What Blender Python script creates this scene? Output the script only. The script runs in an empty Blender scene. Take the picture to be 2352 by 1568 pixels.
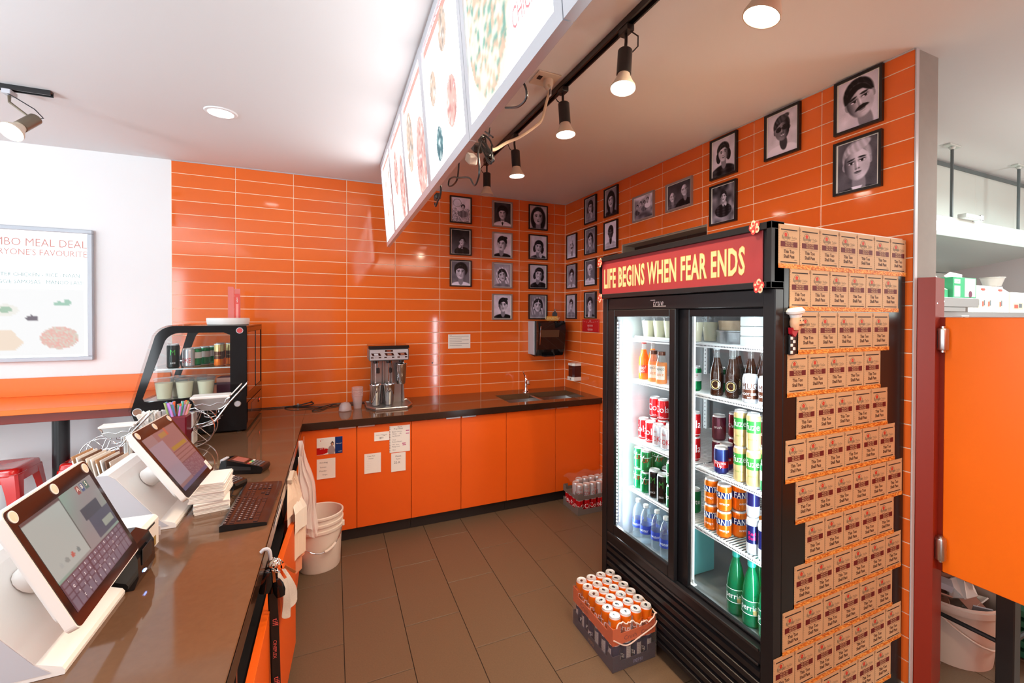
import bpy, math, random
import numpy as np
from mathutils import Matrix, Vector
random.seed(7)
PI = math.pi
sc = bpy.context.scene
COL = sc.collection

# ---------------------------------------------------------------- camera
cam_d = bpy.data.cameras.new('camera')
cam_d.sensor_width = 36.0
cam_d.lens = 1025.516 / 2352 * 36.0
cam_d.shift_x = -(1240.985 - 1176) / 2352
cam_d.shift_y = (736.011 - 784) / 2352
cam_d.clip_start = 0.02
cam_d.clip_end = 60
cam = bpy.data.objects.new('camera', cam_d)
COL.objects.link(cam)
ya, pt, ro = 0.4330158, -0.0095170, 0.0030226
fwd = Vector((math.sin(ya)*math.cos(pt), math.cos(ya)*math.cos(pt), math.sin(pt)))
rgt = Vector((math.cos(ya), -math.sin(ya), 0))
upv = rgt.cross(fwd)
r2 = math.cos(ro)*rgt + math.sin(ro)*upv
u2 = -math.sin(ro)*rgt + math.cos(ro)*upv
mw = Matrix.Identity(4)
for i in range(3):
    mw[i][0], mw[i][1], mw[i][2] = r2[i], u2[i], -fwd[i]
mw.translation = Vector((-2.2915, -4.3131, 1.6386))
cam.matrix_world = mw
sc.camera = cam

# ---------------------------------------------------------------- world, exposure
world = bpy.data.worlds.new('daylight')
sc.world = world
world.use_nodes = True
wb = world.node_tree.nodes['Background']
wb.inputs[0].default_value = (0.80, 0.90, 1.0, 1)
wb.inputs[1].default_value = 1.0
sc.view_settings.view_transform = 'Standard'
sc.view_settings.look = 'None'
sc.view_settings.gamma = 1.0
sc.view_settings.use_curve_mapping = False
sc.view_settings.exposure = 0.28

def area(name, loc, rot, sx, sy, power, color=(1, 1, 1)):
    d = bpy.data.lights.new(name, 'AREA')
    d.shape = 'RECTANGLE'; d.size = sx; d.size_y = sy; d.energy = power; d.color = color
    o = bpy.data.objects.new(name, d); COL.objects.link(o)
    o.location = loc; o.rotation_euler = rot
    return o
# daylight through the shop window behind and left of the camera (customer side)
area('window_daylight', (-6.2, -8.3, 1.5), (PI/2, 0, 0), 1.6, 2.3, 90, (0.86, 0.94, 1.0))
# daylight through the glazed left side of the shop
area('side_daylight', (-7.1, -3.6, 1.5), (PI/2, 0, -PI/2), 5.0, 2.3, 78, (0.84, 0.93, 1.0))
# warm lamps of the room behind the counter, on the part of the ceiling behind the camera
area('rear_ceiling_panel', (-1.1, -5.6, 2.72), (0, 0, 0), 1.4, 1.6, 40, (1.0, 0.80, 0.60))
# fluorescent tubes of the kitchen beyond the wall end
# added area light over the customer side, out of view
area('shop_ceiling_fill', (-4.6, -4.2, 2.70), (0, 0, 0), 2.0, 2.0, 16, (0.94, 0.97, 1.0))
area('kitchen_tubes', (2.0, -3.9, 2.6), (0, 0, 0), 2.0, 1.0, 60, (0.90, 1.0, 0.97))

pl = bpy.data.lights.new('shop_fill', 'POINT'); pl.energy = 14; pl.color = (.86, .94, 1.0); pl.shadow_soft_size = .18  # added point light, out of view, lifts the customer-side ceiling and wall
po = bpy.data.objects.new('shop_fill', pl); COL.objects.link(po); po.location = (-4.7, -3.7, 1.95)
area('shop_up_fill', (-4.9, -2.9, 1.95), (PI, 0, 0), .5, .5, 80, (.78, .91, 1.0))  # unseen upward light, added to brighten the ceiling on the customer side
pl = bpy.data.lights.new('kitchen_fill', 'POINT'); pl.energy = 105; pl.color = (.86, 1.0, .97); pl.shadow_soft_size = .45  # added point light, out of view, to brighten the kitchen
po = bpy.data.objects.new('kitchen_fill', pl); COL.objects.link(po); po.location = (2.4, -5.0, 1.8)

FZ = -0.045                       # floor level
def zc(x, y):                     # the ceiling is very slightly out of level
    return 2.855 + 0.0067*x + 0.0149*y

# ---------------------------------------------------------------- materials
MATS = {}
def lin(c):
    return tuple((x/12.92 if x <= .04045 else ((x+.055)/1.055)**2.4) for x in c)
def S(r, g, b):
    return lin((r/255, g/255, b/255))
def mat(name, col, rough=.5, metal=0., emit=None, estr=1., noise=0., nscale=8., coat=0., bump=0., bscale=60., spec=.5):
    if name in MATS: return MATS[name]
    m = bpy.data.materials.new(name); m.use_nodes = True
    nt = m.node_tree; b = nt.nodes['Principled BSDF']
    b.inputs['Base Color'].default_value = (*col, 1)
    b.inputs['Roughness'].default_value = rough
    b.inputs['Metallic'].default_value = metal
    b.inputs['Specular IOR Level'].default_value = spec
    b.inputs['Coat Weight'].default_value = coat
    b.inputs['Coat Roughness'].default_value = .08
    if emit:
        b.inputs['Emission Color'].default_value = (*emit, 1)
        b.inputs['Emission Strength'].default_value = estr
    if noise or bump:
        tc = nt.nodes.new('ShaderNodeTexCoord')
        n = nt.nodes.new('ShaderNodeTexNoise'); n.inputs['Scale'].default_value = nscale
        n.inputs['Detail'].default_value = 6
        nt.links.new(tc.outputs['Object'], n.inputs['Vector'])
        if noise:
            r = nt.nodes.new('ShaderNodeMix'); r.data_type = 'RGBA'
            r.inputs[6].default_value = (*[max(0, c*(1-noise)) for c in col], 1)
            r.inputs[7].default_value = (*[min(1, c*(1+noise)) for c in col], 1)
            nt.links.new(n.outputs['Fac'], r.inputs[0])
            nt.links.new(r.outputs[2], b.inputs['Base Color'])
        if bump:
            n2 = nt.nodes.new('ShaderNodeTexNoise'); n2.inputs['Scale'].default_value = bscale
            nt.links.new(tc.outputs['Object'], n2.inputs['Vector'])
            bp = nt.nodes.new('ShaderNodeBump'); bp.inputs['Strength'].default_value = bump
            bp.inputs['Distance'].default_value = .002
            nt.links.new(n2.outputs['Fac'], bp.inputs['Height'])
            nt.links.new(bp.outputs[0], b.inputs['Normal'])
    MATS[name] = m
    return m
def glass(name, tint=(1, 1, 1), alpha=0.0, ior=1.45, rough=0.0, base=None):
    """clear pane: see-through with a Fresnel reflection; alpha = how much of the body colour shows"""
    if name in MATS: return MATS[name]
    m = bpy.data.materials.new(name); m.use_nodes = True
    nt = m.node_tree; nt.nodes.clear()
    out = nt.nodes.new('ShaderNodeOutputMaterial')
    tr = nt.nodes.new('ShaderNodeBsdfTransparent'); tr.inputs[0].default_value = (*tint, 1)
    gl = nt.nodes.new('ShaderNodeBsdfGlossy'); gl.inputs['Roughness'].default_value = rough
    fr = nt.nodes.new('ShaderNodeFresnel'); fr.inputs[0].default_value = ior
    mx = nt.nodes.new('ShaderNodeMixShader')
    ge = nt.nodes.new('ShaderNodeNewGeometry'); ml = nt.nodes.new('ShaderNodeMath'); ml.operation = 'MULTIPLY_ADD'
    ml.inputs[1].default_value = -1; ml.inputs[2].default_value = 1        # no mirror on the inner side of the pane
    m3 = nt.nodes.new('ShaderNodeMath'); m3.operation = 'MULTIPLY'
    nt.links.new(ge.outputs['Backfacing'], ml.inputs[0]); nt.links.new(ml.outputs[0], m3.inputs[0]); nt.links.new(fr.outputs[0], m3.inputs[1])
    nt.links.new(m3.outputs[0], mx.inputs[0]); nt.links.new(gl.outputs[0], mx.inputs[2])
    src = tr.outputs[0]
    if alpha > 0:
        df = nt.nodes.new('ShaderNodeBsdfDiffuse'); df.inputs[0].default_value = (*(base or tint), 1)
        m2 = nt.nodes.new('ShaderNodeMixShader'); m2.inputs[0].default_value = alpha
        nt.links.new(tr.outputs[0], m2.inputs[1]); nt.links.new(df.outputs[0], m2.inputs[2]); src = m2.outputs[0]
    nt.links.new(src, mx.inputs[1]); nt.links.new(mx.outputs[0], out.inputs[0])
    MATS[name] = m
    return m
def colmat(name, rough=.4, estr=0., spec=.3):
    """printed surface: the colours come from the mesh's own colour layer"""
    if name in MATS: return MATS[name]
    m = bpy.data.materials.new(name); m.use_nodes = True
    nt = m.node_tree; b = nt.nodes['Principled BSDF']
    a = nt.nodes.new('ShaderNodeVertexColor'); a.layer_name = 'Col'
    b.inputs['Roughness'].default_value = rough
    b.inputs['Specular IOR Level'].default_value = spec
    if estr:
        b.inputs['Base Color'].default_value = (.02, .02, .02, 1)
        nt.links.new(a.outputs[0], b.inputs['Emission Color']); b.inputs['Emission Strength'].default_value = estr
    else:
        nt.links.new(a.outputs[0], b.inputs['Base Color'])
    MATS[name] = m
    return m

CASEB = mat('case_black_gloss', (.010, .008, .008), .07, spec=.22)
WHITE = mat('white_paint', S(236, 236, 236), .55, bump=.05, bscale=300)
CEIL = mat('ceiling_paint', S(232, 232, 233), .8, bump=.05, bscale=300)
GROUT = mat('cream_grout', S(255, 236, 206), .8)
TILE = mat('orange_glazed_tile', (.82, .155, .024), .07, noise=.06, nscale=2.5, spec=.55)
TILE2 = mat('orange_glazed_tile_deep', (.78, .138, .021), .08, noise=.06, nscale=2.5, spec=.55)
LAM = mat('orange_laminate', (.82, .118, .006), .42, noise=.05, nscale=3, bump=.06, bscale=200)
LAMG = mat('orange_laminate_bright', (.90, .165, .004), .33, bump=.04, bscale=250)
REDO = mat('red_orange_metal', (.24, .018, .005), .38)
QUARTZ = mat('brown_quartz', (.135, .066, .034), .07, noise=.12, nscale=60, spec=.6)
QEDGE = mat('brown_quartz_edge', (.030, .014, .009), .15)
FLOORT = mat('brown_floor_tile', (.140, .088, .052), .42, noise=.28, nscale=160, bump=.15, bscale=260)
FGROUT = mat('dark_floor_grout', (.022, .014, .010), .8)
BLACK = mat('black_plastic', (.010, .010, .011), .35)
BLACKG = mat('black_gloss', (.008, .008, .009), .06)
BLACKM = mat('black_metal', (.016, .015, .016), .30)
CHAR = mat('charcoal_kick', (.018, .013, .012), .5)
STEEL = mat('brushed_steel', (.55, .54, .53), .28, 1.)
CHROME = mat('chrome', (.85, .85, .86), .06, 1.)
ALU = mat('aluminium_rail', (.62, .64, .67), .35, .9)
GREYM = mat('grey_metallic_body', (.27, .26, .255), .32, .7)
PAPER = mat('white_paper', S(238, 234, 226), .8)
PLAST = mat('white_plastic', S(236, 233, 228), .35)
PLASTD = mat('light_grey_plastic', S(190, 190, 196), .4)
INK = mat('grey_ink', S(96, 92, 98), .8)
INKB = mat('black_ink', S(40, 30, 28), .8)
WOODG = mat('grey_card', S(66, 60, 50), .85)
CONC = mat('grey_plaster', S(150, 148, 142), .8, noise=.08, nscale=20)
REDP = mat('red_gloss_metal', (.62, .012, .010), .15, coat=.6)
CARD = mat('cream_card', S(200, 168, 128), .7)
MAROON = mat('maroon_ink', S(96, 12, 16), .7)
CREAMT = mat('cream_lettering', S(246, 214, 150), .6)
GLASS = glass('clear_glass', (.97, .99, .99))

# ---------------------------------------------------------------- mesh builder
class MB:
    def __init__(s, M=None):
        s.v = []; s.f = []; s.m = []; s.sm = []; s.mats = []; s.M = M
    def mi(s, m):
        if m not in s.mats: s.mats.append(m)
        return s.mats.index(m)
    def add(s, vs, fs, m, smooth=False):
        o = len(s.v)
        if s.M is not None: vs = [tuple(s.M @ Vector(p)) for p in vs]
        s.v += [tuple(p) for p in vs]
        k = s.mi(m)
        for f in fs:
            s.f.append(tuple(i+o for i in f)); s.m.append(k); s.sm.append(smooth)
        return s
    def box(s, x0, x1, y0, y1, z0, z1, m, bev=0.):
        if x0 > x1: x0, x1 = x1, x0
        if y0 > y1: y0, y1 = y1, y0
        if z0 > z1: z0, z1 = z1, z0
        b = min(bev, (x1-x0)*.45, (y1-y0)*.45, (z1-z0)*.45)
        if b <= 0:
            vs = [(x, y, z) for z in (z0, z1) for y in (y0, y1) for x in (x0, x1)]
            return s.add(vs, [(0, 2, 3, 1), (4, 5, 7, 6), (0, 1, 5, 4), (2, 6, 7, 3), (0, 4, 6, 2), (1, 3, 7, 5)], m)
        vs = []; idx = {}
        for ix, x in enumerate((x0, x1)):
            for iy, y in enumerate((y0, y1)):
                for iz, z in enumerate((z0, z1)):
                    dx = b if ix == 0 else -b; dy = b if iy == 0 else -b; dz = b if iz == 0 else -b
                    idx[ix, iy, iz] = len(vs)
                    vs += [(x, y+dy, z+dz), (x+dx, y, z+dz), (x+dx, y+dy, z)]
        F = []
        I = lambda a, b_, c, k: idx[a, b_, c]+k
        for a in (0, 1):
            q = [I(a, 0, 0, 0), I(a, 1, 0, 0), I(a, 1, 1, 0), I(a, 0, 1, 0)]; F.append(q if a else q[::-1])
            q = [I(0, a, 0, 1), I(1, a, 0, 1), I(1, a, 1, 1), I(0, a, 1, 1)]; F.append(q[::-1] if a else q)
            q = [I(0, 0, a, 2), I(1, 0, a, 2), I(1, 1, a, 2), I(0, 1, a, 2)]; F.append(q if a else q[::-1])
        for a in (0, 1):
            for c in (0, 1):
                F.append([I(a, c, 0, 0), I(a, c, 1, 0), I(a, c, 1, 1), I(a, c, 0, 1)])
                F.append([I(a, 0, c, 0), I(a, 1, c, 0), I(a, 1, c, 2), I(a, 0, c, 2)])
                F.append([I(0, a, c, 1), I(1, a, c, 1), I(1, a, c, 2), I(0, a, c, 2)])
        for a in (0, 1):
            for c in (0, 1):
                for d in (0, 1): F.append([I(a, c, d, 0), I(a, c, d, 1), I(a, c, d, 2)])
        return s.add(vs, F, m)
    def quad(s, a, b, c, d, m): return s.add([a, b, c, d], [(0, 1, 2, 3)], m)
    def prism(s, pts, axis, a, b, m, smooth=False):
        """pts: 2-D outline, extruded along axis from a to b"""
        n = len(pts)
        def P(p, t):
            if axis == 'x': return (t, p[0], p[1])
            if axis == 'y': return (p[0], t, p[1])
            return (p[0], p[1], t)
        vs = [P(p, a) for p in pts]+[P(p, b) for p in pts]
        s.add(vs, [tuple(range(n))[::-1], tuple(range(n, 2*n))], m)
        s.add(vs, [(i, (i+1) % n, n+(i+1) % n, n+i) for i in range(n)], m, smooth)
        return s
    def lathe(s, prof, c=(0, 0, 0), seg=20, m=None, a0=0, a1=2*PI):
        """prof: list of (r, z) or (r, z, material of the band above it)"""
        full = abs(a1-a0-2*PI) < 1e-6; n = seg if full else seg+1
        cur = m
        for i in range(len(prof)-1):
            if len(prof[i]) > 2: cur = prof[i][2]
            (r0, z0), (r1, z1) = prof[i][:2], prof[i+1][:2]
            vs = []
            for r, z in ((r0, z0), (r1, z1)):
                for k in range(n):
                    t = a0+(a1-a0)*k/seg
                    vs.append((c[0]+r*math.cos(t), c[1]+r*math.sin(t), c[2]+z))
            fs = []
            for k in range(seg):
                k2 = (k+1) % n
                fs.append((k, k2, n+k2, n+k))
            s.add(vs, fs, cur, True)
        return s
    def disc(s, c, r, m, seg=20, axis='z', ry=None):
        ry = ry or r
        vs = []
        for k in range(seg):
            t = 2*PI*k/seg; a, b = r*math.cos(t), ry*math.sin(t)
            vs.append((c[0]+a, c[1]+b, c[2]) if axis == 'z' else ((c[0]+a, c[1], c[2]+b) if axis == 'y' else (c[0], c[1]+a, c[2]+b)))
        return s.add(vs, [tuple(range(seg))], m)
    def tube(s, pts, r, m, seg=8, cap=True, r1=None):
        P = [Vector(p) for p in pts]; n = len(P); vs = []
        up = Vector((0, 0, 1))
        for i, p in enumerate(P):
            t = (P[min(i+1, n-1)]-P[max(i-1, 0)]).normalized()
            if i == 0:
                u = t.cross(up)
                if u.length < 1e-3: u = t.cross(Vector((1, 0, 0)))
                u.normalize()
            else:
                u = (u - t*u.dot(t))
                if u.length < 1e-4: u = t.orthogonal()
                u.normalize()
            w = t.cross(u)
            rr = r if r1 is None else r+(r1-r)*i/(n-1)
            for k in range(seg):
                a = 2*PI*k/seg; q = p+(u*math.cos(a)+w*math.sin(a))*rr
                vs.append(tuple(q))
        fs = [(i*seg+k, i*seg+(k+1) % seg, (i+1)*seg+(k+1) % seg, (i+1)*seg+k) for i in range(n-1) for k in range(seg)]
        s.add(vs, fs, m, True)
        if cap: s.add([vs[k] for k in range(seg)]+[vs[(n-1)*seg+k] for k in range(seg)],
                      [tuple(range(seg))[::-1], tuple(range(seg, 2*seg))], m)
        return s
    def text(s, string, fn, size, m, align='C', sx=1., bold=0., space=1.):
        """flat lettering; fn maps (x, y) in metres to a point"""
        vs, fs, w, h = glyphs(string, bold, space)
        k = size/0.73
        ox = {'C': -w/2, 'L': 0, 'R': -w}[align]
        s.add([fn((x+ox)*k*sx, (y)*k) for x, y in vs], fs, m)
        return s
    def build(s, name, parent=None, sharp=35, merge=False):
        me = bpy.data.meshes.new(name)
        o0 = Vector((0, 0, 0))
        p = parent
        while p is not None: o0 += Vector(p.location); p = p.parent
        me.from_pydata([(a[0]-o0[0], a[1]-o0[1], a[2]-o0[2]) for a in s.v], [], s.f)
        for m in s.mats: me.materials.append(m)
        me.polygons.foreach_set('material_index', s.m)
        me.polygons.foreach_set('use_smooth', s.sm)
        if merge or any(s.sm):
            import bmesh
            bm = bmesh.new(); bm.from_mesh(me); bmesh.ops.remove_doubles(bm, verts=bm.verts, dist=1e-5)
            bm.to_mesh(me); bm.free()
            me.set_sharp_from_angle(angle=math.radians(sharp))
        me.update()
        o = bpy.data.objects.new(name, me); COL.objects.link(o)
        if parent: o.parent = parent
        return o

GL = {}
def glyphs(string, bold=0., space=1.):
    key = (string, bold, space)
    if key not in GL:
        c = bpy.data.curves.new('t', 'FONT'); c.body = string; c.resolution_u = 2; c.offset = bold; c.space_character = space
        o = bpy.data.objects.new('t', c); COL.objects.link(o)
        dg = bpy.context.evaluated_depsgraph_get(); dg.update()
        me = bpy.data.meshes.new_from_object(o.evaluated_get(dg))
        vs = [(v.co.x, v.co.y) for v in me.vertices]; fs = [tuple(p.vertices) for p in me.polygons]
        bpy.data.objects.remove(o); bpy.data.curves.remove(c); bpy.data.meshes.remove(me)
        xs = [v[0] for v in vs] or [0]; ys = [v[1] for v in vs] or [0]
        x0 = min(xs)
        GL[key] = ([(x-x0, y) for x, y in vs], fs, max(xs)-x0, max(ys)-min(ys))
    return GL[key]

def thing(name, loc, label, cat, group=None, rz=0., rot=None):
    o = bpy.data.objects.new(name, None); COL.objects.link(o)
    o.empty_display_size = .05
    o.location = loc; o.rotation_euler = rot or (0, 0, rz)
    return tag(o, label, cat, group)
def tag(o, label=None, cat=None, group=None, kind=None):
    if label: o['label'] = label
    if cat: o['category'] = cat
    if group: o['group'] = group
    if kind: o['kind'] = kind
    return o
def part(o, label=None, kind=None):
    if label: o['label'] = label
    if kind: o['kind'] = kind
    return o
def struct(o): o['kind'] = 'structure'; return o
def copy_tree(src, loc=None, rz=None, label=None, group=None, parent=None):
    c = src.copy(); COL.objects.link(c); c.parent = parent
    if loc is not None: c.location = loc
    if rz is not None: c.rotation_euler = (0, 0, rz)
    if label: c['label'] = label
    if group: c['group'] = group
    for ch in src.children: copy_tree(ch, parent=c)
    return c
def wXY(ox, oz, y):           # lettering on a surface facing -Y
    return lambda u, v: (ox+u, y, oz+v)
def wYZ(oy, oz, x):           # lettering on a surface facing -X (reads towards the camera)
    return lambda u, v: (x, oy-u, oz+v)
def paint(name, arr, fn, parent, m):
    """a flat print: colour grid arr[h][w] (top row first, sRGB 0..1) laid over fn(u,v), u,v in 0..1"""
    h, w = arr.shape[:2]
    us = np.linspace(0, 1, w); vs = np.linspace(1, 0, h)
    V = [fn(u, v) for v in vs for u in us]
    o0 = Vector((0, 0, 0)); p = parent
    while p is not None: o0 += Vector(p.location); p = p.parent
    F = [(j*w+i, (j+1)*w+i, (j+1)*w+i+1, j*w+i+1) for j in range(h-1) for i in range(w-1)]
    me = bpy.data.meshes.new(name); me.from_pydata([(a[0]-o0[0], a[1]-o0[1], a[2]-o0[2]) for a in V], [], F)
    ca = me.color_attributes.new('Col', 'FLOAT_COLOR', 'POINT')
    c = np.clip(arr.reshape(-1, 3), 0, None)
    c = np.where(c <= .04045, c/12.92, ((c+.055)/1.055)**2.4)
    ca.data.foreach_set('color', np.concatenate([c, np.ones((len(c), 1))], 1).astype(np.float32).ravel())
    me.materials.append(m)
    o = bpy.data.objects.new(name, me); COL.objects.link(o)
    if parent: o.parent = parent
    return o
# ================================================================= THE ROOM
# ceiling (slightly out of level), one slab
mb = MB()
cx = [(-7.2, .16), (5.6, .16), (5.6, -8.6), (-7.2, -8.6)]
mb.add([(x, y, zc(x, y)) for x, y in cx]+[(x, y, zc(x, y)+.12) for x, y in cx],
       [(0, 1, 2, 3), (7, 6, 5, 4), (0, 4, 5, 1), (1, 5, 6, 2), (2, 6, 7, 3), (3, 7, 4, 0)], CEIL)
struct(mb.build('ceiling'))

# floor: grout bed and single tiles in running bond
mb = MB(); mb.box(-7.2, 5.6, -8.6, .16, FZ-.10, FZ-.004, FGROUT)
floor = struct(mb.build('floor'))
TW, TL = .3025, .6085
def ftile(w, l):
    m_ = MB(); g = .0016; h = .004; c = .0012
    m_.add([(g, g, -.004), (w-g, g, -.004), (w-g, l-g, -.004), (g, l-g, -.004),
            (g, g, h-c-.004), (w-g, g, h-c-.004), (w-g, l-g, h-c-.004), (g, l-g, h-c-.004),
            (g+c, g+c, 0), (w-g-c, g+c, 0), (w-g-c, l-g-c, 0), (g+c, l-g-c, 0)],
           [(8, 9, 10, 11), (4, 5, 9, 8), (5, 6, 10, 9), (6, 7, 11, 10), (7, 4, 8, 11), (0, 1, 5, 4), (1, 2, 6, 5), (2, 3, 7, 6), (3, 0, 4, 7)], FLOORT)
    return m_
proto = None; n = 0
far = MB()
for i in range(-16, 26):
    x0 = -2.247+TW*i
    if x0+TW > 5.55 or x0 < -7.15: continue
    off = -.919 if i % 2 == 0 else -1.217
    for j in range(-13, 3):
        y0 = off+TL*j; y1 = y0+TL
        if y0 > .1 or y0 < -8.55: continue
        near = (-4.7 < x0 < 1.0) and y0 > -4.9
        if near:
            yy1 = min(y1, 0.0); l = yy1-y0
            if l < .03: continue
            if abs(l-TL) < 1e-6 and proto is not None:
                o = proto.copy(); COL.objects.link(o)
            else:
                o = ftile(TW, l).build('floor_tile')
                if abs(l-TL) < 1e-6: proto = o
            o.parent = floor; o.location = (x0, y0, FZ); n += 1
        else:
            yy1 = min(y1, .0)
            if yy1-y0 < .03: continue
            far.M = Matrix.Translation((x0, y0, FZ)); t = ftile(TW, yy1-y0); far.add(t.v, t.f, FLOORT)
far.M = None
part(far.build('floor_tile_field', floor), kind='stuff')

# wall at the back: white part and tiled part
SR = .1045; Z0 = 2.84
mb = MB()
mb.box(-7.2, 5.6, .004, .16, FZ-.05, 2.86, WHITE)
wall_back = struct(mb.build('wall_back'))
mb = MB(); mb.box(-3.425, 0, .002, .0041, .80, 2.835, GROUT); mb.build('grout_bed', wall_back)
def wtile(w, zb, zt0, zt1, mm):
    """one glazed tile facing -Y, lower left corner at x=0; top edge may slope with the ceiling"""
    m_ = MB(); g = .0023; c = .0010; d = .0032
    P = [(g, zb+g), (w-g, zb+g), (w-g, zt1-g), (g, zt0-g)]
    Q = [(g+c, zb+g+c), (w-g-c, zb+g+c), (w-g-c, zt1-g-c), (g+c, zt0-g-c)]
    m_.add([(x, .002, z) for x, z in P]+[(x, .002-d+c, z) for x, z in P]+[(x, .002-d, z) for x, z in Q],
           [(8, 9, 10, 11), (4, 5, 9, 8), (5, 6, 10, 9), (6, 7, 11, 10), (7, 4, 8, 11), (0, 1, 5, 4), (1, 2, 6, 5), (2, 3, 7, 6), (3, 0, 4, 7)], mm)
    return m_
TP = {}
def put_tile(parent, wallfn, a0, a1, r, skip=None, rng=random):
    """tile between along-wall positions a0..a1 (metres) in row r (1 = below the ceiling)"""
    zb = Z0-SR*r; top = r <= 1
    w = a1-a0
    if top: zt0, zt1 = [min(wallfn(a)[2]-.001, 2.875) for a in (a0, a1)]
    else: zt0 = zt1 = zb+SR
    mm = TILE if rng.random() < .6 else TILE2
    key = (round(w, 4), mm.name, parent.name)
    if not top and key in TP:
        o = TP[key].copy(); COL.objects.link(o)
    else:
        o = wtile(w, 0, zt0-zb, zt1-zb, mm).build('tile')
        if not top: TP[key] = o
    o.parent = parent
    p = wallfn(a0); o.location = (p[0], p[1], zb); o.rotation_euler = (0, 0, p[3])
for r in range(1, 20):
    xs = [-3.425]+[x for x in [-.1304-.4116*k for k in range(7, -1, -1)] if x > -3.425]+[0]
    for a, b in zip(xs[:-1], xs[1:]):
        if a == -3.425 and b-a < .02: continue
        put_tile(wall_back, lambda t: (t, 0, zc(t, 0), 0), a, b, r)

# wall on the right with its tiled face, a serving hatch behind the fridge and a plastered end
mb = MB()
WT = .182
for (y0, y1, z0, z1) in [(0, -1.053, FZ-.05, 2.86), (-2.04, -3.228, FZ-.05, 2.82), (-1.053, -2.04, FZ-.05, 1.35), (-1.053, -2.04, 2.264, 2.84)]:
    mb.box(.004, WT, y0, y1, z0, z1, CONC)
wall_right = struct(mb.build('wall_right'))
mb = MB()
for (y0, y1, z0, z1) in [(0, -1.055, .0, 2.83), (-2.038, -3.226, .0, 2.80), (-1.055, -2.038, 0, 1.35), (-1.055, -2.038, 2.266, 2.82)]:
    mb.box(.002, .0041, y0, y1, z0, z1, GROUT)
mb.build('grout_bed', wall_right)
ys = [0]+[-.348-.4116*k for k in range(8)]
ys = [y for y in ys if y > -3.2]+[-3.228]
for r in range(1, 28):
    for a, b in zip(ys[:-1], ys[1:]):
        zb = Z0-SR*r; zt = zb+SR
        segs = [(a, b)]
        if zb < 2.264-.03 and zt > 1.36:        # the hatch
            segs = []
            if a > -1.053: segs.append((a, max(b, -1.053)))
            if b < -2.04: segs.append((min(a, -2.04), b))
        for (p, q) in segs:
            if abs(p-q) > .015:
                put_tile(wall_right, lambda t: (0, -t, zc(0, -t), -PI/2), -p, -q, r)
mb = MB()
LINC = mat('hatch_plaster', S(146, 134, 116), .85)
mb.box(.006, .14, -1.056, -1.062, 1.36, 2.262, LINC); mb.box(.006, .14, -2.031, -2.037, 1.36, 2.262, LINC)
mb.box(.006, .14, -1.062, -2.031, 2.252, 2.262, LINC)
mb.build('hatch_lining', wall_right)
for a, b in ((-1.053, -1.1712), (-1.1712, -1.5828), (-1.5828, -1.9944), (-1.9944, -2.04)):
    o = wtile(a-b, 0, .0535, .0535, TILE).build('tile'); o.parent = wall_right; o.location = (0, a, 2.264); o.rotation_euler = (0, 0, -PI/2)
mb = MB(); 
for i in range(3): mb.box(.128, .142, -1.064-.322*i, -1.064-.322*(i+1)+.004, 1.36, 2.25, mat('dark_shutter', (.035, .014, .010), .3), .002)
mb.build('hatch_shutter', wall_right)
# metal corner strip and the white bead along ceiling
mb = MB(); mb.box(-.006, .016, -3.2285, -3.2345, FZ, zc(0, -3.23)-.004, PLASTD, .001)
struct(mb.build('trim_1'))
mb = MB(); mb.tube([(-.004, -.004, z) for z in (.88, 2.845)], .0022, GROUT, 6); struct(mb.build('trim_2'))
mb = MB()
mb.tube([(-3.425, -.003, zc(-3.425, 0)-.003), (0, -.003, zc(0, 0)-.003)], .004, PLASTD, 6)
mb.tube([(-.003, -.01, zc(0, 0)-.003), (-.003, -3.226, zc(0, -3.226)-.003)], .004, PLASTD, 6)
struct(mb.build('trim_3'))
# plaster-coloured end cap leaves a darker joint
mb = MB(); mb.box(.016, .020, -3.229, -3.2315, FZ, 2.80, mat('joint_shadow_gap', (.06, .05, .045), .8)); struct(mb.build('trim_4'))

# rest of the shell (outside the frame): left wall with window, street side, kitchen sides
mb = MB(); mb.box(-7.36, -7.2, .16, -8.6, FZ-.05, .35, WHITE); mb.box(-7.36, -7.2, .16, -.9, .35, 2.86, WHITE)
mb.box(-7.36, -7.2, -6.3, -8.6, .35, 2.86, WHITE); mb.box(-7.36, -7.2, -.9, -6.3, 2.6, 2.86, WHITE)
struct(mb.build('wall_left'))
mb = MB()
for i in range(5): mb.box(-7.30, -7.24, -.9-1.35*i-(.0 if i else 0), -.96-1.335*i, .35, 2.6, BLACKM)
mb.box(-7.30, -7.24, -.9, -6.3, .35, .41, BLACKM); mb.box(-7.30, -7.24, -.9, -6.3, 2.54, 2.6, BLACKM)
w1 = struct(mb.build('window_1'))
mb = MB(); mb.box(-7.275, -7.268, -.9, -6.3, .4, 2.55, GLASS); mb.build('pane', w1)
mb = MB(); mb.box(-7.2, -7.05, -8.45, -8.6, FZ-.05, 2.8, WHITE); mb.box(-5.35, 5.6, -8.45, -8.6, FZ-.05, 2.8, WHITE)
mb.box(-7.05, -5.35, -8.45, -8.6, FZ-.05, .25, WHITE); mb.box(-7.05, -5.35, -8.45, -8.6, 2.7, 2.8, WHITE)
struct(mb.build('wall_front'))
mb = MB(); mb.box(5.5, 5.6, .0, -8.45, FZ-.05, 2.84, WHITE); struct(mb.build('wall_kitchen'))
# partition behind the camera (staff side), orange like the others
mb = MB(); mb.box(-2.3, 5.5, -6.7, -6.8, FZ-.05, 2.75, LAM); struct(mb.build('wall_rear'))
# ================================================================= COUNTERS AND CABINETS
CT, CB = .875, .822
IX = -2.495                    # inner (staff side) edge of the left counter
FY = -.752                     # front edge of the back counter
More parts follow.
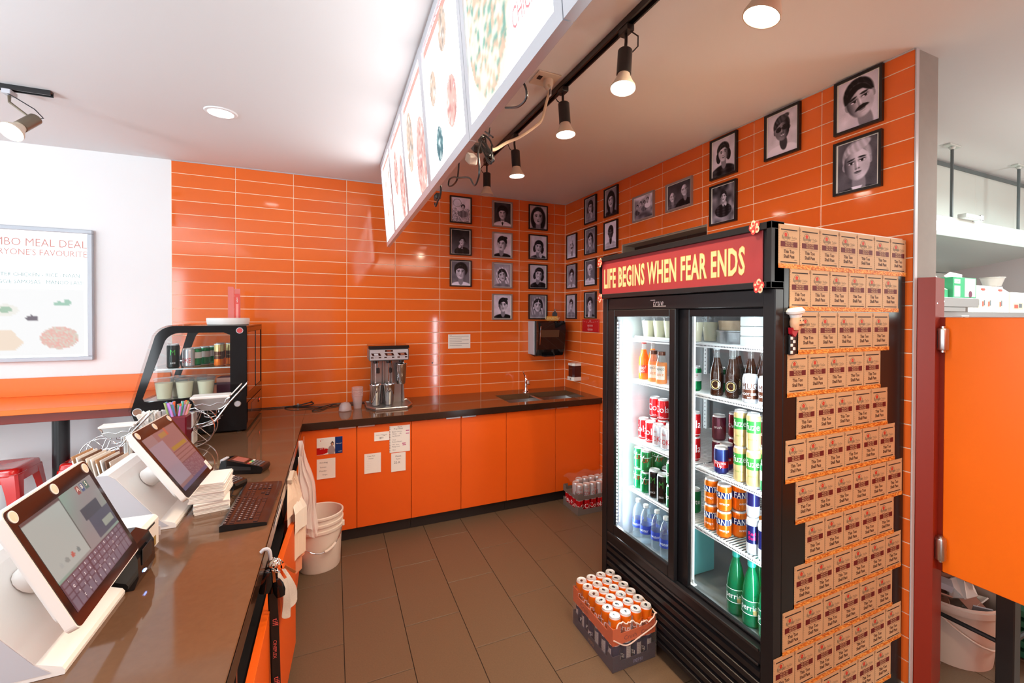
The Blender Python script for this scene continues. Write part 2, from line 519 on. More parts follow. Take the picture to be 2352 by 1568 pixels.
# worktop: L shape with the cut-out for the double sink
mb = MB()
def slab(x0, x1, y0, y1): mb.box(x0, x1, y0, y1, CB, CT, QUARTZ, .0018)
SX0, SXM0, SXM1, SX1, SY0, SY1 = -.885, -.53, -.505, -.115, -.635, -.235
slab(-3.43, -2.4975, -5.0, -.001)
mb.box(-2.4975, SX0, FY, -.001, CB, CT, QUARTZ); mb.box(SX1, -.002, FY, -.001, CB, CT, QUARTZ)
mb.box(SX0, SX1, FY, SY0, CB, CT, QUARTZ); mb.box(SX0, SX1, SY1, -.001, CB, CT, QUARTZ)
wt = mb.build('worktop')
tag(wt, 'glossy brown stone worktop running along the back wall and down the left side', 'worktop')
mb = MB(); mb.box(IX, -.003, FY-.0012, FY+.0002, CB+.001, CT-.002, QEDGE); mb.box(IX-.0004, IX+.0008, -5.0, FY, CB+.001, CT-.002, QEDGE)
part(mb.build('edge_face', wt), 'almost black front edge')

# base cabinets along the back wall, three double units
def cabinet(x0, xm, x1, label):
    t = thing('base_cabinet', ((x0+x1)/2, -.36, FZ), label, 'cabinet', None)
    mb = MB(); cm = mat('cabinet_carcass', (.04, .02, .012), .6)
    for q in (x0+.001, xm-.009, x1-.019): mb.box(q, q+.018, -.70, -.015, .06, CB-.001, cm)
    mb.box(x0+.001, x1-.001, -.70, -.015, .06, .078, cm); mb.box(x0+.001, x1-.001, -.033, -.015, .078, CB-.001, cm); mb.box(x0+.001, x1-.001, -.70, -.66, CB-.03, CB-.001, cm)
    mb.build('body', t)
    mb = MB(); mb.box(x0+.001, x1-.001, -.675, -.06, FZ, .06, CHAR); part(mb.build('plinth', t), 'near-black recessed plinth')
    for a, b, hx in ((x0, xm, 1), (xm, x1, -1)):
        m_ = MB(); m_.box(a+.002, b-.002, -.720, -.7015, .052, .812, LAM, .0012)
        d = m_.build('door', t)
        m_ = MB()
        c = b-.066 if hx > 0 else a+.066
        m_.box(c-.058, c+.058, -.728, -.703, .8125, .8155, ALU); m_.box(c-.058, c+.058, -.731, -.728, .806, .8155, ALU)
        part(m_.build('handle', d), 'slim metal edge pull')
    return t
cabinet(-2.53, -2.137, -1.741, 'orange two-door base cabinet in the left corner, with notes taped on its doors')
cabinet(-1.741, -1.344, -.948, 'orange two-door base cabinet with bare doors, middle of the back run')
cabinet(-.948, -.475, -.004, 'orange two-door base cabinet under the sink')

# staff side of the left counter
t = thing('counter_base', (-2.85, -2.9, FZ), 'orange and black base under the left counter with an open slot below the top', 'cabinet')
mb = MB(); mb.box(-3.39, -3.36, -4.95, -.02, FZ, CB-.001, WHITE); mb.box(-3.36, -2.62, -4.95, -.02, FZ+.02, .06, BLACK)
mb.box(-3.36, -2.80, -4.95, -.02, .06, CB-.001, BLACK); mb.build('back_panel', t)
DV = [-.76, -1.30, -1.86, -2.40, -2.98, -3.56, -4.14, -4.72]
for y in DV:
    mb = MB(); mb.box(-2.80, -2.515, y-.009, y+.009, .06, CB-.001, BLACKM); mb.build('divider', t)
mb = MB(); mb.box(-2.535, -2.505, -4.9, -.78, .783, .795, LAM); part(mb.build('rail', t), 'thin orange rail under the top')
mb = MB(); mb.box(-2.80, -2.505, -4.9, -.78, .630, .640, BLACK); mb.build('shelf', t)
for i, (a, b) in enumerate(zip(DV[:-1], DV[1:])):
    m_ = MB(); ang = (.0, .0, .05, .0, .03, 0, 0)[i]
    m_.M = Matrix.Translation((-2.510, b+.003, 0)) @ Matrix.Rotation(-ang, 4, 'Z')
    m_.box(0, .022, 0, a-b-.006, .055, .652, LAM, .001)
    d = m_.build('door', t)
    m_ = MB(); m_.M = Matrix.Translation((-2.510, b+.003, 0)) @ Matrix.Rotation(-ang, 4, 'Z')
    m_.box(-.035, -.002, .02, .07, .60, .640, STEEL, .002); m_.tube([(-.012, .045, .60), (-.012, .045, .645)], .006, STEEL, 8)
    m_.build('hinge', d)
mb = MB(); mb.box(-3.09, -2.56, -4.95, -.02, FZ, .055, CHAR); mb.build('plinth', t)

# double sink
t = thing('kitchen_sink', (-.5, -.43, .70), 'undermount double steel sink at the right end of the worktop', 'sink')
for (a, b) in ((SX0, SXM0), (SXM1, SX1)):
    m_ = MB(); h = .14; r = .02
    x0, x1, y0, y1 = a-.002, b+.002, SY0-.002, SY1+.002
    o_ = [(x0, y0), (x1, y0), (x1, y1), (x0, y1)]; i_ = [(x0+r, y0+r), (x1-r, y0+r), (x1-r, y1-r), (x0+r, y1-r)]
    m_.add([(x, y, CB-.001) for x, y in o_]+[(x, y, CB-h) for x, y in i_], [(0, 4, 5, 1), (1, 5, 6, 2), (2, 6, 7, 3), (3, 7, 4, 0), (4, 7, 6, 5)], STEEL)
    m_.build('bowl', t)
    m_ = MB(); m_.lathe([(.0, .004), (.022, .004), (.034, .002), (.038, 0)], ((a+b)/2, -.43, CB-h+.0005), 20, CHROME); m_.build('drain', t)
mb = MB(); mb.box(SXM0, SXM1, SY0, SY1, CB-.02, CT-.018, STEEL, .004); mb.build('divider_bar', t)
# tap
t = thing('sink_tap', (-.53, -.165, CT), 'chrome pull-out mixer tap behind the sink', 'tap')
mb = MB(); c = (-.53, -.165, CT)
mb.lathe([(0, 0), (.034, 0), (.034, .006), (.022, .014), (.019, .03), (.018, .10), (.0195, .128), (0, .135)], c, 20, CHROME); mb.build('body', t)
mb = MB(); P0 = Vector(c)
mb.tube([P0+Vector(p) for p in ((0, -.005, .085), (-.004, -.03, .112), (-.012, -.065, .128), (-.022, -.10, .130), (-.03, -.128, .122))], .0115, CHROME, 12, r1=.0165)
mb.tube([P0+Vector(p) for p in ((-.03, -.128, .126), (-.034, -.140, .100))], .0165, CHROME, 12)
mb.build('spout', t)
mb = MB(); mb.tube([P0+Vector(p) for p in ((0, 0, .125), (-.006, .006, .155), (-.020, .004, .185), (-.034, -.004, .212))], .011, CHROME, 10, r1=.0065); mb.build('lever', t)

# ---------------------------------------------------------------- papers on cabinet doors
def sheet(x, z, w, h, label, lines, colm=PAPER, y=-.7212, ang=0., curl=.006, group=None, holes=False):
    t = thing('paper_note', (x+w/2, y, z+h/2), label, 'paper', group)
    m_ = MB(); n = 8
    R = Matrix.Translation((x+w/2, y, z+h/2)) @ Matrix.Rotation(ang, 4, 'Y')
    def P(u, v): return R @ Vector(((u-.5)*w, -.0008-curl*max(0, (.35-v))**2*4-curl*.3*max(0, u-.7)*(1-v), (v-.5)*h))
    m_.add([P(i/n, j/n) for j in range(n+1) for i in range(n+1)],
           [(j*(n+1)+i, j*(n+1)+i+1, (j+1)*(n+1)+i+1, (j+1)*(n+1)+i) for j in range(n) for i in range(n)], colm, True)
    m_.build('sheet', t)
    m_ = MB()
    for (s_, u, v, size, mm) in lines:
        m_.text(s_, lambda a, b: P(u+a/w, v+b/h)+Vector((0, -.0006, 0)), size, mm, 'L')
    if holes:
        for k in range(16):
            p = P(.02, .04+.06*k); m_.disc((p.x, p.y-.0006, p.z), .0035, INK, 6, 'y')
    if lines or holes: m_.build('handwriting', t)
    return t
sheet(-2.405, .455, .122, .145, 'small handwritten note below the leaflet on the far left door', [('Grinding', .15, .78, .011, INK), ('Tomato', .15, .55, .010, INK), ('Powder', .15, .36, .011, INK), ('Ginger', .3, .18, .009, INK)])
sheet(-2.085, .450, .118, .148, 'curled note headed with a list at the lower left of the second door', [('Cake Rise', .18, .84, .010, INK), ('Chicken', .25, .72, .008, INK)]+[('- - - - - - -', .15, .6-.1*k, .006, INK) for k in range(5)])
sheet(-1.893, .437, .108, .143, 'plain note with large faint writing at the lower right of the second door', [('Masala', .3, .78, .012, INK), ('Sauce', .35, .64, .010, INK), ('22-K', .2, .42, .018, INK)])
sheet(-2.015, .688, .108, .066, 'small torn slip with a scribble near the top of the second door', [('Notes only to use', .12, .62, .008, INK), ('/#=', .3, .2, .018, INKB), ('~', .6, .45, .02, INKB)])
MAG = mat('magenta_highlight', S(190, 70, 130), .8)
t = sheet(-1.905, .585, .152, .205, 'tall spiral-torn list with magenta highlights at the top right of the second door',
      [('Masala', .4, .93, .009, INK), ('Prep Sheet', .22, .86, .011, INKB), ('Butter Chicken', .12, .76, .009, INK), ('Onion   -  (8)', .14, .68, .009, INK), ('Veg Samosa', .12, .60, .009, INK), ('Chaat', .14, .46, .008, INK),
       ('Mutton Biryani', .12, .38, .009, INK), ('Mint  Sauce', .14, .28, .008, INK), ('Mango Lassi', .12, .2, .009, INK), ('Naan', .14, .08, .009, INK)], curl=.002, holes=True)
mb = MB()
for (u, v) in ((.80, .775), (.80, .665), (.62, .30), (.64, .235)): mb.box(-1.905+u*.152, -1.905+u*.152+.026, -.7232, -.7228, .585+v*.205, .585+v*.205+.006, MAG)
mb.build('highlight', t)
# leaflet, blue and red
t = thing('leaflet', (-2.33, -.722, .685), 'glossy blue, red and white leaflet on the far left door', 'leaflet')
a = np.ones((40, 60, 3))*np.array([.92, .91, .88])
yy, xx = np.mgrid[0:40, 0:60]/np.array([39., 59.]).reshape(2, 1, 1)
a[(xx > .70)] = (.08, .20, .42)
a[((xx-.12)**2/.12+(yy-.78)**2/.045 < 1) & (xx < .5)] = (.72, .07, .08)
a[(xx > .42) & (xx < .72) & (((xx-.56)/.14)**2+((yy-.8)/.32)**2 < 1)] = (.62, .55, .55)
a[((xx-.60)/.06)**2+((yy-.38)/.13)**2 < 1] = (.25, .15, .12)
a[((xx-.60)/.035)**2+((yy-.42)/.09)**2 < 1] = (.75, .55, .45)
a[((xx-.14)/.02)**2+((yy-.17)/.035)**2 < 1] = (.75, .1, .1)
paint('print', a, lambda u, v: (-2.405+.170*u, -.7225-.001*abs(u-.5), .630+.122*v), t, colmat('print_gloss', .25))
mb = MB(); mb.box(-2.405, -2.235, -.7222, -.7212, .630, .752, PAPER); mb.build('sheet', t)
mb = MB(); mb.text('your pocket', wXY(-2.385, .672, -.7242), .009, PAPER, 'L'); mb.text('dine-in', wXY(-2.375, .738, -.7242), .004, INK, 'L')
mb.text('Open again!', wXY(-2.278, .700, -.7242), .006, PAPER, 'L'); mb.text('mobile', wXY(-2.262, .642, -.7242), .006, PAPER, 'L'); mb.build('lettering', t)
# receipt strip taped on the end of the left base, near the corner
t = thing('paper_strip', (-2.475, -.70, .70), 'narrow white paper strip hanging in the corner under the worktop', 'paper')
mb = MB(); mb.box(-2.4840, -2.4830, -.765, -.80, .565, .790, PAPER); mb.build('sheet', t)

# ================================================================= LEFT SIDE OF THE SHOP
# bar table with orange top against the back wall
t = thing('bar_table', (-4.2, -.28, FZ), 'long orange bar-height table against the white wall at left', 'table')
mb = MB(); mb.box(-5.9, -3.44, -.60, -.003, 1.040, 1.072, LAMG, .002); mb.build('tabletop', t)
mb = MB(); mb.box(-5.9, -3.43, -.022, -.003, 1.0725, 1.200, LAMG, .001); part(mb.build('splashback', t), 'upright orange strip against the wall')
mb = MB(); mb.box(-5.85, -3.46, -.52, -.06, .975, 1.0395, REDO, .002); part(mb.build('apron', t), 'orange underside frame, its shade coloured in as deep red')  # orange apron under the top; its shade is put in as dark red
for x in (-3.935, -5.3):
    mb = MB(); mb.tube([(x, -.30, FZ+.02), (x, -.30, .974)], .042, BLACKM, 20); mb.build('leg', t)
    mb = MB(); mb.lathe([(0, .022), (.05, .022), (.15, .010), (.16, 0), (0, 0)], (x, -.30, FZ), 28, BLACKM); mb.build('foot', t)
# red metal stools
def stool(loc, rz, label):
    t = thing('metal_stool', loc, label, 'stool', None, rz)
    H = .74
    k = t.location.copy(); t.location = (0, 0, 0)
    mb = MB(); s = .152; r = .035
    def ring(s_, z, rr):
        out = []
        for cxx, cyy, a0 in ((1, 1, 0), (-1, 1, 90), (-1, -1, 180), (1, -1, 270)):
            for q in range(5):
                an = math.radians(a0+q*22.5); out.append((cxx*(s_-rr)+rr*math.cos(an), cyy*(s_-rr)+rr*math.sin(an), z))
        return out
    R = [ring(.006, H-.006, .004), ring(.018, H-.006, .01), ring(s-.035, H-.004, .03), ring(s-.02, H, r), ring(s-.004, H-.004, r), ring(s, H-.012, r), ring(s+.003, H-.035, r)]
    for A, B in zip(R[:-1], R[1:]): mb.add(A+B, [(i, (i+1) % 20, 20+(i+1) % 20, 20+i) for i in range(20)], REDP, True)
    mb.build('seat', t, sharp=50)
    mb = MB()
    A, B = ring(s+.003, H-.036, r), ring(s+.006, H-.085, r)
    mb.add(A+B, [(i, (i+1) % 20, 20+(i+1) % 20, 20+i) for i in range(20)], REDP, True); mb.build('apron', t)
    for a, b in ((1, 1), (-1, 1), (-1, -1), (1, -1)):
        mb = MB()
        def leg(z, f, w):
            sp = s+.003+(H-.04-z)*.105
            x, y = a*sp, b*sp
            return [(x, y-b*w, z), (x-a*.006, y-b*.006, z) if 0 else (x, y-b*.012, z), (x-a*.012, y, z), (x-a*w, y, z), (x-a*w, y-b*.004, z), (x-a*.014, y-b*.006, z), (x-a*.006, y-b*.014, z), (x-a*.004, y-b*w, z)]
        Rr = [leg(H-.04, 1, .075), leg(H-.16, 1, .058), leg(.30, 1, .042), leg(0.012, 1, .03)]
        for A, B in zip(Rr[:-1], Rr[1:]): mb.add(A+B, [(i, (i+1) % 8, 8+(i+1) % 8, 8+i) for i in range(8)], REDP)
        l = mb.build('leg', t)
        mb = MB(); sp = s+.003+(H-.04)*.105; mb.box(a*sp-a*.034, a*sp+a*.002, b*sp-b*.034, b*sp+b*.002, 0, .014, BLACK); mb.build('foot', l)
    for zz in (.26,):
        sp = s+(H-.04-zz)*.105-.004
        for (p, q) in (((-1, -1), (1, -1)), ((1, -1), (1, 1)), ((1, 1), (-1, 1)), ((-1, 1), (-1, -1))):
            mb = MB(); mb.tube([(p[0]*sp, p[1]*sp, zz), (q[0]*sp, q[1]*sp, zz)], .008, REDP, 6); mb.build('stretcher', t)
    t.location = k
    return t
stool((-4.215, -.355, FZ), math.radians(3), 'glossy red metal stool at the far left, left of the black table leg')
stool((-3.725, -.345, FZ), math.radians(2), 'glossy red metal stool right of the black table leg, mostly behind the till')

# lit menu poster on the white wall
t = thing('poster_light_box', (-4.25, -.03, 1.78), 'lit white meal-deal poster in a silver frame on the left wall', 'sign')
X0, X1, ZL, ZH = -4.62, -3.872, 1.312, 2.25
FR = mat('silver_snap_frame', S(176, 181, 188), .35, .1)
mb = MB(); fw = .030
for (a, b, c, d) in ((X0, X1, ZL, ZL+fw), (X0, X1, ZH-fw, ZH)): mb.box(a, b, -.032, -.003, c, d, FR, .004)
for (a, b) in ((X0, X0+fw), (X1-fw, X1)): mb.box(a, b, -.032, -.003, ZL+fw, ZH-fw, FR, .004)
mb.build('frame', t)
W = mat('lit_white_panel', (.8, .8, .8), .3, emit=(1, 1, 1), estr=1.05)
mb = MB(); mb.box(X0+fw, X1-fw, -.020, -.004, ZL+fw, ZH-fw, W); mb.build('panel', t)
PINK = mat('lit_pink_ink', (.05, .02, .02), .5, emit=(1., .42, .38), estr=.52)
TEAL = mat('lit_teal_ink', (.02, .04, .04), .5, emit=(.30, .55, .56), estr=.50)
mb = MB()
mb.text('COMBO MEAL DEAL', wXY(-3.905, 2.115, -.0212), .056, PINK, 'R', .82)
mb.text("EVERYONE'S FAVOURITE", wXY(-3.905, 2.052, -.0212), .044, PINK, 'R', .80)
mb.text('BUTTER CHICKEN - RICE - NAAN', wXY(-3.945, 1.905, -.0212), .027, TEAL, 'R', .84)
mb.text('VEGGIE SAMOSAS - MANGO LASSI', wXY(-3.925, 1.855, -.0212), .027, TEAL, 'R', .84)
mb.build('lettering', t)
h, w = 44, 72
a = np.ones((h, w, 3))
yy, xx = np.mgrid[0:h, 0:w]; xx = xx/(w-1); yy = yy/(h-1)
rs = np.random.RandomState(3); nz = rs.rand(h, w)
def ell(cx_, cy_, rx, ry): return ((xx-cx_)/rx)**2+((yy-cy_)/ry)**2 < 1
m1 = ell(.80, .74, .155, .17); a[m1] = np.stack([.96-.08*nz[m1], .70+.18*nz[m1], .66+.16*nz[m1]], 1)
m1 = ell(.58, .44, .05, .045); a[m1] = (.46, .42, .46)
m1 = ell(.38, .32, .10, .09); a[m1] = (.97, .96, .93)
m1 = ell(.38, .31, .045, .05); a[m1] = (.68, .80, .70)
m1 = ell(.80, .22, .05, .035) | ell(.86, .20, .03, .05); a[m1] = (.66, .82, .74)
tri = (yy > .62) & (yy < .93) & (xx > .28+.1*(yy-.62)) & (xx < .52-.55*abs(yy-.80)); a[tri] = (.98, .90, .82)
m1 = ell(.13, .70, .12, .12); a[m1] = (.97, .93, .86)
m1 = ell(.02, .78, .05, .06); a[m1] = (.62, .62, .70)
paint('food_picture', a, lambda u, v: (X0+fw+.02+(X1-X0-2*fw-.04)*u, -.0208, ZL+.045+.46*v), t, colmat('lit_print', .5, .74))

# pendant downlight and the small track on the left part of the ceiling
GLOWW = mat('lamp_glow_warm', (1, 1, 1), .4, emit=(1, .93, .80), estr=14)
GLOWC = mat('lamp_glow_white', (1, 1, 1), .4, emit=(1, .97, .92), estr=9)
z = zc(-2.886, -1.17)
t = thing('downlight', (-2.886, -1.17, z), 'round recessed downlight glowing in the white ceiling', 'light')
mb = MB(); mb.lathe([(.0, -.004, GLOWC), (.062, -.004, WHITE), (.064, -.009), (.078, -.007), (.082, -.0005)], (-2.886, -1.17, z), 32); mb.build('trim_ring', t)

def spot_light(o_name, loc, direction, power, color=(1, .78, .54), size=150, blend=.9, rad=.03):
    d = bpy.data.lights.new(o_name, 'SPOT'); d.energy = power; d.color = color; d.spot_size = math.radians(size); d.spot_blend = blend; d.shadow_soft_size = rad
    o = bpy.data.objects.new(o_name, d); COL.objects.link(o); o.location = loc
    o.rotation_euler = Vector(direction).to_track_quat('-Z', 'Y').to_euler()
    return o
BEIGE = mat('lamp_reflector', (.72, .62, .50), .35)
def track_lamp(x, y, tip, label, lit=True, body=BLACKM, power=44, loop=-1, big=1.0, grp='track spot lamps', wood=False, pivot=None):
    """adapter on the track, flat stem, cylinder body and PAR bulb whose face centre is at tip"""
    zt = zc(x, y)-.028
    t = thing('track_lamp', (x, y, zt), label, 'lamp', grp)
    mb = MB(); mb.box(x-.017, x+.017, y-.030, y+.030, zt-.024, zt, BLACKM if not wood else PLASTD, .002); mb.build('adapter', t)
    T = Vector(tip); 
    axis = (T-Vector((x, y, zt-.02))); L = axis.length; 
    d = axis.normalized()
    if pivot: d = (T-Vector(pivot)).normalized()
    bl = .105*big; bulb = .060*big
    p_top = T-d*(bl+bulb)
    mb = MB(); st = Vector((x, y, zt-.022))
    mid = p_top+Vector((.0, 0, .0))
    side = d.cross(Vector((0, 1, 0))).normalized()*.0
    mb.tube([st, st+Vector((0, 0, -.035)), p_top+d*.02], .0065, body, 6); mb.build('stem', t)
    R = d.to_track_quat('-Z', 'Y').to_matrix().to_4x4(); R.translation = p_top
    mb = MB(R); mb.lathe([(0, 0), (.024, -.001), (.0285, -.006), (.0285, -bl), (.024, -bl-.001), (0, -bl-.001)], (0, 0, 0), 24, body); mb.build('housing', t)
    mb = MB(R); mb.lathe([(.024, -bl), (.027, -bl-.012), (.040, -bl-.040), (.0475, -bl-.052), (.0475, -bl-bulb)], (0, 0, 0), 28, BEIGE)
    bb = mb.build('bulb', t)
    mb = MB(R); mb.disc((0, 0, -bl-bulb+.003), .0465, GLOWW if lit else PLASTD, 28)
    mb.build('bulb_face', bb)
    mb = MB(); a = Vector((x, y-.02, zt-.02)); b = p_top+d*.012
    mb.tube([a, a+Vector((.035*loop, -.01, -.02)), (a+b)/2+Vector((.052*loop, 0, -.005)), b+Vector((.035*loop, 0, .012)), b], .0028, BLACK, 6)
    mb.build('wire', t)
    if lit: spot_light('spot_beam', T+d*.012, d, power, rad=.04)
    return t
def track(x0, y0, x1, y1, label):
    t = thing('light_track', ((x0+x1)/2, (y0+y1)/2, zc((x0+x1)/2, (y0+y1)/2)), label, 'track')
    z0_, z1_ = zc(x0, y0), zc(x1, y1)
    v = Vector((x1-x0, y1-y0, 0)).normalized(); n_ = Vector((-v.y, v.x, 0))*.0175
    def rail(w0, w1, d0, d1, m_):
        mb = MB(); vs = []
        for (x, y, z_) in ((x0, y0, z0_), (x1, y1, z1_)):
            for s_ in (w0, w1):
                for dz in (d0, d1): vs.append((x+n_.x*s_, y+n_.y*s_, z_-dz))
        mb.add(vs, [(0, 1, 3, 2), (4, 6, 7, 5), (0, 4, 5, 1), (2, 3, 7, 6), (0, 2, 6, 4), (1, 5, 7, 3)], m_)
        return mb
    rail(-1, 1, 0, .008, BLACKM).build('rail', t)
    rail(-1, -.62, .008, .026, BLACKM).build('lip', t); rail(.62, 1, .008, .026, BLACKM).build('lip', t)
    rail(-.3, .3, .008, .012, mat('copper_strip', (.25, .13, .08), .4, .8)).build('contact_strip', t)
    return t
track(-1.244, -1.05, -1.244, -4.9, 'long black lighting track on the ceiling behind the menu boards')
track(-3.64, -1.083, -5.2, -1.083, 'short black lighting track at the far left of the ceiling')
track_lamp(-1.244, -1.078, (-1.243, -1.078, 2.553), 'unlit black track lamp at the far end of the long track', lit=False, loop=-1)
track_lamp(-1.244, -1.645, (-1.228, -1.650, 2.533), 'lit black track lamp second from the far end of the long track', loop=-1)
track_lamp(-1.244, -2.310, (-1.235, -2.325, 2.548), 'lit black track lamp in the middle of the long track, by the white wire', loop=-1)
track_lamp(-1.244, -2.846, (-1.275, -2.870, 2.520), 'lit black track lamp nearest the camera on the long track', loop=1)
track_lamp(-1.244, -3.90, (-1.26, -3.92, 2.50), 'lit black track lamp just out of view over the aisle', loop=1)
track_lamp(-3.80, -1.083, (-3.741, -1.20, 2.542), 'lit bronze track lamp on the short track at far left', body=mat('bronze_metal', (.22, .18, .13), .35, .6), loop=1, big=1.05, power=12, wood=True, pivot=(-3.708, -1.10, 2.644))
# shaded lamp on the right part of the ceiling
z = zc(-1.0, -3.22)
t = thing('ceiling_spot', (-.98, -3.25, z), 'cone-shaped white ceiling spot at the top edge, over the fridge', 'lamp')
R = Vector((-.25, .20, -1)).to_track_quat('-Z', 'Y').to_matrix().to_4x4(); R.translation = Vector((-.955, -3.27, z-.045))
mb = MB(R); mb.lathe([(0, 0), (.02, -.001), (.03, -.02), (.062, -.10), (.062, -.112), (.058, -.112)], (0, 0, 0), 32, BEIGE); mb.build('shade', t)
mb = MB(R); mb.disc((0, 0, -.108), .058, GLOWW, 32); mb.build('bulb_face', t)
mb = MB(); mb.tube([(-.955, -3.27, z), (-.955, -3.27, z-.05)], .012, PLASTD, 10); mb.lathe([(0, 0), (.045, 0), (.045, -.012), (0, -.012)], (-.955, -3.27, z-.0002), 24, PLASTD); mb.build('mount', t)
spot_light('spot_beam', R @ Vector((0, 0, -.13)), R.to_3x3() @ Vector((0, 0, -1)), 45)
# ================================================================= MENU BOARDS
EDG = [-.575, -1.115, -1.72, -2.33, -2.955, -3.58, -4.205, -4.83]
XT, XB, ZB = -1.948, -1.898, 2.185
BF = mat('menu_frame', (.66, .69, .74), .3, .5)
LIT = mat('menu_light', (.8, .8, .8), .4, emit=(.94, .98, 1.0), estr=2.6)
LP = colmat('menu_print', .5, 1.0)
RINK = mat('menu_red_ink', (.5, .1, .1), .5, emit=(.92, .16, .10), estr=.95)
GINK = mat('menu_pale_ink', (.05, .02, .02), .5, emit=(.85, .30, .34), estr=.85)
names = ['farthest lit menu board, narrow, at the back wall', 'second lit menu board from the back wall', 'third lit menu board from the back, with two round dishes',
         'fourth lit menu board from the back, with four small round dishes', 'lit menu board with the big rice bowl picture', 'nearest lit menu board, cut by the top of the view', 'lit menu board above the camera']
def dish(a, cx_, cy_, r, kind, asp, rs):
    h, w = a.shape[:2]; yy, xx = np.mgrid[0:h, 0:w]; xx = xx/(w-1.); yy = yy/(h-1.)
    d = np.sqrt(((xx-cx_)/r)**2+((yy-cy_)*asp/r)**2)
    def blob():
        q = rs.rand(h//3+2, w//3+2); q = np.kron(q, np.ones((3, 3)))[:h, :w]
        return (q+np.roll(q, 1, 0)+np.roll(q, 1, 1)+np.roll(q, 2, 0))/4
    n1 = blob(); n2 = blob()
    m_ = d < 1
    cols = {'rice': ((.96, .94, .87), (.50, .70, .64), (.90, .76, .66)), 'red': ((.92, .72, .68), (.98, .92, .90), (.80, .54, .52)),
            'teal': ((.22, .42, .46), (.90, .96, .96), (.5, .66, .68)), 'tan': ((.88, .76, .68), (.97, .93, .90), (.66, .60, .56))}[kind]
    c = np.where(n1[..., None] < .56, cols[0], np.where(n2[..., None] < .40, cols[1], cols[2]))*(.90+.10*blob()[..., None])
    c = (c+np.roll(c, 1, 0)+np.roll(c, 1, 1)+np.roll(c, -1, 0))/4
    a[m_] = c[m_]
    rim = (d >= .92) & (d < 1); a[rim] = np.array(cols[0])*.94
    return a
for i in range(7):
    ya_, yb_ = EDG[i]-.002, EDG[i+1]+.002
    zt = min(zc(XT, ya_), zc(XT, yb_))-.004
    t = thing('menu_board', (XT+.03, (ya_+yb_)/2, zt), names[i], 'menu board', 'menu boards in a row')
    def P(u, v, off=0.):       # u 0..1 from the far end towards the camera, v 0..1 upward, off = out of the face
        return (XB+(XT-XB)*v-off, ya_+(yb_-ya_)*u, ZB+(zt-ZB)*v)
    W_, H_ = ya_-yb_, zt-ZB
    fu, fv = .032/W_, .034/H_
    mb = MB()
    def barq(u0, u1, v0, v1, o0, o1, m_):
        vs = [P(u0, v0, o0), P(u1, v0, o0), P(u1, v1, o0), P(u0, v1, o0), P(u0, v0, o1), P(u1, v0, o1), P(u1, v1, o1), P(u0, v1, o1)]
        mb.add(vs, [(0, 1, 2, 3), (7, 6, 5, 4), (0, 4, 5, 1), (1, 5, 6, 2), (2, 6, 7, 3), (3, 7, 4, 0)], m_)
    barq(0, 1, 0, fv, -.012, .010, BF); barq(0, 1, 1-fv, 1, -.012, .010, BF); barq(0, fu, fv, 1-fv, -.012, .010, BF); barq(1-fu, 1, fv, 1-fv, -.012, .010, BF)
    mb.build('frame', t)
    mb = MB(); barq(fu, 1-fu, fv, 1-fv, -.0118, -.002, LIT); mb.build('light_panel', t)
    mb = MB(); barq(.02, .98, .035, .98, -.030, -.0122, PLASTD); mb.build('back_box', t)
    rs = np.random.RandomState(20+i)
    hh, ww = (96, 84)
    a = np.ones((hh, ww, 3)); asp = H_/W_
    if i == 4:
        dish(a, .30, .42, .36, 'rice', asp*.62, rs); a = a[:, :]
    elif i == 3:
        a[:6, :] = (.97, .62, .58)
        dish(a, .22, .38, .10, 'tan', asp*.8, rs); dish(a, .60, .16, .11, 'tan', asp*.8, rs); dish(a, .70, .68, .13, 'red', asp*.8, rs); dish(a, .30, .82, .10, 'teal', asp*.8, rs)
    elif i == 2:
        a[:6, :] = (.97, .62, .58)
        dish(a, .24, .40, .18, 'tan', asp*.62, rs); dish(a, .75, .70, .22, 'red', asp*.62, rs)
    elif i == 1:
        a[:6, :] = (.97, .62, .58)
        dish(a, .3, .40, .16, 'red', asp*.6, rs); dish(a, .72, .66, .18, 'red', asp*.5, rs)
    elif i == 0:
        a[:5, :] = (.97, .62, .58)
        dish(a, .3, .28, .07, 'tan', asp, rs); dish(a, .75, .24, .07, 'tan', asp, rs); dish(a, .30, .66, .07, 'tan', asp, rs); dish(a, .75, .60, .08, 'red', asp, rs)
    else:
        a[:6, :] = (.97, .62, .58); dish(a, .35, .6, .2, 'tan', asp*.6, rs)
    a = np.where(a >= .999, 1.72, np.minimum(a*1.06, 1.06))
    paint('print', a, lambda u, v: P(fu+.01+(1-2*fu-.02)*u, fv+.01+(1-2*fv-.02)*v, .0006), t, LP)
    mb = MB()
    def T(s_, u, v, size, m_, al='L', sx=1.): mb.text(s_, lambda x, y: P(u+x/W_, v+y/H_, .0014), size, m_, al, sx)
    if i == 4: T('CHICKEN BIRYANI', .60, .20, .052, GINK, 'L', .62); 
    if i == 3: T('ROLLS & KABABS', .12, .925, .035, PINK, 'L', .9); T('pick any four', .72, .40, .02, GINK); T('MILD  HOT', .46, .10, .02, GINK)
    if i == 2: T('CURRIES', .30, .925, .035, PINK); T('served with rice', .45, .30, .02, GINK)
    if i == 1: T('SNACKS', .30, .925, .035, PINK); T('WRAPS', .4, .10, .02, GINK)
    if i == 0: T('DRINKS', .30, .93, .03, PINK); T('chai', .2, .55, .025, TEAL); T('lassi', .6, .45, .025, TEAL); T('soda', .2, .2, .025, TEAL); T('water', .6, .12, .025, TEAL)
    if mb.v: mb.build('lettering', t)

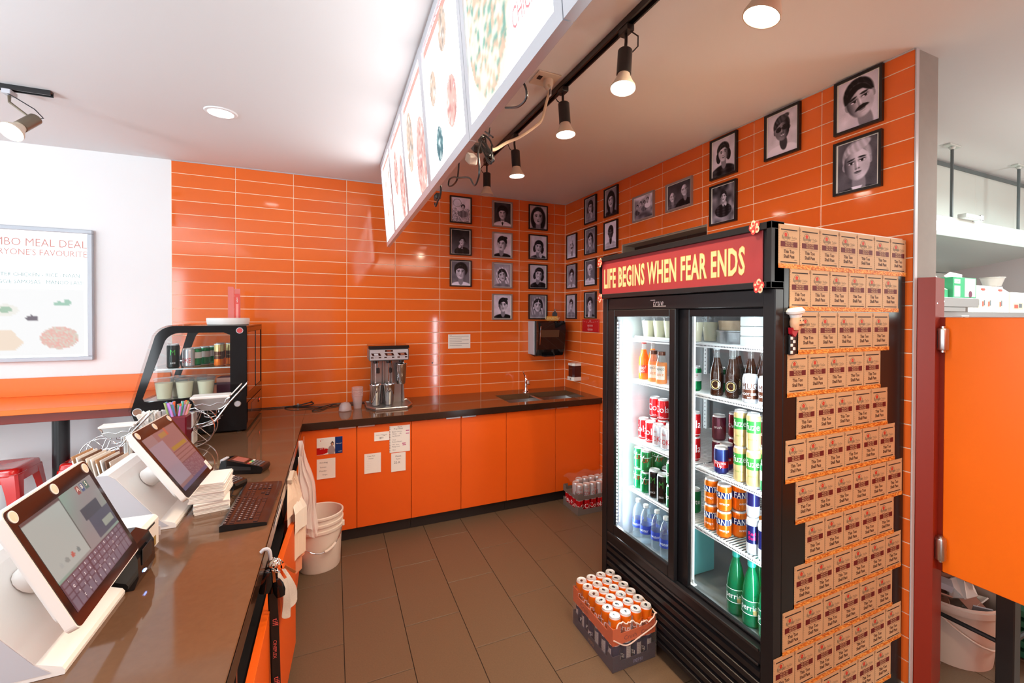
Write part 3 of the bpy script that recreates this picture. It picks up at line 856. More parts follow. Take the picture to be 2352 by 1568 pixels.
# black cables, plug blocks and the white extension lead behind the boards
t = thing('ceiling_outlet', (-1.345, -2.312, zc(-1.345, -2.312)), 'white ceiling socket plate with a plug between the boards and the track', 'socket')
z = zc(-1.345, -2.312)
mb = MB(); mb.box(-1.405, -1.285, -2.375, -2.25, z-.008, z-.0005, BEIGE, .002); mb.build('plate', t)
mb = MB(); mb.lathe([(0, 0), (.024, 0), (.024, -.03), (.015, -.045), (0, -.045)], (-1.33, -2.32, z-.008), 16, BEIGE); mb.build('plug', t)
mb = MB(); mb.box(-1.39, -1.37, -2.34, -2.31, z-.011, z-.008, BLACK); mb.build('socket_face', t)
t = thing('extension_lead', (-1.38, -2.1, 2.7), 'white extension lead drooping from the ceiling socket to the knot of black cable', 'cable')
mb = MB()
def bez(pts, n=10):
    out = []; P = [Vector(p) for p in pts]; P = [P[0]]+P+[P[-1]]
    for i in range(1, len(P)-2):
        for k in range(n):
            s = k/n; a, b, c, d = P[i-1:i+3]
            out.append(.5*((2*b)+(c-a)*s+(2*a-5*b+4*c-d)*s*s+(3*b-a-3*c+d)*s**3))
    out.append(P[-2]); return out
LEAD = [(-1.335, -2.33, 2.775), (-1.345, -2.37, 2.736), (-1.36, -2.365, 2.675), (-1.4, -2.397, 2.569), (-1.44, -2.412, 2.521), (-1.53, -2.445, 2.445), (-1.62, -2.519, 2.379), (-1.72, -2.661, 2.287), (-1.77, -2.740, 2.250)]
mb.tube(bez(LEAD), .0065, mat('white_cable', S(225, 205, 175), .5), 8); mb.build('cable', t)
mb = MB(); mb.box(-1.352, -1.350, -2.395, -2.360, 2.69, 2.735, PAPER, .0005); mb.box(-1.3525, -1.3521, -2.39, -2.365, 2.70, 2.725, INK); mb.build('tag', t)
t = thing('black_cable', (-1.82, -2.70, 2.25), 'tangled black cable with a coil and plugs hanging behind the menu boards', 'cable')
mb = MB(); K = Vector((-1.785, -2.745, 2.262))
for j in range(5):
    rs = random.Random(j)
    pts = [K+Vector((.018*math.cos(a*1.0+j)+rs.uniform(-.008, .008), .030*math.sin(a+j*.7), .048*math.sin(a+.5*j)-.006*j)) for a in [k*2*PI/9 for k in range(10)]]
    mb.tube(bez(pts, 5), .0034, BLACKM, 6)
part(mb.build('coil', t), kind='stuff')
mb = MB(); mb.tube(bez([K+Vector((-.02, .0, .01)), (-1.83, -2.790, 2.219), (-1.83, -2.804, 2.16), (-1.83, -2.795, 2.126), (-1.83, -2.746, 2.11), (-1.83, -2.690, 2.150), (-1.83, -2.622, 2.174), (-1.83, -2.52, 2.200), (-1.83, -2.44, 2.226), (-1.83, -2.361, 2.238), (-1.83, -2.345, 2.215), (-1.83, -2.42, 2.197), (-1.83, -2.49, 2.20), (-1.83, -2.515, 2.23), (-1.83, -2.522, 2.262)]), .0036, BLACKM, 6); mb.build('long_loop', t)
mb = MB(Matrix.Translation((-1.79, -2.635, 2.290)) @ Matrix.Rotation(.55, 4, 'X')); mb.box(-.017, .017, -.032, .030, -.014, .014, BLACKM, .004); mb.build('plug_block', t)
mb = MB(Matrix.Translation((-1.79, -2.565, 2.268)) @ Matrix.Rotation(.55, 4, 'X')); mb.box(-.018, .018, -.030, .034, -.018, .018, PLAST, .006); part(mb.build('adapter', t), 'white adapter')
t = thing('black_cable', (-1.87, -3.25, 2.18), 'short curved black cable end beside the biggest menu board', 'cable')
mb = MB(); mb.tube(bez([(-1.876, -3.19, 2.193), (-1.87, -3.24, 2.174), (-1.87, -3.279, 2.163), (-1.87, -3.315, 2.163), (-1.87, -3.318, 2.18), (-1.872, -3.309, 2.200), (-1.885, -3.305, 2.215)]), .0030, BLACKM, 6); mb.build('cord', t)
t = thing('cable_tie', (-1.87, -3.04, 2.18), 'tiny forked black cable tie near the coil of black cable', 'cable tie')
mb = MB(); mb.tube([(-1.885, -3.005, 2.205), (-1.87, -3.068, 2.160)], .0028, BLACKM, 6); mb.tube([(-1.87, -3.041, 2.198), (-1.87, -3.030, 2.176)], .0028, BLACKM, 6); mb.build('tie', t)
t = thing('black_plug', (-1.86, -2.29, 2.19), 'black plug and cable hanging behind the third menu board', 'plug')
mb = MB(); mb.tube(bez([(-1.865, -2.32, 2.24), (-1.86, -2.325, 2.205), (-1.86, -2.31, 2.175), (-1.86, -2.26, 2.165), (-1.86, -2.215, 2.15), (-1.86, -2.19, 2.17)]), .0042, BLACKM, 6); mb.build('cord', t)
mb = MB(Matrix.Translation((-1.86, -2.245, 2.185))); mb.box(-.012, .012, -.028, .022, -.014, .014, BLACKM, .004); mb.build('plug_body', t)

# ================================================================= PORTRAITS
def portrait(w, h, p):
    yy, xx = np.mgrid[0:h, 0:w]; u = xx/(w-1.); v = 1-yy/(h-1.)
    asp = p.get('asp', 1.22)
    rs = np.random.RandomState(p.get('seed', 1))
    low = rs.rand(7, 7); gi = np.linspace(0, 6, h); gj = np.linspace(0, 6, w)
    def up(a):
        b = np.stack([np.interp(gj, range(7), r) for r in a]); return np.stack([np.interp(gi, range(7), b[:, k]) for k in range(w)], 1)
    nz = up(low)
    img = p.get('bg', .7)+(p.get('bg2', p.get('bg', .7))-p.get('bg', .7))*(1-v)+(nz-.5)*p.get('bgn', .12)
    if p.get('scribble'):
        n2 = rs.rand(h, w); img = np.where((n2 > .62) & (v < .48+.1*np.sin(u*9)), .28, img)
        ring = abs(np.sqrt(((u-.3)/.22)**2+((v-.78)/.16)**2)-1) < .05; img = np.where(ring, .3, img)
    def blend(img, m_, c): return img*(1-m_)+c*m_
    def E(x, y, cx_, cy_, rx, ry, soft=.12, a=0.):
        X, Y = x-cx_, y-cy_
        if a: X, Y = X*math.cos(a)+Y*math.sin(a), -X*math.sin(a)+Y*math.cos(a)
        d = np.sqrt((X/rx)**2+(Y/ry)**2)
        return np.clip((1-d)/soft+.5, 0, 1)
    for fc in p['faces']:
        f = fc['w']; an = math.radians(fc.get('tilt', 0)); dx = (u-fc['x']); dy = (v-fc['y'])*asp
        x = (dx*math.cos(an)+dy*math.sin(an))/f; y = (-dx*math.sin(an)+dy*math.cos(an))/f
        X0_, Y0_ = dx/f, dy/f
        hair = fc.get('hair', 'short'); ht = fc.get('ht', .12); sk = fc.get('skin', .80); tn = fc.get('turn', 0)*.22; L = fc.get('light', -1)
        strand = .05*np.sin(x*14+y*5+nz*6)
        if hair == 'long': img = blend(img, E(x, y, 0, -.35, 1.55, 2.2, .15), ht+strand)
        if hair == 'big': img = blend(img, E(x, y, .05, .55, 1.42, 1.35, .15), ht+strand)
        if hair == 'wave': img = blend(img, np.maximum(E(x, y, 0, .5, 1.3, 1.25, .15), np.maximum(E(x, y, -1.05, -.5, .5, .9), E(x, y, 1.05, -.5, .5, .9))), ht+strand*1.5)
        if hair == 'veil':
            img = blend(img, E(x, y, 0, -.5, 1.75, 2.5, .12), fc.get('veil', .75)+.12*np.sin(x*9+y*3)); img = blend(img, E(x, y, 0, .1, 1.25, 1.5, .12), ht+strand)
        if hair in ('short', 'quiff', 'curly'): img = blend(img, E(x, y, .03, .48, 1.13, 1.08+(.15 if hair != 'short' else 0), .12), ht+strand*(2 if hair == 'curly' else 1))
        cl = fc.get('cloth', .2)
        img = blend(img, E(X0_, Y0_, 0, -3.55, 2.9, 1.75, .1), cl+.10*np.sin(X0_*3+1)*(1-cl)+.04*np.sin(Y0_*9))
        img = blend(img, E(x, y, 0, -1.55, .52, .95, .2)*(y < -.6), sk-.28)
        if fc.get('collar'): 
            img = blend(img, (np.clip((.30+(Y0_+2.1)*.55-abs(X0_))*9, 0, 1))*(Y0_ > -2.6)*(Y0_ < -1.75), fc['collar'])
        if fc.get('tie'): img = blend(img, E(X0_, Y0_, 0, -2.35, .16, .5), .12)
        if fc.get('bow'): img = blend(img, np.maximum(E(X0_, Y0_, -.25, -1.98, .28, .15), E(X0_, Y0_, .25, -1.98, .28, .15)), .06)
        face = E(x, y, 0, -.02, 1.0, 1.30, .10)
        jaw = E(x, y, 0, .15, 1.04, 1.18, .10)
        face = np.minimum(face, 1)
        sh = sk+.10*np.clip(L*x, -1, 1)*-1*(-1)-.20*np.clip(np.abs(x)-.35, 0, 1)-.10*np.clip(-y-.8, 0, 1)
        sh = sh-.34*np.clip(-L*x-.05, 0, 1)-.10*E(x, y, -L*-.55, -.45, .45, .45, .9)
        ears = np.maximum(E(x, y, -1.0-tn*.3, -.05, .16, .30), E(x, y, 1.0-tn*.3, -.05, .16, .30))
        if hair in ('short', 'quiff', 'bald', 'curly', 'thin'): img = blend(img, ears, sk-.22)
        img = blend(img, face, sh)
        fx = x-tn
        # hairline over the forehead
        if hair in ('short', 'big', 'quiff', 'curly', 'wave', 'long', 'veil'):
            hl = fc.get('line', .70)
            part_x = fc.get('part', .25)
            cut = hl+.12*np.sin(x*4+1)*(hair in ('quiff', 'curly', 'short'))+.22*np.clip(.6-abs(x-part_x), 0, .6)*(hair in ('long', 'wave', 'veil'))-.42*np.clip(abs(x)-.45, 0, 1)*1.6
            img = blend(img, face*np.clip((y-cut)*9+.5, 0, 1), ht+strand)
            if hair == 'quiff': img = blend(img, E(x, y, .25, 1.25, .95, .38, .2, .2), ht+.10+strand)
            if hair == 'short': img = blend(img, np.maximum(E(x, y, -1.0, .35, .16, .5), E(x, y, 1.0, .35, .16, .5)), ht)
        if hair == 'thin': img = blend(img, np.maximum(E(x, y, -.92, .55, .28, .6), np.maximum(E(x, y, .92, .55, .28, .6), E(x, y, 0, 1.2, .8, .25))), ht)
        if hair == 'veil': img = blend(img, E(x, y, part_x*0, .78, .09, .12), .92); img = blend(img, E(x, y, 0, .95, .05, .35), .85)
        # features
        for s_ in (-1, 1):
            ex = s_*.42
            img = blend(img, E(fx, y, ex, .16, .34, .19, .5)*.55*face, sk-.35)
            img = blend(img, E(fx, y, ex, .10, .23, .085, .35)*face, .88)
            img = blend(img, E(fx, y, ex+fc.get('gaze', 0)*.07, .10, .10, .10, .3)*face, .06)
            img = blend(img, E(fx, y, ex, .165, .25, .045, .5)*face, .10)
            img = blend(img, E(fx, y, ex*1.02, .37, .31, fc.get('brow', .06), .5, -s_*.12)*face, .12)
        img = blend(img, E(fx, y, -L*.13, -.15, .08, .36, .8)*.55*face, sk-.35)
        img = blend(img, E(fx, y, L*.03, -.22, .06, .30, .8)*.5*face, min(.97, sk+.15))
        img = blend(img, np.maximum(E(fx, y, -.11, -.43, .09, .045, .6), E(fx, y, .11, -.43, .09, .045, .6))*face, sk-.5)
        img = blend(img, E(fx, y, 0, -.40, .2, .1, .9)*.35*face, sk-.3)
        lip = fc.get('lip', .32)
        if fc.get('smile'):
            img = blend(img, E(fx, y+.25*fx*fx*-1.0, 0, -.70, .38, .11, .4)*face, lip); img = blend(img, E(fx, y-.25*fx*fx, 0, -.70, .28, .05, .4)*face, .95)
        else:
            img = blend(img, E(fx, y, 0, -.68, .30, .055, .4)*face, lip-.1); img = blend(img, E(fx, y, 0, -.76, .24, .06, .6)*face, lip+.12)
        img = blend(img, E(fx, y, 0, -.92, .22, .05, 1.)*.4*face, sk-.25)
        if fc.get('stache'): img = blend(img, E(fx, y+.30*fx*fx, 0, -.54, .52, .14, .3)*face, .07)
        if fc.get('beard'): img = blend(img, face*np.clip((-y-.5)*3, 0, 1)*.7, .25)
        if fc.get('glasses'):
            g = np.maximum(E(fx, y, -.44, .10, .40, .29, .15), E(fx, y, .44, .10, .40, .29, .15)); g = np.maximum(g, E(fx, y, 0, .18, .2, .05))
            img = blend(img, g*.92, .13+.14*np.clip(y, 0, 1)); 
        if fc.get('bindi'): img = blend(img, E(fx, y, 0, .52, .055, .06), .08)
        if fc.get('ear'): img = blend(img, np.maximum(E(x, y, -1.05, -.62, .13, .22), E(x, y, 1.05, -.62, .13, .22)), .9)
        if fc.get('hand'): 
            img = blend(img, E(x, y, .75*fc['hand'], -1.75, .42, .75, .15, .3*fc['hand']), sk-.05)
            for q in range(3): img = blend(img, E(x, y, (.45+.22*q)*fc['hand'], -1.35, .02, .4), .35)
    img = np.clip(.47+(img-.47)*1.22+(rs.rand(h, w)-.5)*.03, 0.03, .97)
    tint = np.stack([img*.97+.02, img*.93+.015, img*.99+.035], -1)
    return np.clip(tint, 0, 1)
FB = mat('black_picture_frame', (.012, .011, .013), .25)
FG = mat('silver_grey_picture_frame', (.36, .31, .30), .3, .4)
PRINT = colmat('photo_print', .30, 0, .3)
def F1(**k):
    f = dict(dict(x=.5, y=.56, w=.23), **k); f['w'] *= 1.14; return f
def frame(side, a0, z0, wd, hg, p, label, gray=False, res=(54, 66)):
    """side 'b': a0 = left X on the back wall;  side 'r': a0 = far Y on the right wall"""
    c = (a0+wd/2, -.002, z0+hg/2) if side == 'b' else (-.002, a0-wd/2, z0+hg/2)
    t = thing('framed_portrait', c, label, 'picture', 'framed black-and-white portraits')
    fm = FG if gray else FB
    if side == 'b': Q = lambda u, v, d: (a0+u*wd, -.0019-d, z0+v*hg)
    else: Q = lambda u, v, d: (-.0019-d, a0-u*wd, z0+v*hg)
    fw, fh = .0125/wd, .0125/hg
    mb = MB()
    def bar(u0, u1, v0, v1, d0, d1, m_):
        vs = [Q(u0, v0, d0), Q(u1, v0, d0), Q(u1, v1, d0), Q(u0, v1, d0), Q(u0, v0, d1), Q(u1, v0, d1), Q(u1, v1, d1), Q(u0, v1, d1)]
        mb.add(vs, [(3, 2, 1, 0), (4, 5, 6, 7), (0, 1, 5, 4), (1, 2, 6, 5), (2, 3, 7, 6), (3, 0, 4, 7)], m_)
    D = .018
    bar(0, 1, 0, fh, 0, D, fm); bar(0, 1, 1-fh, 1, 0, D, fm); bar(0, fw, fh, 1-fh, 0, D, fm); bar(1-fw, 1, fh, 1-fh, 0, D, fm)
    mb.build('frame', t)
    mb = MB(); bar(fw, 1-fw, fh, 1-fh, .002, .010, PAPER); mb.build('mount', t)
    sx = p.get('side', 0.) ; mg = .008
    arr = portrait(res[0], res[1], p)
    u0, u1, v0, v1 = fw+mg/wd*(1+sx), 1-fw-mg/wd, fh+mg/hg*.4, 1-fh-mg/hg*.4
    paint('photo', arr, lambda u, v: Q(u0+(u1-u0)*u, v0+(v1-v0)*v, .0104), t, PRINT)
    return t
fw_, fh_ = .218, .262
cols = [-1.272, -.840, -.440]
P_back = [
 (0, 2.546, dict(bg=.86, bg2=.8, scribble=1, seed=4, faces=[dict(x=.62, y=.62, w=.10, hair='short', cloth=.45)]), 'black frame, pale scribbly picture of a person holding a hoop, top left on back wall', 0),
 (0, 2.233, dict(bg=.14, bg2=.45, seed=5, faces=[dict(x=.58, y=.52, w=.15, hair='short', cloth=.08, collar=.9, bow=1, hand=-1, smile=1, tilt=-6)]), 'black frame, smiling person in a bow tie against a dark background', 0),
 (0, 1.926, dict(bg=.42, seed=6, faces=[F1(y=.55, w=.235, hair='big', cloth=.90, ht=.10, light=-1)]), 'black frame, young person in a white top, lowest in the left column', 0),
 (1, 2.545, dict(bg=.25, seed=7, faces=[F1(y=.53, w=.20, hair='big', cloth=.86, collar=.95, tie=1, ht=.05)]), 'grey frame, person with a full head of hair, white shirt and tie', 1),
 (1, 2.229, dict(bg=.80, seed=8, faces=[F1(x=.47, y=.55, w=.23, hair='quiff', cloth=.05, turn=-1, tilt=-4, ht=.05)]), 'grey frame, dark quiff and dark collar, looking left on a light ground', 1),
 (1, 1.923, dict(bg=.62, seed=9, faces=[F1(y=.50, w=.20, hair='veil', cloth=.5, tilt=8, lip=.25, ear=1, bindi=1)]), 'grey frame, person in a jewelled pale veil with head tilted', 1),
 (1, 1.603, dict(bg=.78, seed=10, faces=[F1(x=.54, y=.56, w=.22, hair='quiff', cloth=.10, light=1, ht=.06, brow=.08)]), 'grey frame, stern face over a dark pullover, bottom of the middle column', 1),
 (2, 2.550, dict(bg=.72, seed=11, faces=[F1(y=.52, w=.275, hair='long', cloth=.25, lip=.22, line=.95, part=0)]), 'black frame, close-up of a person with centre-parted dark hair', 0),
 (2, 2.237, dict(bg=.78, seed=12, faces=[F1(x=.54, y=.50, w=.20, hair='wave', cloth=.3, tilt=-8, lip=.15, hand=1, bindi=1)]), 'black frame, person with pinned-up hair and a hand under the chin', 0),
 (2, 1.926, dict(bg=.72, seed=13, faces=[F1(x=.56, y=.60, w=.20, hair='wave', cloth=.12, tilt=-12, smile=1)]), 'black frame, smiling person with wavy hair and bare shoulders', 0),
 (2, 1.608, dict(bg=.50, seed=14, faces=[F1(y=.55, w=.22, hair='veil', veil=.6, cloth=.55, tilt=-5, ear=1, bindi=1)]), 'black frame, veiled person with an earring, directly above the towel dispenser', 0)]
for c_, z_, p_, l_, g_ in P_back: frame('b', cols[c_], z_, fw_, fh_, p_, l_, bool(g_))
P_right = [
 (-.056, 2.245, dict(bg=.75, seed=21, faces=[F1(y=.55, w=.22, hair='thin', ht=.75, stache=1, cloth=.85, tilt=6)]), 'black frame in the corner column, grey-haired face with a moustache', 0),
 (-.057, 1.930, dict(bg=.60, seed=22, faces=[F1(y=.52, w=.22, hair='short', cloth=.8)]), 'black frame in the corner column, young face with side-parted hair', 0),
 (-.050, 1.612, dict(bg=.70, seed=23, faces=[F1(y=.58, w=.18, hair='short', cloth=.5, turn=1)]), 'black frame in the corner column, person in a patterned top, lowest', 0),
 (-.433, 2.550, dict(bg=.55, seed=24, faces=[F1(y=.60, w=.19, hair='wave', cloth=.55, turn=-1, hand=1, tilt=-8)]), 'black frame, person with hair drawn back and clasped hands, top of second column', 0),
 (-.434, 2.247, dict(bg=.50, seed=25, faces=[F1(y=.52, w=.22, hair='veil', veil=.55, cloth=.45, bindi=1)]), 'black frame, person with a forehead jewel and veil, second column', 0),
 (-.434, 1.938, dict(bg=.42, seed=26, faces=[F1(x=.47, y=.60, w=.19, hair='thin', ht=.86, cloth=.82, turn=1)]), 'black frame, white-haired person in a pale top, second column', 0),
 (-.435, 1.619, dict(bg=.40, seed=27, faces=[F1(y=.52, w=.23, hair='short', cloth=.10, turn=1, hand=-1, tilt=10)]), 'black frame, person with a hand at the mouth, bottom of second column', 0),
 (-.790, 2.548, dict(bg=.55, seed=28, faces=[F1(y=.55, w=.22, hair='long', cloth=.2, ht=.06, lip=.2, part=0, tilt=6)]), 'black frame, long dark straight hair, right of the veiled portraits', 0),
 (-.788, 2.244, dict(bg=.86, seed=29, faces=[F1(y=.60, w=.19, hair='curly', skin=.38, cloth=.7, lip=.12)]), 'black frame, dark-skinned face in shadow on a white ground', 0),
 (-.788, 1.936, dict(bg=.3, seed=30, faces=[F1(hair='short')]), 'black frame almost hidden behind the top of the fridge', 0),
 (-2.076, 2.541, dict(bg=.80, seed=33, faces=[F1(y=.60, w=.19, hair='wave', cloth=.18, tilt=4)]), 'black frame, person with collar-length hair in a dark shirt, upper of a pair', 0),
 (-2.075, 2.240, dict(bg=.32, bg2=.5, bgn=.5, seed=34, faces=[dict(x=.52, y=.68, w=.13, hair='short', cloth=.15, collar=.7, hand=1, light=1)]), 'black frame, person in a dark jacket holding a hand to the chest', 0),
 (-2.491, 2.540, dict(bg=.80, seed=35, faces=[F1(y=.58, w=.22, hair='quiff', ht=.20, skin=.55, cloth=.95, glasses=1, smile=1, tilt=8)]), 'black frame, smiling older person in big dark glasses and white shirt', 0),
 (-2.890, 2.540, dict(bg=.82, seed=36, faces=[F1(x=.55, y=.52, w=.30, hair='curly', ht=.06, cloth=.85, stache=1, tilt=16, line=.66, brow=.08, light=1, gaze=1)]), 'black frame, dark moustache and tilted head, topmost at right', 0),
 (-2.889, 2.241, dict(bg=.36, seed=37, faces=[F1(x=.50, y=.53, w=.29, hair='quiff', ht=.62, cloth=.15, collar=.9, tilt=6, light=1, line=.98)]), 'black frame, fair swept-back hair, directly below the moustached face', 0)]
for y_, z_, p_, l_, g_ in P_right: frame('r', y_, z_, fw_, fh_, p_, l_, bool(g_), (72, 88) if y_ < -2 else (48, 58))
frame('r', -1.228, 2.424, .272, .208, dict(asp=.76, bg=.85, bg2=.45, bgn=.5, seed=31, faces=[dict(x=.18+.19*k, y=.58+.06*(k % 2)+.05*k, w=.055, hair='short', cloth=(.3, .6, .4, .9)[k]) for k in range(4)]), 'small grey landscape frame with a group of four people', True)
frame('r', -1.639, 2.423, .272, .206, dict(asp=.76, bg=.25, bg2=.4, seed=32, faces=[dict(x=.22, y=.48, w=.115, hair='bald', cloth=.4, smile=1, tilt=5), dict(x=.76, y=.62, w=.135, hair='bald', cloth=.06, smile=1, tilt=8)]), 'grey landscape frame with two bald smiling people', True)

# ---------------------------------------------------------------- small things on the tiled walls
t = thing('towel_dispenser', (-.26, -.1, 1.4), 'smoky black paper towel dispenser on the back wall by the corner', 'dispenser')
mb = MB()
SM = glass('smoked_plastic', (.10, .05, .04), .25, 1.45, .05, (.02, .015, .012))
out = [(0.0, 1.245), (-.13, 1.225), (-.165, 1.235), (-.205, 1.30), (-.235, 1.50), (-.225, 1.575), (-.20, 1.592), (0.0, 1.592)]
mb.prism(out, 'x', -.425, -.115, BLACKG); mb.build('cover', t)
mb = MB(); mb.box(-.440, -.4255, -.150, -.002, 1.245, 1.590, PLASTD, .003); part(mb.build('side_panel', t), 'pale grey left side panel')
mb = MB(); mb.prism([(-.205, 1.33), (-.2075, 1.33), (-.2365, 1.50), (-.234, 1.50)], 'x', -.395, -.19, mat('brown_window', (.09, .05, .03), .15)); mb.build('window', t)
mb = MB(); mb.tube([(-.40, -.212, 1.35), (-.402, -.233, 1.46), (-.40, -.240, 1.54)], .004, CHROME, 6); mb.build('edge_clip', t)
mb = MB(); mb.box(-.35, -.22, -.20, -.14, 1.226, 1.236, BLACK, .002); mb.build('outlet_lip', t)
t = thing('soap_dispenser', (-.05, -.30, 1.07), 'white and dark soap dispenser on the right wall by the sink', 'dispenser')
def rr(y0, y1, x0, x1): return [(x0, y0), (x1+.012, y0), (x1, y0-.015), (x1, y1+.015), (x1+.012, y1), (x0, y1)]
mb = MB(); o_ = [(-.002, -.235), (-.075, -.235), (-.092, -.255), (-.092, -.335), (-.075, -.355), (-.002, -.355)]
mb.prism(o_, 'z', 1.022, 1.136, mat('dark_soap', (.06, .012, .012), .08)); mb.build('tank', t)
mb = MB(); o2 = [(p[0]*1.04, -.295+(p[1]+.295)*1.05) for p in o_]; mb.prism(o2, 'z', 1.1365, 1.160, PLAST); mb.build('cap', t)
mb = MB(); o3 = [(p[0]*1.12, -.295+(p[1]+.295)*1.08) for p in o_]; mb.prism(o3, 'z', .985, 1.0215, PLAST); mb.box(-.108, -.1035, -.33, -.315, .998, 1.008, INK); mb.build('base', t)
t = thing('wall_notice', (-1.174, -.004, 1.39), 'white printed notice taped on the orange tiles of the back wall', 'paper')
mb = MB(); mb.box(-1.285, -1.063, -.0035, -.0022, 1.322, 1.460, PAPER); mb.build('sheet', t)
mb = MB()
for k in range(6): mb.box(-1.27, -1.27+(.12 if k % 2 else .19), -.0042, -.0036, 1.440-.018*k, 1.4425-.018*k, INK)
mb.text('Notice', wXY(-1.27, 1.448, -.0042), .006, INK, 'L'); mb.build('print', t)
t = thing('red_plaque', (-.004, -.545, 1.545), 'small bright red plaque with pale Hindi lettering on the right wall', 'sign')
mb = MB(); mb.box(-.012, -.002, -.392, -.700, 1.487, 1.612, mat('plaque_red', (.55, .010, .012), .4), .001); mb.build('board', t)
mb = MB(); PK = mat('plaque_pink', S(240, 190, 190), .6)
mb.text('\u0913\u092e', wYZ(-.546, 1.585, -.0126), .016, PK, 'C')
mb.text('\u0936\u0941\u092d \u0932\u093e\u092d', wYZ(-.546, 1.538, -.0126), .022, PK, 'C')
mb.text('\u0938\u094d\u0935\u093e\u0917\u0924\u092e', wYZ(-.546, 1.500, -.0126), .022, PK, 'C')
for k in range(9): 
    yk = -.41-.034*k
    mb.disc((-.0126, yk, 1.592-.012*math.sin(k*PI/8)*1), .004, PK, 6, 'x')
mb.build('lettering', t)
t = thing('card_standee', (-.17, -.1, 1.64), 'cut-out card figure in grey over orange lettering on top of the towel dispenser', 'ornament')
mb = MB(); ORL = mat('standee_orange', S(240, 160, 60), .6)
mb.box(-.27, -.14, -.104, -.100, 1.5925, 1.640, ORL); mb.build('base', t)
mb = MB(); mb.prism([(-.205, 1.640), (-.150, 1.640), (-.148, 1.67), (-.162, 1.685), (-.167, 1.69), (-.162, 1.70), (-.168, 1.715), (-.180, 1.715), (-.186, 1.70), (-.182, 1.69), (-.198, 1.683), (-.206, 1.668)], 'y', -.104, -.100, mat('standee_grey', S(70, 72, 78), .7))
mb.disc((-.174, -.1046, 1.703), .010, mat('standee_skin', S(190, 150, 130), .7), 12, 'y'); mb.build('figure', t)
mb = MB(); mb.text('RAINBOW', wXY(-.205, 1.600, -.1046), .033, mat('standee_cream', S(250, 222, 160), .6), 'C', .80); mb.build('lettering', t)
t = thing('screw_plug', (-1.436, -.004, 1.190), 'small round black plug in the tiles right of the drink mixer', 'plug')
mb = MB(); mb.lathe([(0, -.001), (.006, -.001), (.007, 0)], (0, 0, 0), 12, BLACK); mb.v = [(-1.436+x, -.0022+z*2, 1.190+y) for x, y, z in mb.v]; mb.build('cap', t)
# ================================================================= DISPLAY FRIDGE
FX, FYF, FYN, FT = -.845, -2.066, -3.205, 1.978      # front plane, far side, near side, top
FBK = -.014
LINER = mat('white_liner', (.62, .66, .68), .35, .15)
LED = mat('led_strip', (1, 1, 1), .4, emit=(.86, .96, 1.), estr=16)
FBLK = mat('fridge_black', (.010, .009, .010), .30, spec=.30)
FBLK2 = mat('fridge_black_side', (.010, .009, .009), .24, spec=.25)
fr = thing('display_fridge', ((FX+FBK)/2, (FYF+FYN)/2, FZ), 'tall black two-door glass drinks fridge with a red sign, its side covered in cards', 'fridge')
mb = MB()
mb.box(-.80, FBK, FYN, FYN+.045, FZ+.03, FT-.002, FBLK2, .002)
mb.box(-.80, FBK, FYF-.045, FYF, FZ+.03, FT-.002, FBLK, .002)
mb.box(-.80, FBK, FYN+.045, FYF-.045, 1.668, FT-.002, FBLK); mb.box(-.80, FBK, FYN+.045, FYF-.045, FZ+.03, .335, FBLK)
mb.box(FBK-.03, FBK, FYN+.045, FYF-.045, .335, 1.668, FBLK)
mb.build('cabinet', fr)
mb = MB(); a, b = FYN+.0455, FYF-.0455
LB = mat('grey_liner_back', (.20, .215, .225), .4, .2)
mb.box(-.785, FBK-.031, a, a+.004, .336, 1.667, LINER); mb.box(-.785, FBK-.031, b-.004, b, .336, 1.667, LINER)
mb.box(-.785, FBK-.031, a+.004, b-.004, .336, .342, LB); mb.box(-.785, FBK-.031, a+.004, b-.004, 1.660, 1.667, LINER)
mb.box(FBK-.036, FBK-.031, a+.004, b-.004, .342, 1.660, LB); mb.build('liner', fr)
for y in (FYN+.10, FYF-.10):
    for x in (-.74, -.08):
        mb = MB(); mb.lathe([(0, 0), (.022, 0), (.018, .03), (0, .03)], (x, y, FZ), 12, STEEL); mb.build('foot', fr)
# front framing
mb = MB(); mb.box(FX, -.80, FYN, FYN+.052, .0, 1.742, FBLK, .003); mb.box(FX, -.80, FYF-.048, FYF, .0, 1.742, FBLK, .003)
mb.box(FX+.006, -.80, FYN+.052, FYF-.048, 1.676, 1.742, FBLK, .003); mb.box(FX+.004, -.80, FYN+.052, FYF-.048, .330, .385, FBLK, .004)
mb.build('front_frame', fr)
mb = MB(); mb.box(FX-.002, FX+.004, FYF-.06, FYN+.06, .380, .392, BLACKM, .001); mb.box(FX-.002, FX+.004, FYF-.06, FYN+.06, .326, .334, BLACKM, .001); part(mb.build('door_track', fr))
LG = mat('silver_badge', S(226, 222, 220), .3, .4)
mb = MB()
sk = lambda u, v: (FX+.0045, -2.555-u-v*.30, 1.694+v)
mb.text('true', sk, .030, LG, 'C', 1.0, .004, 1.12); mb.box(FX+.004, FX+.0048, -2.500, -2.535, 1.7195, 1.7225, LG); mb.box(FX+.004, FX+.0048, -2.520, -2.615, 1.6890, 1.6915, LG)
part(mb.build('badge', fr), 'silver script badge')
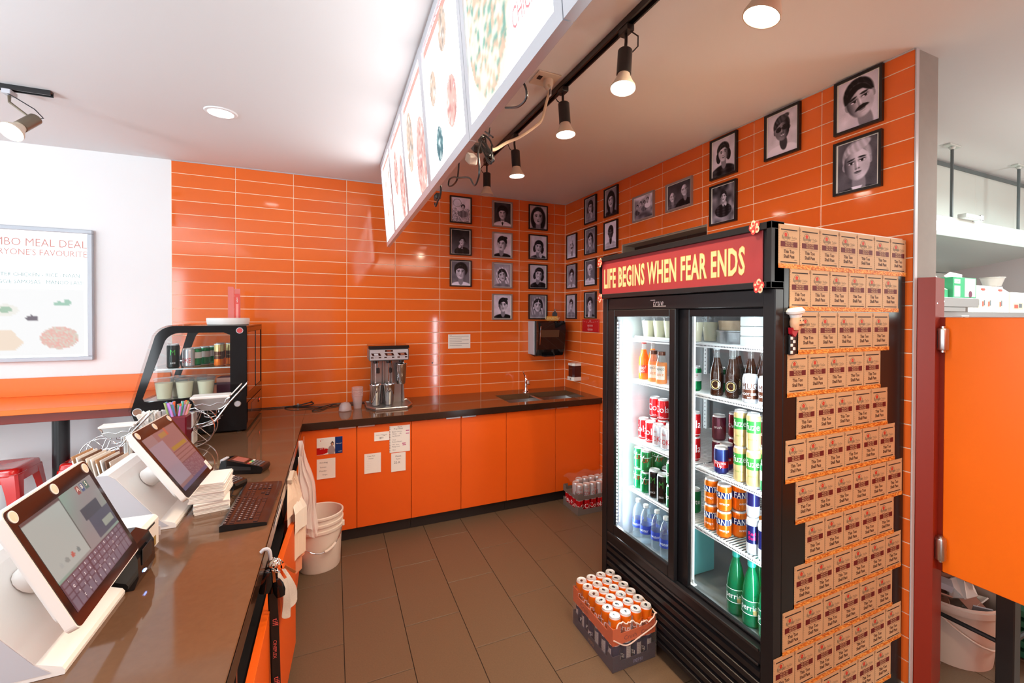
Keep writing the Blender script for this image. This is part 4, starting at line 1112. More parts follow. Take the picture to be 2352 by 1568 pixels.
# sign box on top
mb = MB()
mb.box(FX-.022, -.80, FYF-.0, FYF+.006, 1.745, 1.978, FBLK); mb.box(FX-.022, -.80, FYN, FYN+.02, 1.745, 1.985, FBLK)
mb.box(FX-.022, -.80, FYF, FYN, 1.744, 1.768, FBLK, .002); mb.box(FX-.022, -.80, FYF, FYN, 1.958, 1.985, FBLK, .002)
mb.box(FX-.004, -.80, FYF, FYN, 1.768, 1.958, FBLK); mb.build('sign_box', fr)
SR_ = mat('sign_red', S(138, 40, 44), .45, emit=S(190, 36, 40), estr=.05)
CRL = mat('sign_cream_letters', S(205, 176, 126), .5, emit=S(250, 215, 150), estr=.06)
CRO = mat('sign_letter_outline', S(226, 140, 60), .5)
SX = FX-.0105
mb = MB(); mb.box(SX, FX-.004, FYF-.006, FYN+.046, 1.766, 1.962, SR_, .002); sg = part(mb.build('sign_panel', fr), 'red panel with cream slogan')
mb = MB()
SL = 'LIFE BEGINS WHEN FEAR ENDS'
W0 = glyphs(SL, .026, 1.06)[2]*.108/.73
kx = .985/W0
mb.text(SL, wYZ(-2.590, 1.806, SX-.0012), .108, CRL, 'C', kx, .026, 1.06)
mb.text(SL, wYZ(-2.590, 1.806, SX-.0006), .108, CRO, 'C', kx, .038, 1.06)
mb.build('lettering', sg)
mb = MB(); mb.box(SX-.004, SX-.001, -2.25, -2.80, 1.9585, 1.9625, mat('sign_edge_highlight', (1, 1, 1), .3, emit=(1, 1, 1), estr=2.5)); part(mb.build('edge_highlight', sg), 'thin highlight along the top, put in as a glowing strip')  # highlight on the sign's top edge, drawn as a glowing strip
mb = MB(); mb.box(FX-.01, -.02, FYF+.01, FYN+.01, FT+.0, FT+.006, PAPER); part(mb.build('top_board', fr), 'pale board lying on top')
# louvred grille
mb = MB(); mb.box(-.812, -.80, FYN+.053, FYF-.049, .0, .328, BLACK); mb.build('grille_back', fr)
for k in range(7):
    z = .018+.044*k
    m_ = MB(); m_.prism([(-.842, z), (-.813, z+.012), (-.813, z+.036), (-.842, z+.022)], 'y', FYN+.054, FYF-.050, FBLK); m_.build('louvre', fr)
# sliding doors
def door(x, y0, y1, z0, z1, st, glz, name_lab, gh):
    m_ = MB(); w = .022
    m_.box(x, x+w, y0, y0+st[0], z0, z1, FBLK, .003); m_.box(x, x+w, y1-st[1], y1, z0, z1, FBLK, .003)
    m_.box(x, x+w, y0+st[0], y1-st[1], z0, z0+st[2], FBLK, .003); m_.box(x, x+w, y0+st[0], y1-st[1], z1-st[3], z1, FBLK, .003)
    d = part(m_.build('door', fr), name_lab)
    m_ = MB(); m_.box(x+.009, x+.012, y0+st[0], y1-st[1], z0+st[2], z1-st[3], GLASS); m_.build('pane', d)
    return d
door(-.842, -2.682, -2.116, .392, 1.676, (.042, .066, .058, .038), 0, 'front sliding door at left', 0)
door(-.812, -3.155, -2.652, .388, 1.674, (.014, .088, .012, .034), 0, 'rear sliding door at right', 0)
# interior: shelves, pilasters, LED strips
SH = [1.512, 1.270, .918, .632]
WIRE = mat('white_wire', (.85, .86, .86), .35)
HOLE = mat('slot_dark', (.05, .05, .06), .6)
for (ya2, yb2) in ((-2.135, -2.645), (-2.672, -3.135)):
    for z in SH:
        m_ = MB(); m_.box(-.706, -.700, ya2, yb2, z-.018, z+.002, WIRE, .001); m_.box(-.08, -.074, ya2, yb2, z-.006, z, WIRE)
        n_ = int(abs(yb2-ya2)/.017)
        for k in range(n_+1):
            y = ya2+(yb2-ya2)*k/n_; m_.box(-.700, -.08, y-.0018, y+.0018, z-.005, z, WIRE)
        s_ = m_.build('shelf', fr)
        m_ = MB()
        for k in range(n_*2): 
            y = ya2+(yb2-ya2)*(k+.5)/(n_*2); m_.box(-.7068, -.7061, y-.0022, y+.0022, z-.011, z-.006, HOLE)
        m_.build('shelf_slots', s_)
for (x, y) in ((-.715, -2.66), (-.10, -2.66), (-.10, -2.135), (-.10, -3.13)):
    m_ = MB(); m_.box(x-.004, x+.008, y-.014, y+.014, .342, 1.660, WIRE)
    if x < -.5: m_.box(x-.012, x+.012, y-.030, y+.026, .342, .350, WIRE, .002); m_.box(x-.006, x-.0045, y-.022, y+.02, .350, .372, WIRE)
    p_ = m_.build('shelf_post', fr)
    m_ = MB()
    for k in range(52): m_.box(x-.0050, x-.0042, y-.003, y+.003, .39+.0245*k, .398+.0245*k, HOLE)
    m_.build('post_slots', p_)
for (y, s_) in ((FYF-.060, -1), (FYN+.058, 1)):
    m_ = MB(); m_.box(-.780, -.768, y-.006, y+.006, .42, 1.62, PLASTD); 
    l_ = m_.build('light_strip', fr)
    m_ = MB()
    for k in range(60): m_.box(-.767, -.7655, y-.004, y+.004, .43+.0198*k, .437+.0198*k, LED)
    for k in range(60): m_.box(-.7805, -.7800, y-.004, y+.004, .43+.0198*k, .437+.0198*k, LED)
    m_.build('diodes', l_)
area('fridge_light_far', (-.76, FYF-.065, 1.0), (PI/2, 0, 0), .05, 1.2, 7.5, (.84, .95, 1.0)).rotation_euler = Vector((.55, -1, 0)).to_track_quat('-Z', 'Y').to_euler()
area('fridge_light_near', (-.765, FYN+.07, 1.0), (PI/2, 0, 0), .05, 1.2, 7, (.84, .95, 1.0)).rotation_euler = Vector((.55, 1, 0)).to_track_quat('-Z', 'Y').to_euler()
# butterfly magnets
MR = mat('magnet_red', S(190, 56, 50), .4); MW = mat('magnet_cream', S(205, 180, 150), .4)
for i, (y, z, lab) in enumerate(((-3.135, 1.972, 'red and cream flower magnet at the upper right corner of the fridge sign'), (-3.155, 1.752, 'red and cream flower magnet at the lower right corner of the fridge sign'),
                                 (-2.072, 1.955, 'tiny red and cream flower magnet at the upper left corner of the fridge sign'), (-2.075, 1.748, 'tiny red and cream flower magnet at the lower left corner of the fridge sign'))):
    t = thing('fridge_magnet', (FX-.024, y, z), lab, 'magnet')
    m_ = MB()
    for k in range(5):
        an = 2*PI*k/5+.4*i; m_.disc((FX-.0245-.0003*k, y+.014*math.cos(an), z+.014*math.sin(an)), .011, MW if k % 2 else MR, 10, 'x', .014)
        m_.disc((FX-.0262, y+.015*math.cos(an), z+.015*math.sin(an)), .005, MR if k % 2 else MW, 8, 'x')
    m_.disc((FX-.0268, y, z), .006, MR, 8, 'x'); m_.box(FX-.0242, FX-.0222, y-.01, y+.01, z-.01, z+.01, MW)
    m_.build('petals', t)

# ---------------------------------------------------------------- card strips on the side
rowsC = [(-.834, 1.976, 7), (-.772, 1.820, 6), (-.722, 1.658, 5), (-.781, 1.501, 5), (-.728, 1.341, 5), (-.787, 1.183, 6), (-.729, 1.022, 6), (-.672, .862, 5),
         (-.732, .706, 6), (-.795, .547, 6), (-.842, .391, 7), (-.800, .235, 6)]
ordn = ['topmost', 'second', 'third', 'fourth', 'fifth', 'sixth', 'seventh', 'eighth', 'ninth', 'tenth', 'eleventh', 'lowest visible']
YS = FYN-.0012
CW, CH = .1168, .1445
GRC = mat('card_grey_green', S(120, 112, 92), .7); LGR = mat('logo_red', S(200, 50, 30), .7); TXT = mat('card_brown_text', S(70, 34, 18), .7)
card_p = None
def card():
    m_ = MB(); m_.box(.0012, CW-.0012, -.0006, 0, 0, CH, CARD); c_ = m_.build('card')
    m_ = MB(); y = -.0011
    f_ = lambda ox, oz: (lambda u, v: (ox+u, y, oz+v))
    for k in range(14): 
        m_.box(.0035, .0045, y, -.0007, .012+.0088*k, .0145+.0088*k, GRC)
    m_.box(.0035, .0045, y, -.0007, .126, .137, MAROON); m_.box(CW-.0045, CW-.0035, y, -.0007, .126, .137, MAROON)
    m_.box(.014, CW-.014, y, -.0007, .1245, .1285, INKB)
    cxx, czz = .040, .1025
    ring = [(cxx+.0165*math.cos(a), czz+.0175*math.sin(a)) for a in [2*PI*k/24 for k in range(24)]]
    rin = [(cxx+.0148*math.cos(a), czz+.0158*math.sin(a)) for a in [2*PI*k/24 for k in range(24)]]
    m_.add([(p[0], y, p[1]) for p in ring+rin], [(i, (i+1) % 24, 24+(i+1) % 24, 24+i) for i in range(24)], GRC)
    for k in range(5):
        a = PI/2+2*PI*k/5; m_.disc((cxx+.0045*math.cos(a), y, .1085+.0045*math.sin(a)), .0035, LGR, 8, 'y')
    m_.text('Bombay', f_(.014+.029, .0935), .0125, GRC, 'C', .85, .01); m_.text('ToGo', f_(.086, .094), .0095, GRC, 'C', .9); m_.text('restaurant', f_(.080, .0885), .004, GRC, 'C')
    m_.box(.013, CW-.013, y, -.0007, .064, .0835, MAROON)
    y = -.0014
    m_.text('905.276.7707', f_(CW/2, .0752), .0072, CARD, 'C', .82, .02); m_.text('905.276.7722', f_(CW/2, .0658), .0072, CARD, 'C', .82, .02)
    y = -.0011
    m_.box(.014, CW-.014, y, -.0007, .0585, .0592, GRC)
    m_.text('This Too', f_(CW/2, .0415), .0128, TXT, 'C', .88, .025); m_.text('Shall Pass', f_(CW/2, .0235), .0128, TXT, 'C', .88, .025)
    m_.text('-buddha', f_(.094, .0155), .0035, GRC, 'C')
    m_.box(.013, CW-.013, y, -.0007, .0062, .0098, INKB)
    m_.build('print', c_)
    return c_
rsb = np.random.RandomState(5)
for i, (x, zt, n_) in enumerate(rowsC):
    t = thing('card_strip', (x, YS, zt-CH), '%s strip of %d cream slogan cards on the fridge side' % (ordn[i], n_), 'cards', 'strips of cards on the fridge side')
    for k in range(n_):
        if card_p is None:
            card_p = card(); c_ = card_p
        else: c_ = copy_tree(card_p)
        c_.parent = t; c_.location = (CW*k, 0, 0)
    w_ = n_*CW
    hN, wN = 7, n_*16
    a_ = np.zeros((hN, wN, 3)); r_ = rsb.rand(hN, wN, 1)
    a_[:] = np.where(r_ < .35, np.array([.86, .52, .18]), np.where(r_ < .7, np.array([.70, .36, .12]), np.array([.93, .70, .36])))
    paint('floral_border', a_, lambda u, v: (x+w_*u, YS-.0016-.0008*math.sin(u*n_*20)**2, zt-CH-.0145+.0165*v), t, colmat('card_border', .6))
# the chef magnet
t = thing('chef_magnet', (-.762, FYN-.02, 1.58), 'small painted cook figurine magnet with white hat and red scarf on the fridge side', 'magnet')
SKN = mat('figurine_skin', S(232, 180, 140), .35); HAT = mat('figurine_white', S(240, 238, 232), .35); SCF = mat('figurine_red', S(170, 20, 36), .35)
cX, cZ = -.758, 1.618
mb = MB(Matrix.Translation((cX, FYN-.020, cZ))); mb.lathe([(0, -.030), (.013, -.026), (.021, -.010), (.022, .004), (.019, .018), (0, .026)], (0, 0, 0), 18, SKN)
mb.lathe([(0, -.006), (.0045, -.003), (.0045, .003), (0, .007)], (.004, -.023, 0), 8, SKN)
mb.tube([(-.010, -.0205, -.008), (.0, -.026, -.006), (.012, -.0225, -.007)], .003, mat('figurine_brown', S(90, 50, 30), .5), 6)
for sx_ in (-.007, .009): mb.lathe([(0, -.002), (.0022, 0), (0, .002)], (sx_, -.0205, .008), 6, BLACK)
mb.build('head', t)
mb = MB(Matrix.Translation((cX, FYN-.018, cZ+.020)) @ Matrix.Rotation(-.15, 4, 'Y')); mb.lathe([(.019, 0), (.021, .010), (.030, .016), (.032, .024), (.024, .034), (0, .036)], (0, 0, 0), 18, HAT); mb.build('hat', t)
mb = MB(); mb.prism([(cX-.022, cZ-.018), (cX+.018, cZ-.022), (cX+.010, cZ-.034), (cX-.004, cZ-.052), (cX-.020, cZ-.040)], 'y', FYN-.020, FYN-.004, SCF); mb.build('scarf', t)
mb = MB()
for k in range(5):
    for j in range(2):
        if (k+j) % 2 == 0: mb.box(cX-.018+.013*j, cX-.007+.013*j, FYN-.014, FYN-.003, cZ-.062-.013*k, cZ-.051-.013*k, HAT, .001)
mb.box(cX-.020, cX+.010, FYN-.011, FYN-.002, cZ-.118, cZ-.045, BLACK, .002); mb.build('jacket', t)

# ================================================================= DRINKS
def colr(*c): return c
CANTOP = mat('can_lid', (.80, .80, .81), .38, .55)
def wrapfn(R, z0, phi=0.):
    return lambda u, v: ((R)*math.sin(u/R+phi), -(R)*math.cos(u/R+phi), z0+v)
def can_mesh(spec, R=.0325, H=.122, seg=20):
    """spec: body material, list of (z0, z1, material) bands, list of (text, z, size, material, sx, phi)"""
    body, bands, texts = spec
    m_ = MB(); n = .86
    z1, z2 = .010, H-.017
    prof = [(0, .006, CANTOP), (R*.70, .006), (R*.74, 0), (R*.80, .001, body), (R, z1)]
    zs = z1
    for (a, b, mm) in bands: prof[-1] = (*prof[-1][:2], body) if False else prof[-1]
    cur = z1
    pts = []
    for (a, b, mm) in bands:
        if a > cur+1e-4: pts.append((R, cur, body))
        pts.append((R, a, mm)); cur = b
    pts.append((R, cur, body))
    prof = prof[:-1]+pts+[(R, z2, body), (R*.93, z2+.008, CANTOP), (R*.83, H-.003), (R*.86, H), (R*.82, H), (R*.80, H-.004), (0, H-.004)]
    m_.lathe(prof, (0, 0, 0), seg)
    for (s_, z, size, mm, sx_, phi) in texts:
        if s_ == '|||||':
            m_.lathe([(R+.0003, .022, mm), (R+.0003, H-.024)], (0, 0, 0), 5, None, phi-PI/2-.42, phi-PI/2+.42)
            for q in range(9): m_.lathe([(R+.0006, .028+.008*q, INK), (R+.0006, .0295+.008*q)], (0, 0, 0), 4, None, phi-PI/2-.36, phi-PI/2+.30-.1*(q % 3))
        else: m_.text(s_, wrapfn(R+.0006, z, phi), size, mm, 'C', sx_)
    return m_
def met(name, c, r=.25, me=.45): return mat('can_'+name, c, r, me)
RD = met('red', S(200, 14, 26)); SV = met('silver', S(200, 202, 208)); GN = met('green', S(10, 140, 78)); BK = met('black', (.012, .014, .013)); 
WT_ = met('white', S(240, 240, 240), .35, 0); CRM = met('cream', S(214, 190, 130)); ORG = met('orange', S(240, 120, 20)); BLU = met('blue', S(28, 52, 120)); DBL = met('deep_blue', S(20, 40, 110))
DRD = met('dark_red', S(120, 12, 30)); PUR = met('purple_red', S(92, 20, 48)); BRN = met('brown', S(92, 50, 34)); MGT = met('magenta', S(225, 30, 90)); NVY = met('navy', S(22, 30, 84)); LGN = met('light_green', S(60, 160, 70)); PNK = met('pink_white', S(206, 150, 190))
CAN = {
 'red': ((RD, [(.012, .014, WT_)], [('Cola', .046, .040, WT_, .95, 0), ('Cola', .046, .040, WT_, .95, PI), ('355 mL', .018, .006, WT_, 1, 0)]), 'red cola can'),
 'silver': ((SV, [], [('COKE', .030, .030, RD, .70, 0), ('Diet', .078, .014, RD, .9, -.3), ('COKE', .030, .030, RD, .70, PI)]), 'silver diet cola can with red letters'),
 'green7': ((GN, [(.08, .083, WT_)], [('7', .052, .046, WT_, 1, -.35), ('UP', .054, .024, RD, 1, .30), ('7 UP', .05, .03, WT_, 1, PI)]), 'green lemon-lime can'),
 'sprite': ((GN, [], [('Sprite', .050, .027, WT_, .9, 0), ('Sprite', .050, .027, WT_, .9, PI)]), 'green lemon-lime can with big white lettering'),
 'fanta': ((ORG, [(.060, .088, BLU)], [('FANTA', .060, .030, WT_, .72, 0), ('FANTA', .060, .030, WT_, .72, 2.2), ('orange', .032, .012, WT_, 1, 0)]), 'orange soda can with a blue band'),
 'fuze': ((CRM, [(.060, .100, LGN)], [('fuze', .066, .028, WT_, .9, 0), ('iced tea', .040, .008, LGN, 1, 0), ('fuze', .066, .028, WT_, .9, PI)]), 'green and cream iced tea can'),
 'blue': ((BLU, [(.030, .060, RD)], [('Thums', .046, .016, WT_, .9, 0), ('Up', .032, .016, WT_, .9, 0)]), 'blue cola can with a red badge'),
 'dred': ((DRD, [], [('Cherry', .05, .022, WT_, .8, 1.3)]), 'dark red cola can'),
 'purple': ((PUR, [], [('crush', .06, .014, WT_, .9, 0)]), 'plum-coloured soda can'),
 'brown': ((SV, [(.020, .060, BRN)], [('MUG', .062, .026, BRN, .9, 0), ('ROOT BEER', .036, .011, WT_, .8, 0), ('DIET', .024, .006, WT_, .9, 0)]), 'silver and brown root beer can'),
 'monster': ((BK, [], [('M', .085, .035, LGN, .8, 0), ('JUICE', .030, .010, WT_, .8, 0)]), 'tall black energy drink can'),
 'redbull': ((SV, [(.05, .125, NVY)], [('Red', .085, .016, MGT, .9, 0), ('Bull', .066, .016, MGT, .9, 0)]), 'slim navy and silver energy drink can'),
 'ginger': ((GN, [(.05, .09, WT_)], [('CANADA', .076, .010, RD, .8, 0), ('DRY', .058, .014, RD, .9, 0)]), 'green ginger ale can with a white panel'),
 'pinkc': ((PNK, [(.05, .08, WT_)], [('AS', .055, .03, TEAL, .9, 0)]), 'pink and white floral can'),
 'crush': ((ORG, [], [('Crush', .045, .030, WT_, .85, 0), ('Crush', .045, .030, WT_, .85, PI), ('|||||', .03, .05, SV, .9, PI/2), ('|||||', .03, .05, SV, .9, -PI/2)]), 'orange soda can'),
 'pepsi': ((NVY, [], [('PEPSI', .040, .020, WT_, .8, 0), ('PEPSI', .040, .020, WT_, .8, PI), ('o', .062, .040, RD, 1.1, 0), ('|||||', 0, 0, SV, 1, 1.6), ('|||||', 0, 0, SV, 1, -1.6)]), 'navy cola can'),
}
DIM = {'fuze': (.029, .156), 'monster': (.033, .155), 'redbull': (.0265, .157), 'sprite': (.0325, .122)}
PROTO = {}
def put_can(kind, x, y, z, phi, label, group=None, name='drink_can'):
    R, H = DIM.get(kind, (.0325, .122))
    spec, _ = CAN[kind]
    if kind not in PROTO:
        if kind == 'fuze': spec = (spec[0], [(.075, .125, LGN)], [('fuze', .088, .030, WT_, .9, 0), ('iced tea', .045, .008, LGN, 1, 0), ('fuze', .088, .03, WT_, .9, PI)])
        o = can_mesh(spec, R, H).build(name); PROTO[kind] = o
    else:
        o = PROTO[kind].copy(); COL.objects.link(o)
    o.location = (x, y, z); o.rotation_euler = (0, 0, phi)
    tag(o, label, 'can', group)
    return o
def bottle(name, prof, mats_texts, cap, loc, phi, label, group, liquid=None, seg=20):
    """prof with materials; parts: body, cap, label"""
    t = thing(name, loc, label, 'bottle', group, phi)
    k = Vector(loc); t.location = (0, 0, 0)
    m_ = MB(); m_.lathe(prof, (0, 0, 0), seg); m_.build('body', t)
    if liquid: m_ = MB(); m_.lathe(liquid, (0, 0, 0), seg); m_.build('liquid', t)
    m_ = MB(); m_.lathe(cap, (0, 0, 0), 14); m_.build('cap', t)
    if mats_texts:
        z0, z1, R, lm, txts, a0, a1 = mats_texts
        m_ = MB(); m_.lathe([(R, z0, lm), (R, z1)], (0, 0, 0), seg if a1-a0 > 6.2 else 12, None, a0, a1)
        for (s_, z, size, mm, sx_) in txts: m_.text(s_, wrapfn(R+.0006, z), size, mm, 'C', sx_)
        m_.build('label', t)
    t.location = k
    return t
BP = {}
def put_bottle(kind, x, y, z, phi, label, group):
    if kind in BP: return copy_tree(BP[kind], (x, y, z), phi, label, group)
    loc = (x, y, z)
    if kind == 'water':
        b = glass('clear_pet', (.86, .93, .97), .10, 1.4, .02, (.8, .88, .95))
        t = bottle('water_bottle', [(0, .004, b), (.024, .002), (.031, .008), (.0325, .03), (.030, .05), (.0325, .07), (.0325, .125), (.031, .15), (.022, .180), (.0125, .195), (.0125, .203)],
                   (.058, .105, .0333, mat('blue_wrap', S(52, 74, 170), .35), [('water', .072, .018, WT_, .9)], 0, 2*PI), [(0, .218, PLAST), (.0145, .218), (.0148, .202), (.013, .200)], loc, phi, label, group)
    elif kind == 'orange':
        b = glass('orange_soda_glass', (1., .40, .08), .45, 1.5, .02, (1., .30, .02)); c = glass('clear_bottle_glass', (.92, .94, .92), .08, 1.5, .02, (.8, .8, .8))
        t = bottle('soda_bottle', [(0, .004, b), (.026, .002), (.030, .010), (.030, .10), (.028, .125), (.018, .155), (.0135, .175, c), (.0125, .205), (.0135, .212)],
                   (.038, .085, .0306, mat('red_orange_label', S(205, 60, 40), .5), [('pop!', .062, .022, WT_, .9), ('SODA', .045, .010, WT_, .9)], -2.6, -.5), [(0, .219, MR), (.014, .219), (.0155, .209)], loc, phi, label, group)
    elif kind == 'juice':
        b = glass('juice_glass', (1., .55, .22), .55, 1.45, .03, (.95, .42, .14)); c = glass('clear_bottle_glass', (.92, .94, .92), .08, 1.5, .02, (.8, .8, .8))
        t = bottle('juice_bottle', [(0, .004, b), (.028, .002), (.031, .008), (.031, .10), (.029, .115, c), (.020, .145), (.0185, .158)],
                   (.025, .098, .0316, mat('pale_juice_label', S(236, 228, 214), .5), [('MANGO', .075, .014, INKB, .7), ('juice', .045, .020, ORG, .9)], -2.5, -.7), [(0, .176, BRN), (.021, .176), (.0215, .156)], loc, phi, label, group)
    elif kind == 'cola':
        b = glass('dark_cola_glass', (.18, .07, .03), .55, 1.5, .02, (.06, .020, .010)); c = glass('clear_bottle_glass', (.92, .94, .92), .08, 1.5, .02, (.8, .8, .8))
        t = bottle('cola_bottle', [(0, .004, b), (.026, .002), (.030, .010), (.0305, .095), (.027, .125), (.017, .16), (.014, .178, c), (.0125, .212), (.0138, .218)],
                   None, [(0, .226, SV), (.0145, .226), (.016, .216)], loc, phi, label, group)
        m_ = MB()
        for rad, mm, off in ((.025, WT_, .0004), (.0235, INKB, .0008), (.019, CRM, .0012)):
            m_.add([((.0305+off)*math.sin(rad*math.cos(a)/.0305), -(.0305+off)*math.cos(rad*math.cos(a)/.0305), .055+rad*math.sin(a)) for a in [2*PI*k/22 for k in range(22)]], [tuple(range(22))], mm)
        m_.text('LINE', wrapfn(.0330, .050), .012, INKB, 'C', .9); m_.M = None
        l_ = m_.build('label'); l_.parent = t
    elif kind == 'perrier':
        b = glass('green_pet', (.03, .50, .20), .28, 1.45, .02, (.0, .30, .12))
        t = bottle('sparkling_water_bottle', [(0, .004, b), (.028, .002), (.036, .012), (.0375, .05), (.0375, .09), (.0385, .12), (.034, .16), (.022, .215), (.0145, .235), (.0145, .248)],
                   (.060, .118, .0388, mat('green_wrap', S(14, 96, 66), .4), [('perrier', .078, .026, WT_, .82)], -2.9, -.2), [(0, .270, mat('teal_cap', S(16, 120, 110), .4)), (.0165, .270), (.017, .250), (.014, .246)], loc, phi, label, group)
        m_ = MB(); m_.lathe([(.0391, .060, WT_), (.0391, .0625)], (0, 0, 0), 12, None, -2.9, -.2); m_.lathe([(.0391, .1155, WT_), (.0391, .118)], (0, 0, 0), 12, None, -2.9, -.2)
        m_.box(.012, .026, -.0395, -.034, .066, .082, CRM); l_ = m_.build('label_trim'); l_.parent = t
    BP[kind] = t
    return t
CUPC = glass('clear_cup_plastic', (.90, .93, .95), .10, 1.35, .03, (.8, .8, .8)); MILK = mat('pale_lassi', S(236, 222, 184), .5)
def cup(x, y, z, label, group, h=.120, r0=.030, r1=.044):
    key = 'cup%.3f' % h
    if key in BP: return copy_tree(BP[key], (x, y, z), random.uniform(0, 6), label, group)
    t = thing('lassi_cup', (0, 0, 0), label, 'cup', group)
    f_ = lambda zz: r0+(r1-r0)*zz/h
    m_ = MB(); m_.lathe([(0, .001, CUPC), (r0, 0), (f_(h*.98), h*.98), (r1+.002, h)], (0, 0, 0), 24); m_.build('cup', t)
    m_ = MB(); m_.lathe([(0, .003, MILK), (r0-.002, .003), (f_(h*.82)-.0015, h*.82), (0, h*.83)], (0, 0, 0), 24); m_.build('drink', t)
    m_ = MB(); m_.lathe([(r1+.0035, h-.003, CUPC), (r1+.0035, h+.003), (r1-.002, h+.004), (r1-.004, h+.008), (0, h+.009)], (0, 0, 0), 24); m_.build('lid', t)
    t.location = (x, y, z); BP[key] = t
    return t
Q = math.radians
FA = Q(-58)
ORD = ['first', 'second', 'third', 'fourth', 'fifth', 'sixth']

z1, z2, z3, z4, zf = [s+.0006 for s in SH]+[.3426]
# left door
PL = mat('white_tray', S(232, 232, 228), .4)
t = thing('tray', (-.47, -2.30, z1), 'white plastic tray under the lassi cups on the top fridge shelf', 'tray')
mb = MB(); mb.box(-.66, -.42, -2.14, -2.44, z1, z1+.004, PL, .001); mb.box(-.666, -.660, -2.135, -2.445, z1, z1+.012, PL, .001); mb.box(-.66, -.42, -2.135, -2.14, z1, z1+.012, PL); mb.box(-.66, -.42, -2.44, -2.445, z1, z1+.012, PL); mb.build('base', t)
for i, (x, y) in enumerate(((-.605, -2.190), (-.600, -2.285), (-.605, -2.380), (-.50, -2.205), (-.50, -2.30))):
    cup(x, y, z1+.0042, 'clear cup of pale lassi on the fridge tray, ' + ('front left', 'middle', 'front right', 'rear left', 'rear right')[i], 'lassi cups on the top fridge shelf')
for i, (x, y) in enumerate(((-.64, -2.60), (-.54, -2.60))): cup(x, y, z1, 'clear lidded cup of pale lassi behind the middle fridge post, %s one' % ('front', 'rear')[i], 'lassi cups behind the middle fridge post')
put_bottle('orange', -.635, -2.185, z2, FA, 'bright orange soda bottle at the front left of the second fridge shelf', None)
put_bottle('orange', -.55, -2.16, z2, FA, 'orange soda bottle behind another at the left of the second fridge shelf', None)
put_bottle('juice', -.645, -2.285, z2, FA, 'capped mango juice bottle, left of the pair behind the left fridge door', None)
put_bottle('juice', -.655, -2.365, z2, FA, 'capped mango juice bottle, right of the pair behind the left fridge door', None)
put_bottle('juice', -.60, -2.445, z2, FA, 'juice bottle half hidden by the edge of the left fridge door', None)
g = 'red cola cans on the left of the third shelf'
for (x, y, w_) in ((-.625, -2.175, 'front left'), (-.635, -2.250, 'front right'), (-.55, -2.185, 'middle left'), (-.555, -2.262, 'middle right'), (-.475, -2.20, 'rear')): put_can('red', x, y, z3, FA+random.uniform(-.6, .6), 'red cola can, bottom layer of the third fridge shelf, ' + w_, g+' bottom layer')
for (x, y, w_) in ((-.55, -2.185, 'left'), (-.555, -2.262, 'right')): put_can('red', x, y, z3+.1215, FA+random.uniform(-.4, .4), 'red cola can standing on other cans, third fridge shelf, ' + w_, g+' top layer')
for (x, y, w_) in ((-.645, -2.330, 'front left'), (-.65, -2.405, 'front right'), (-.565, -2.345, 'rear')): put_can('silver', x, y, z3, FA+random.uniform(-.2, .2), 'silver diet cola can with red letters on the third fridge shelf, ' + w_, 'silver diet cola cans')
put_can('silver', -.56, -2.42, z3+.1215, FA, 'silver diet cola can standing higher, at the edge of the left door', None); put_can('silver', -.56, -2.42, z3, FA, 'silver diet cola can hidden under another, edge of left door', None)
for dz in (0, .1215):
    for (x, y, w_) in ((-.655, -2.175, 'front left'), (-.665, -2.248, 'front right'), (-.575, -2.185, 'middle left'), (-.585, -2.258, 'middle right'), (-.50, -2.19, 'rear')): put_can('green7', x, y, z4+dz, FA+random.uniform(-.4, .4), 'green lemon-lime can on the fourth fridge shelf, %s column, %s layer' % (w_, 'upper' if dz else 'lower'), 'green lemon-lime cans at left, fourth shelf')
for (x, y, w_) in ((-.665, -2.325, 'left'), (-.67, -2.400, 'right')): put_can('monster', x, y, z4, FA, 'tall black energy drink can on the fourth fridge shelf, %s of the pair' % w_, 'black energy drink cans')
put_can('monster', -.585, -2.335, z4, FA, 'tall black energy drink can behind the front two', None)
for dz in (0, .1215): put_can('sprite', -.67, -2.475, z4+dz, FA, 'green can with big white lettering, %s of a pair at the left door edge' % ('upper' if dz else 'lower'), None)
for i, (x, y) in enumerate(((-.655, -2.165), (-.665, -2.250), (-.655, -2.335), (-.665, -2.42), (-.57, -2.19), (-.575, -2.28), (-.57, -2.37))): put_bottle('water', x, y, zf, FA, 'clear water bottle with blue label, fridge floor, %s row, %s from left' % (('front', 'rear')[i > 3], ('first', 'second', 'third', 'fourth')[i % 4]), 'water bottles on the fridge floor')
# right door
t = thing('storage_tub', (-.66, -2.585, .47), 'tall teal tub at the left end of the fridge floor behind the post', 'tub')
mb = MB(); TL_ = mat('teal_plastic', S(110, 190, 196), .4); mb.box(-.68, -.52, -2.625, -2.50, zf, .60, TL_, .008); mb.build('body', t); mb = MB(); mb.box(-.684, -.516, -2.629, -2.496, .6005, .615, PL, .003); mb.build('lid', t)
t = thing('steel_pan', (-.52, -2.79, z1), 'round dark steel pan on the top right fridge shelf', 'pan')
DS = mat('dull_steel', (.33, .34, .35), .3, .9)
mb = MB(); mb.lathe([(0, .001, DS), (.095, 0), (.10, .055), (.104, .058), (.104, .062), (.097, .062), (.092, .004), (0, .004)], (-.535, -2.775, z1), 36); mb.build('bowl', t)
t = thing('food_container', (-.52, -2.79, z1+.063), 'tan lidded container stacked on the steel pan in the fridge', 'container')
mb = MB(); mb.lathe([(0, 0, mat('tan_plastic', S(170, 146, 118), .5)), (.088, 0), (.092, .045), (0, .046)], (-.535, -2.775, z1+.063), 36); mb.build('tub', t)
t = thing('box_stack', (-.60, -2.93, z1), 'stack of pale grey boxes beside the pan on the top fridge shelf', 'box')
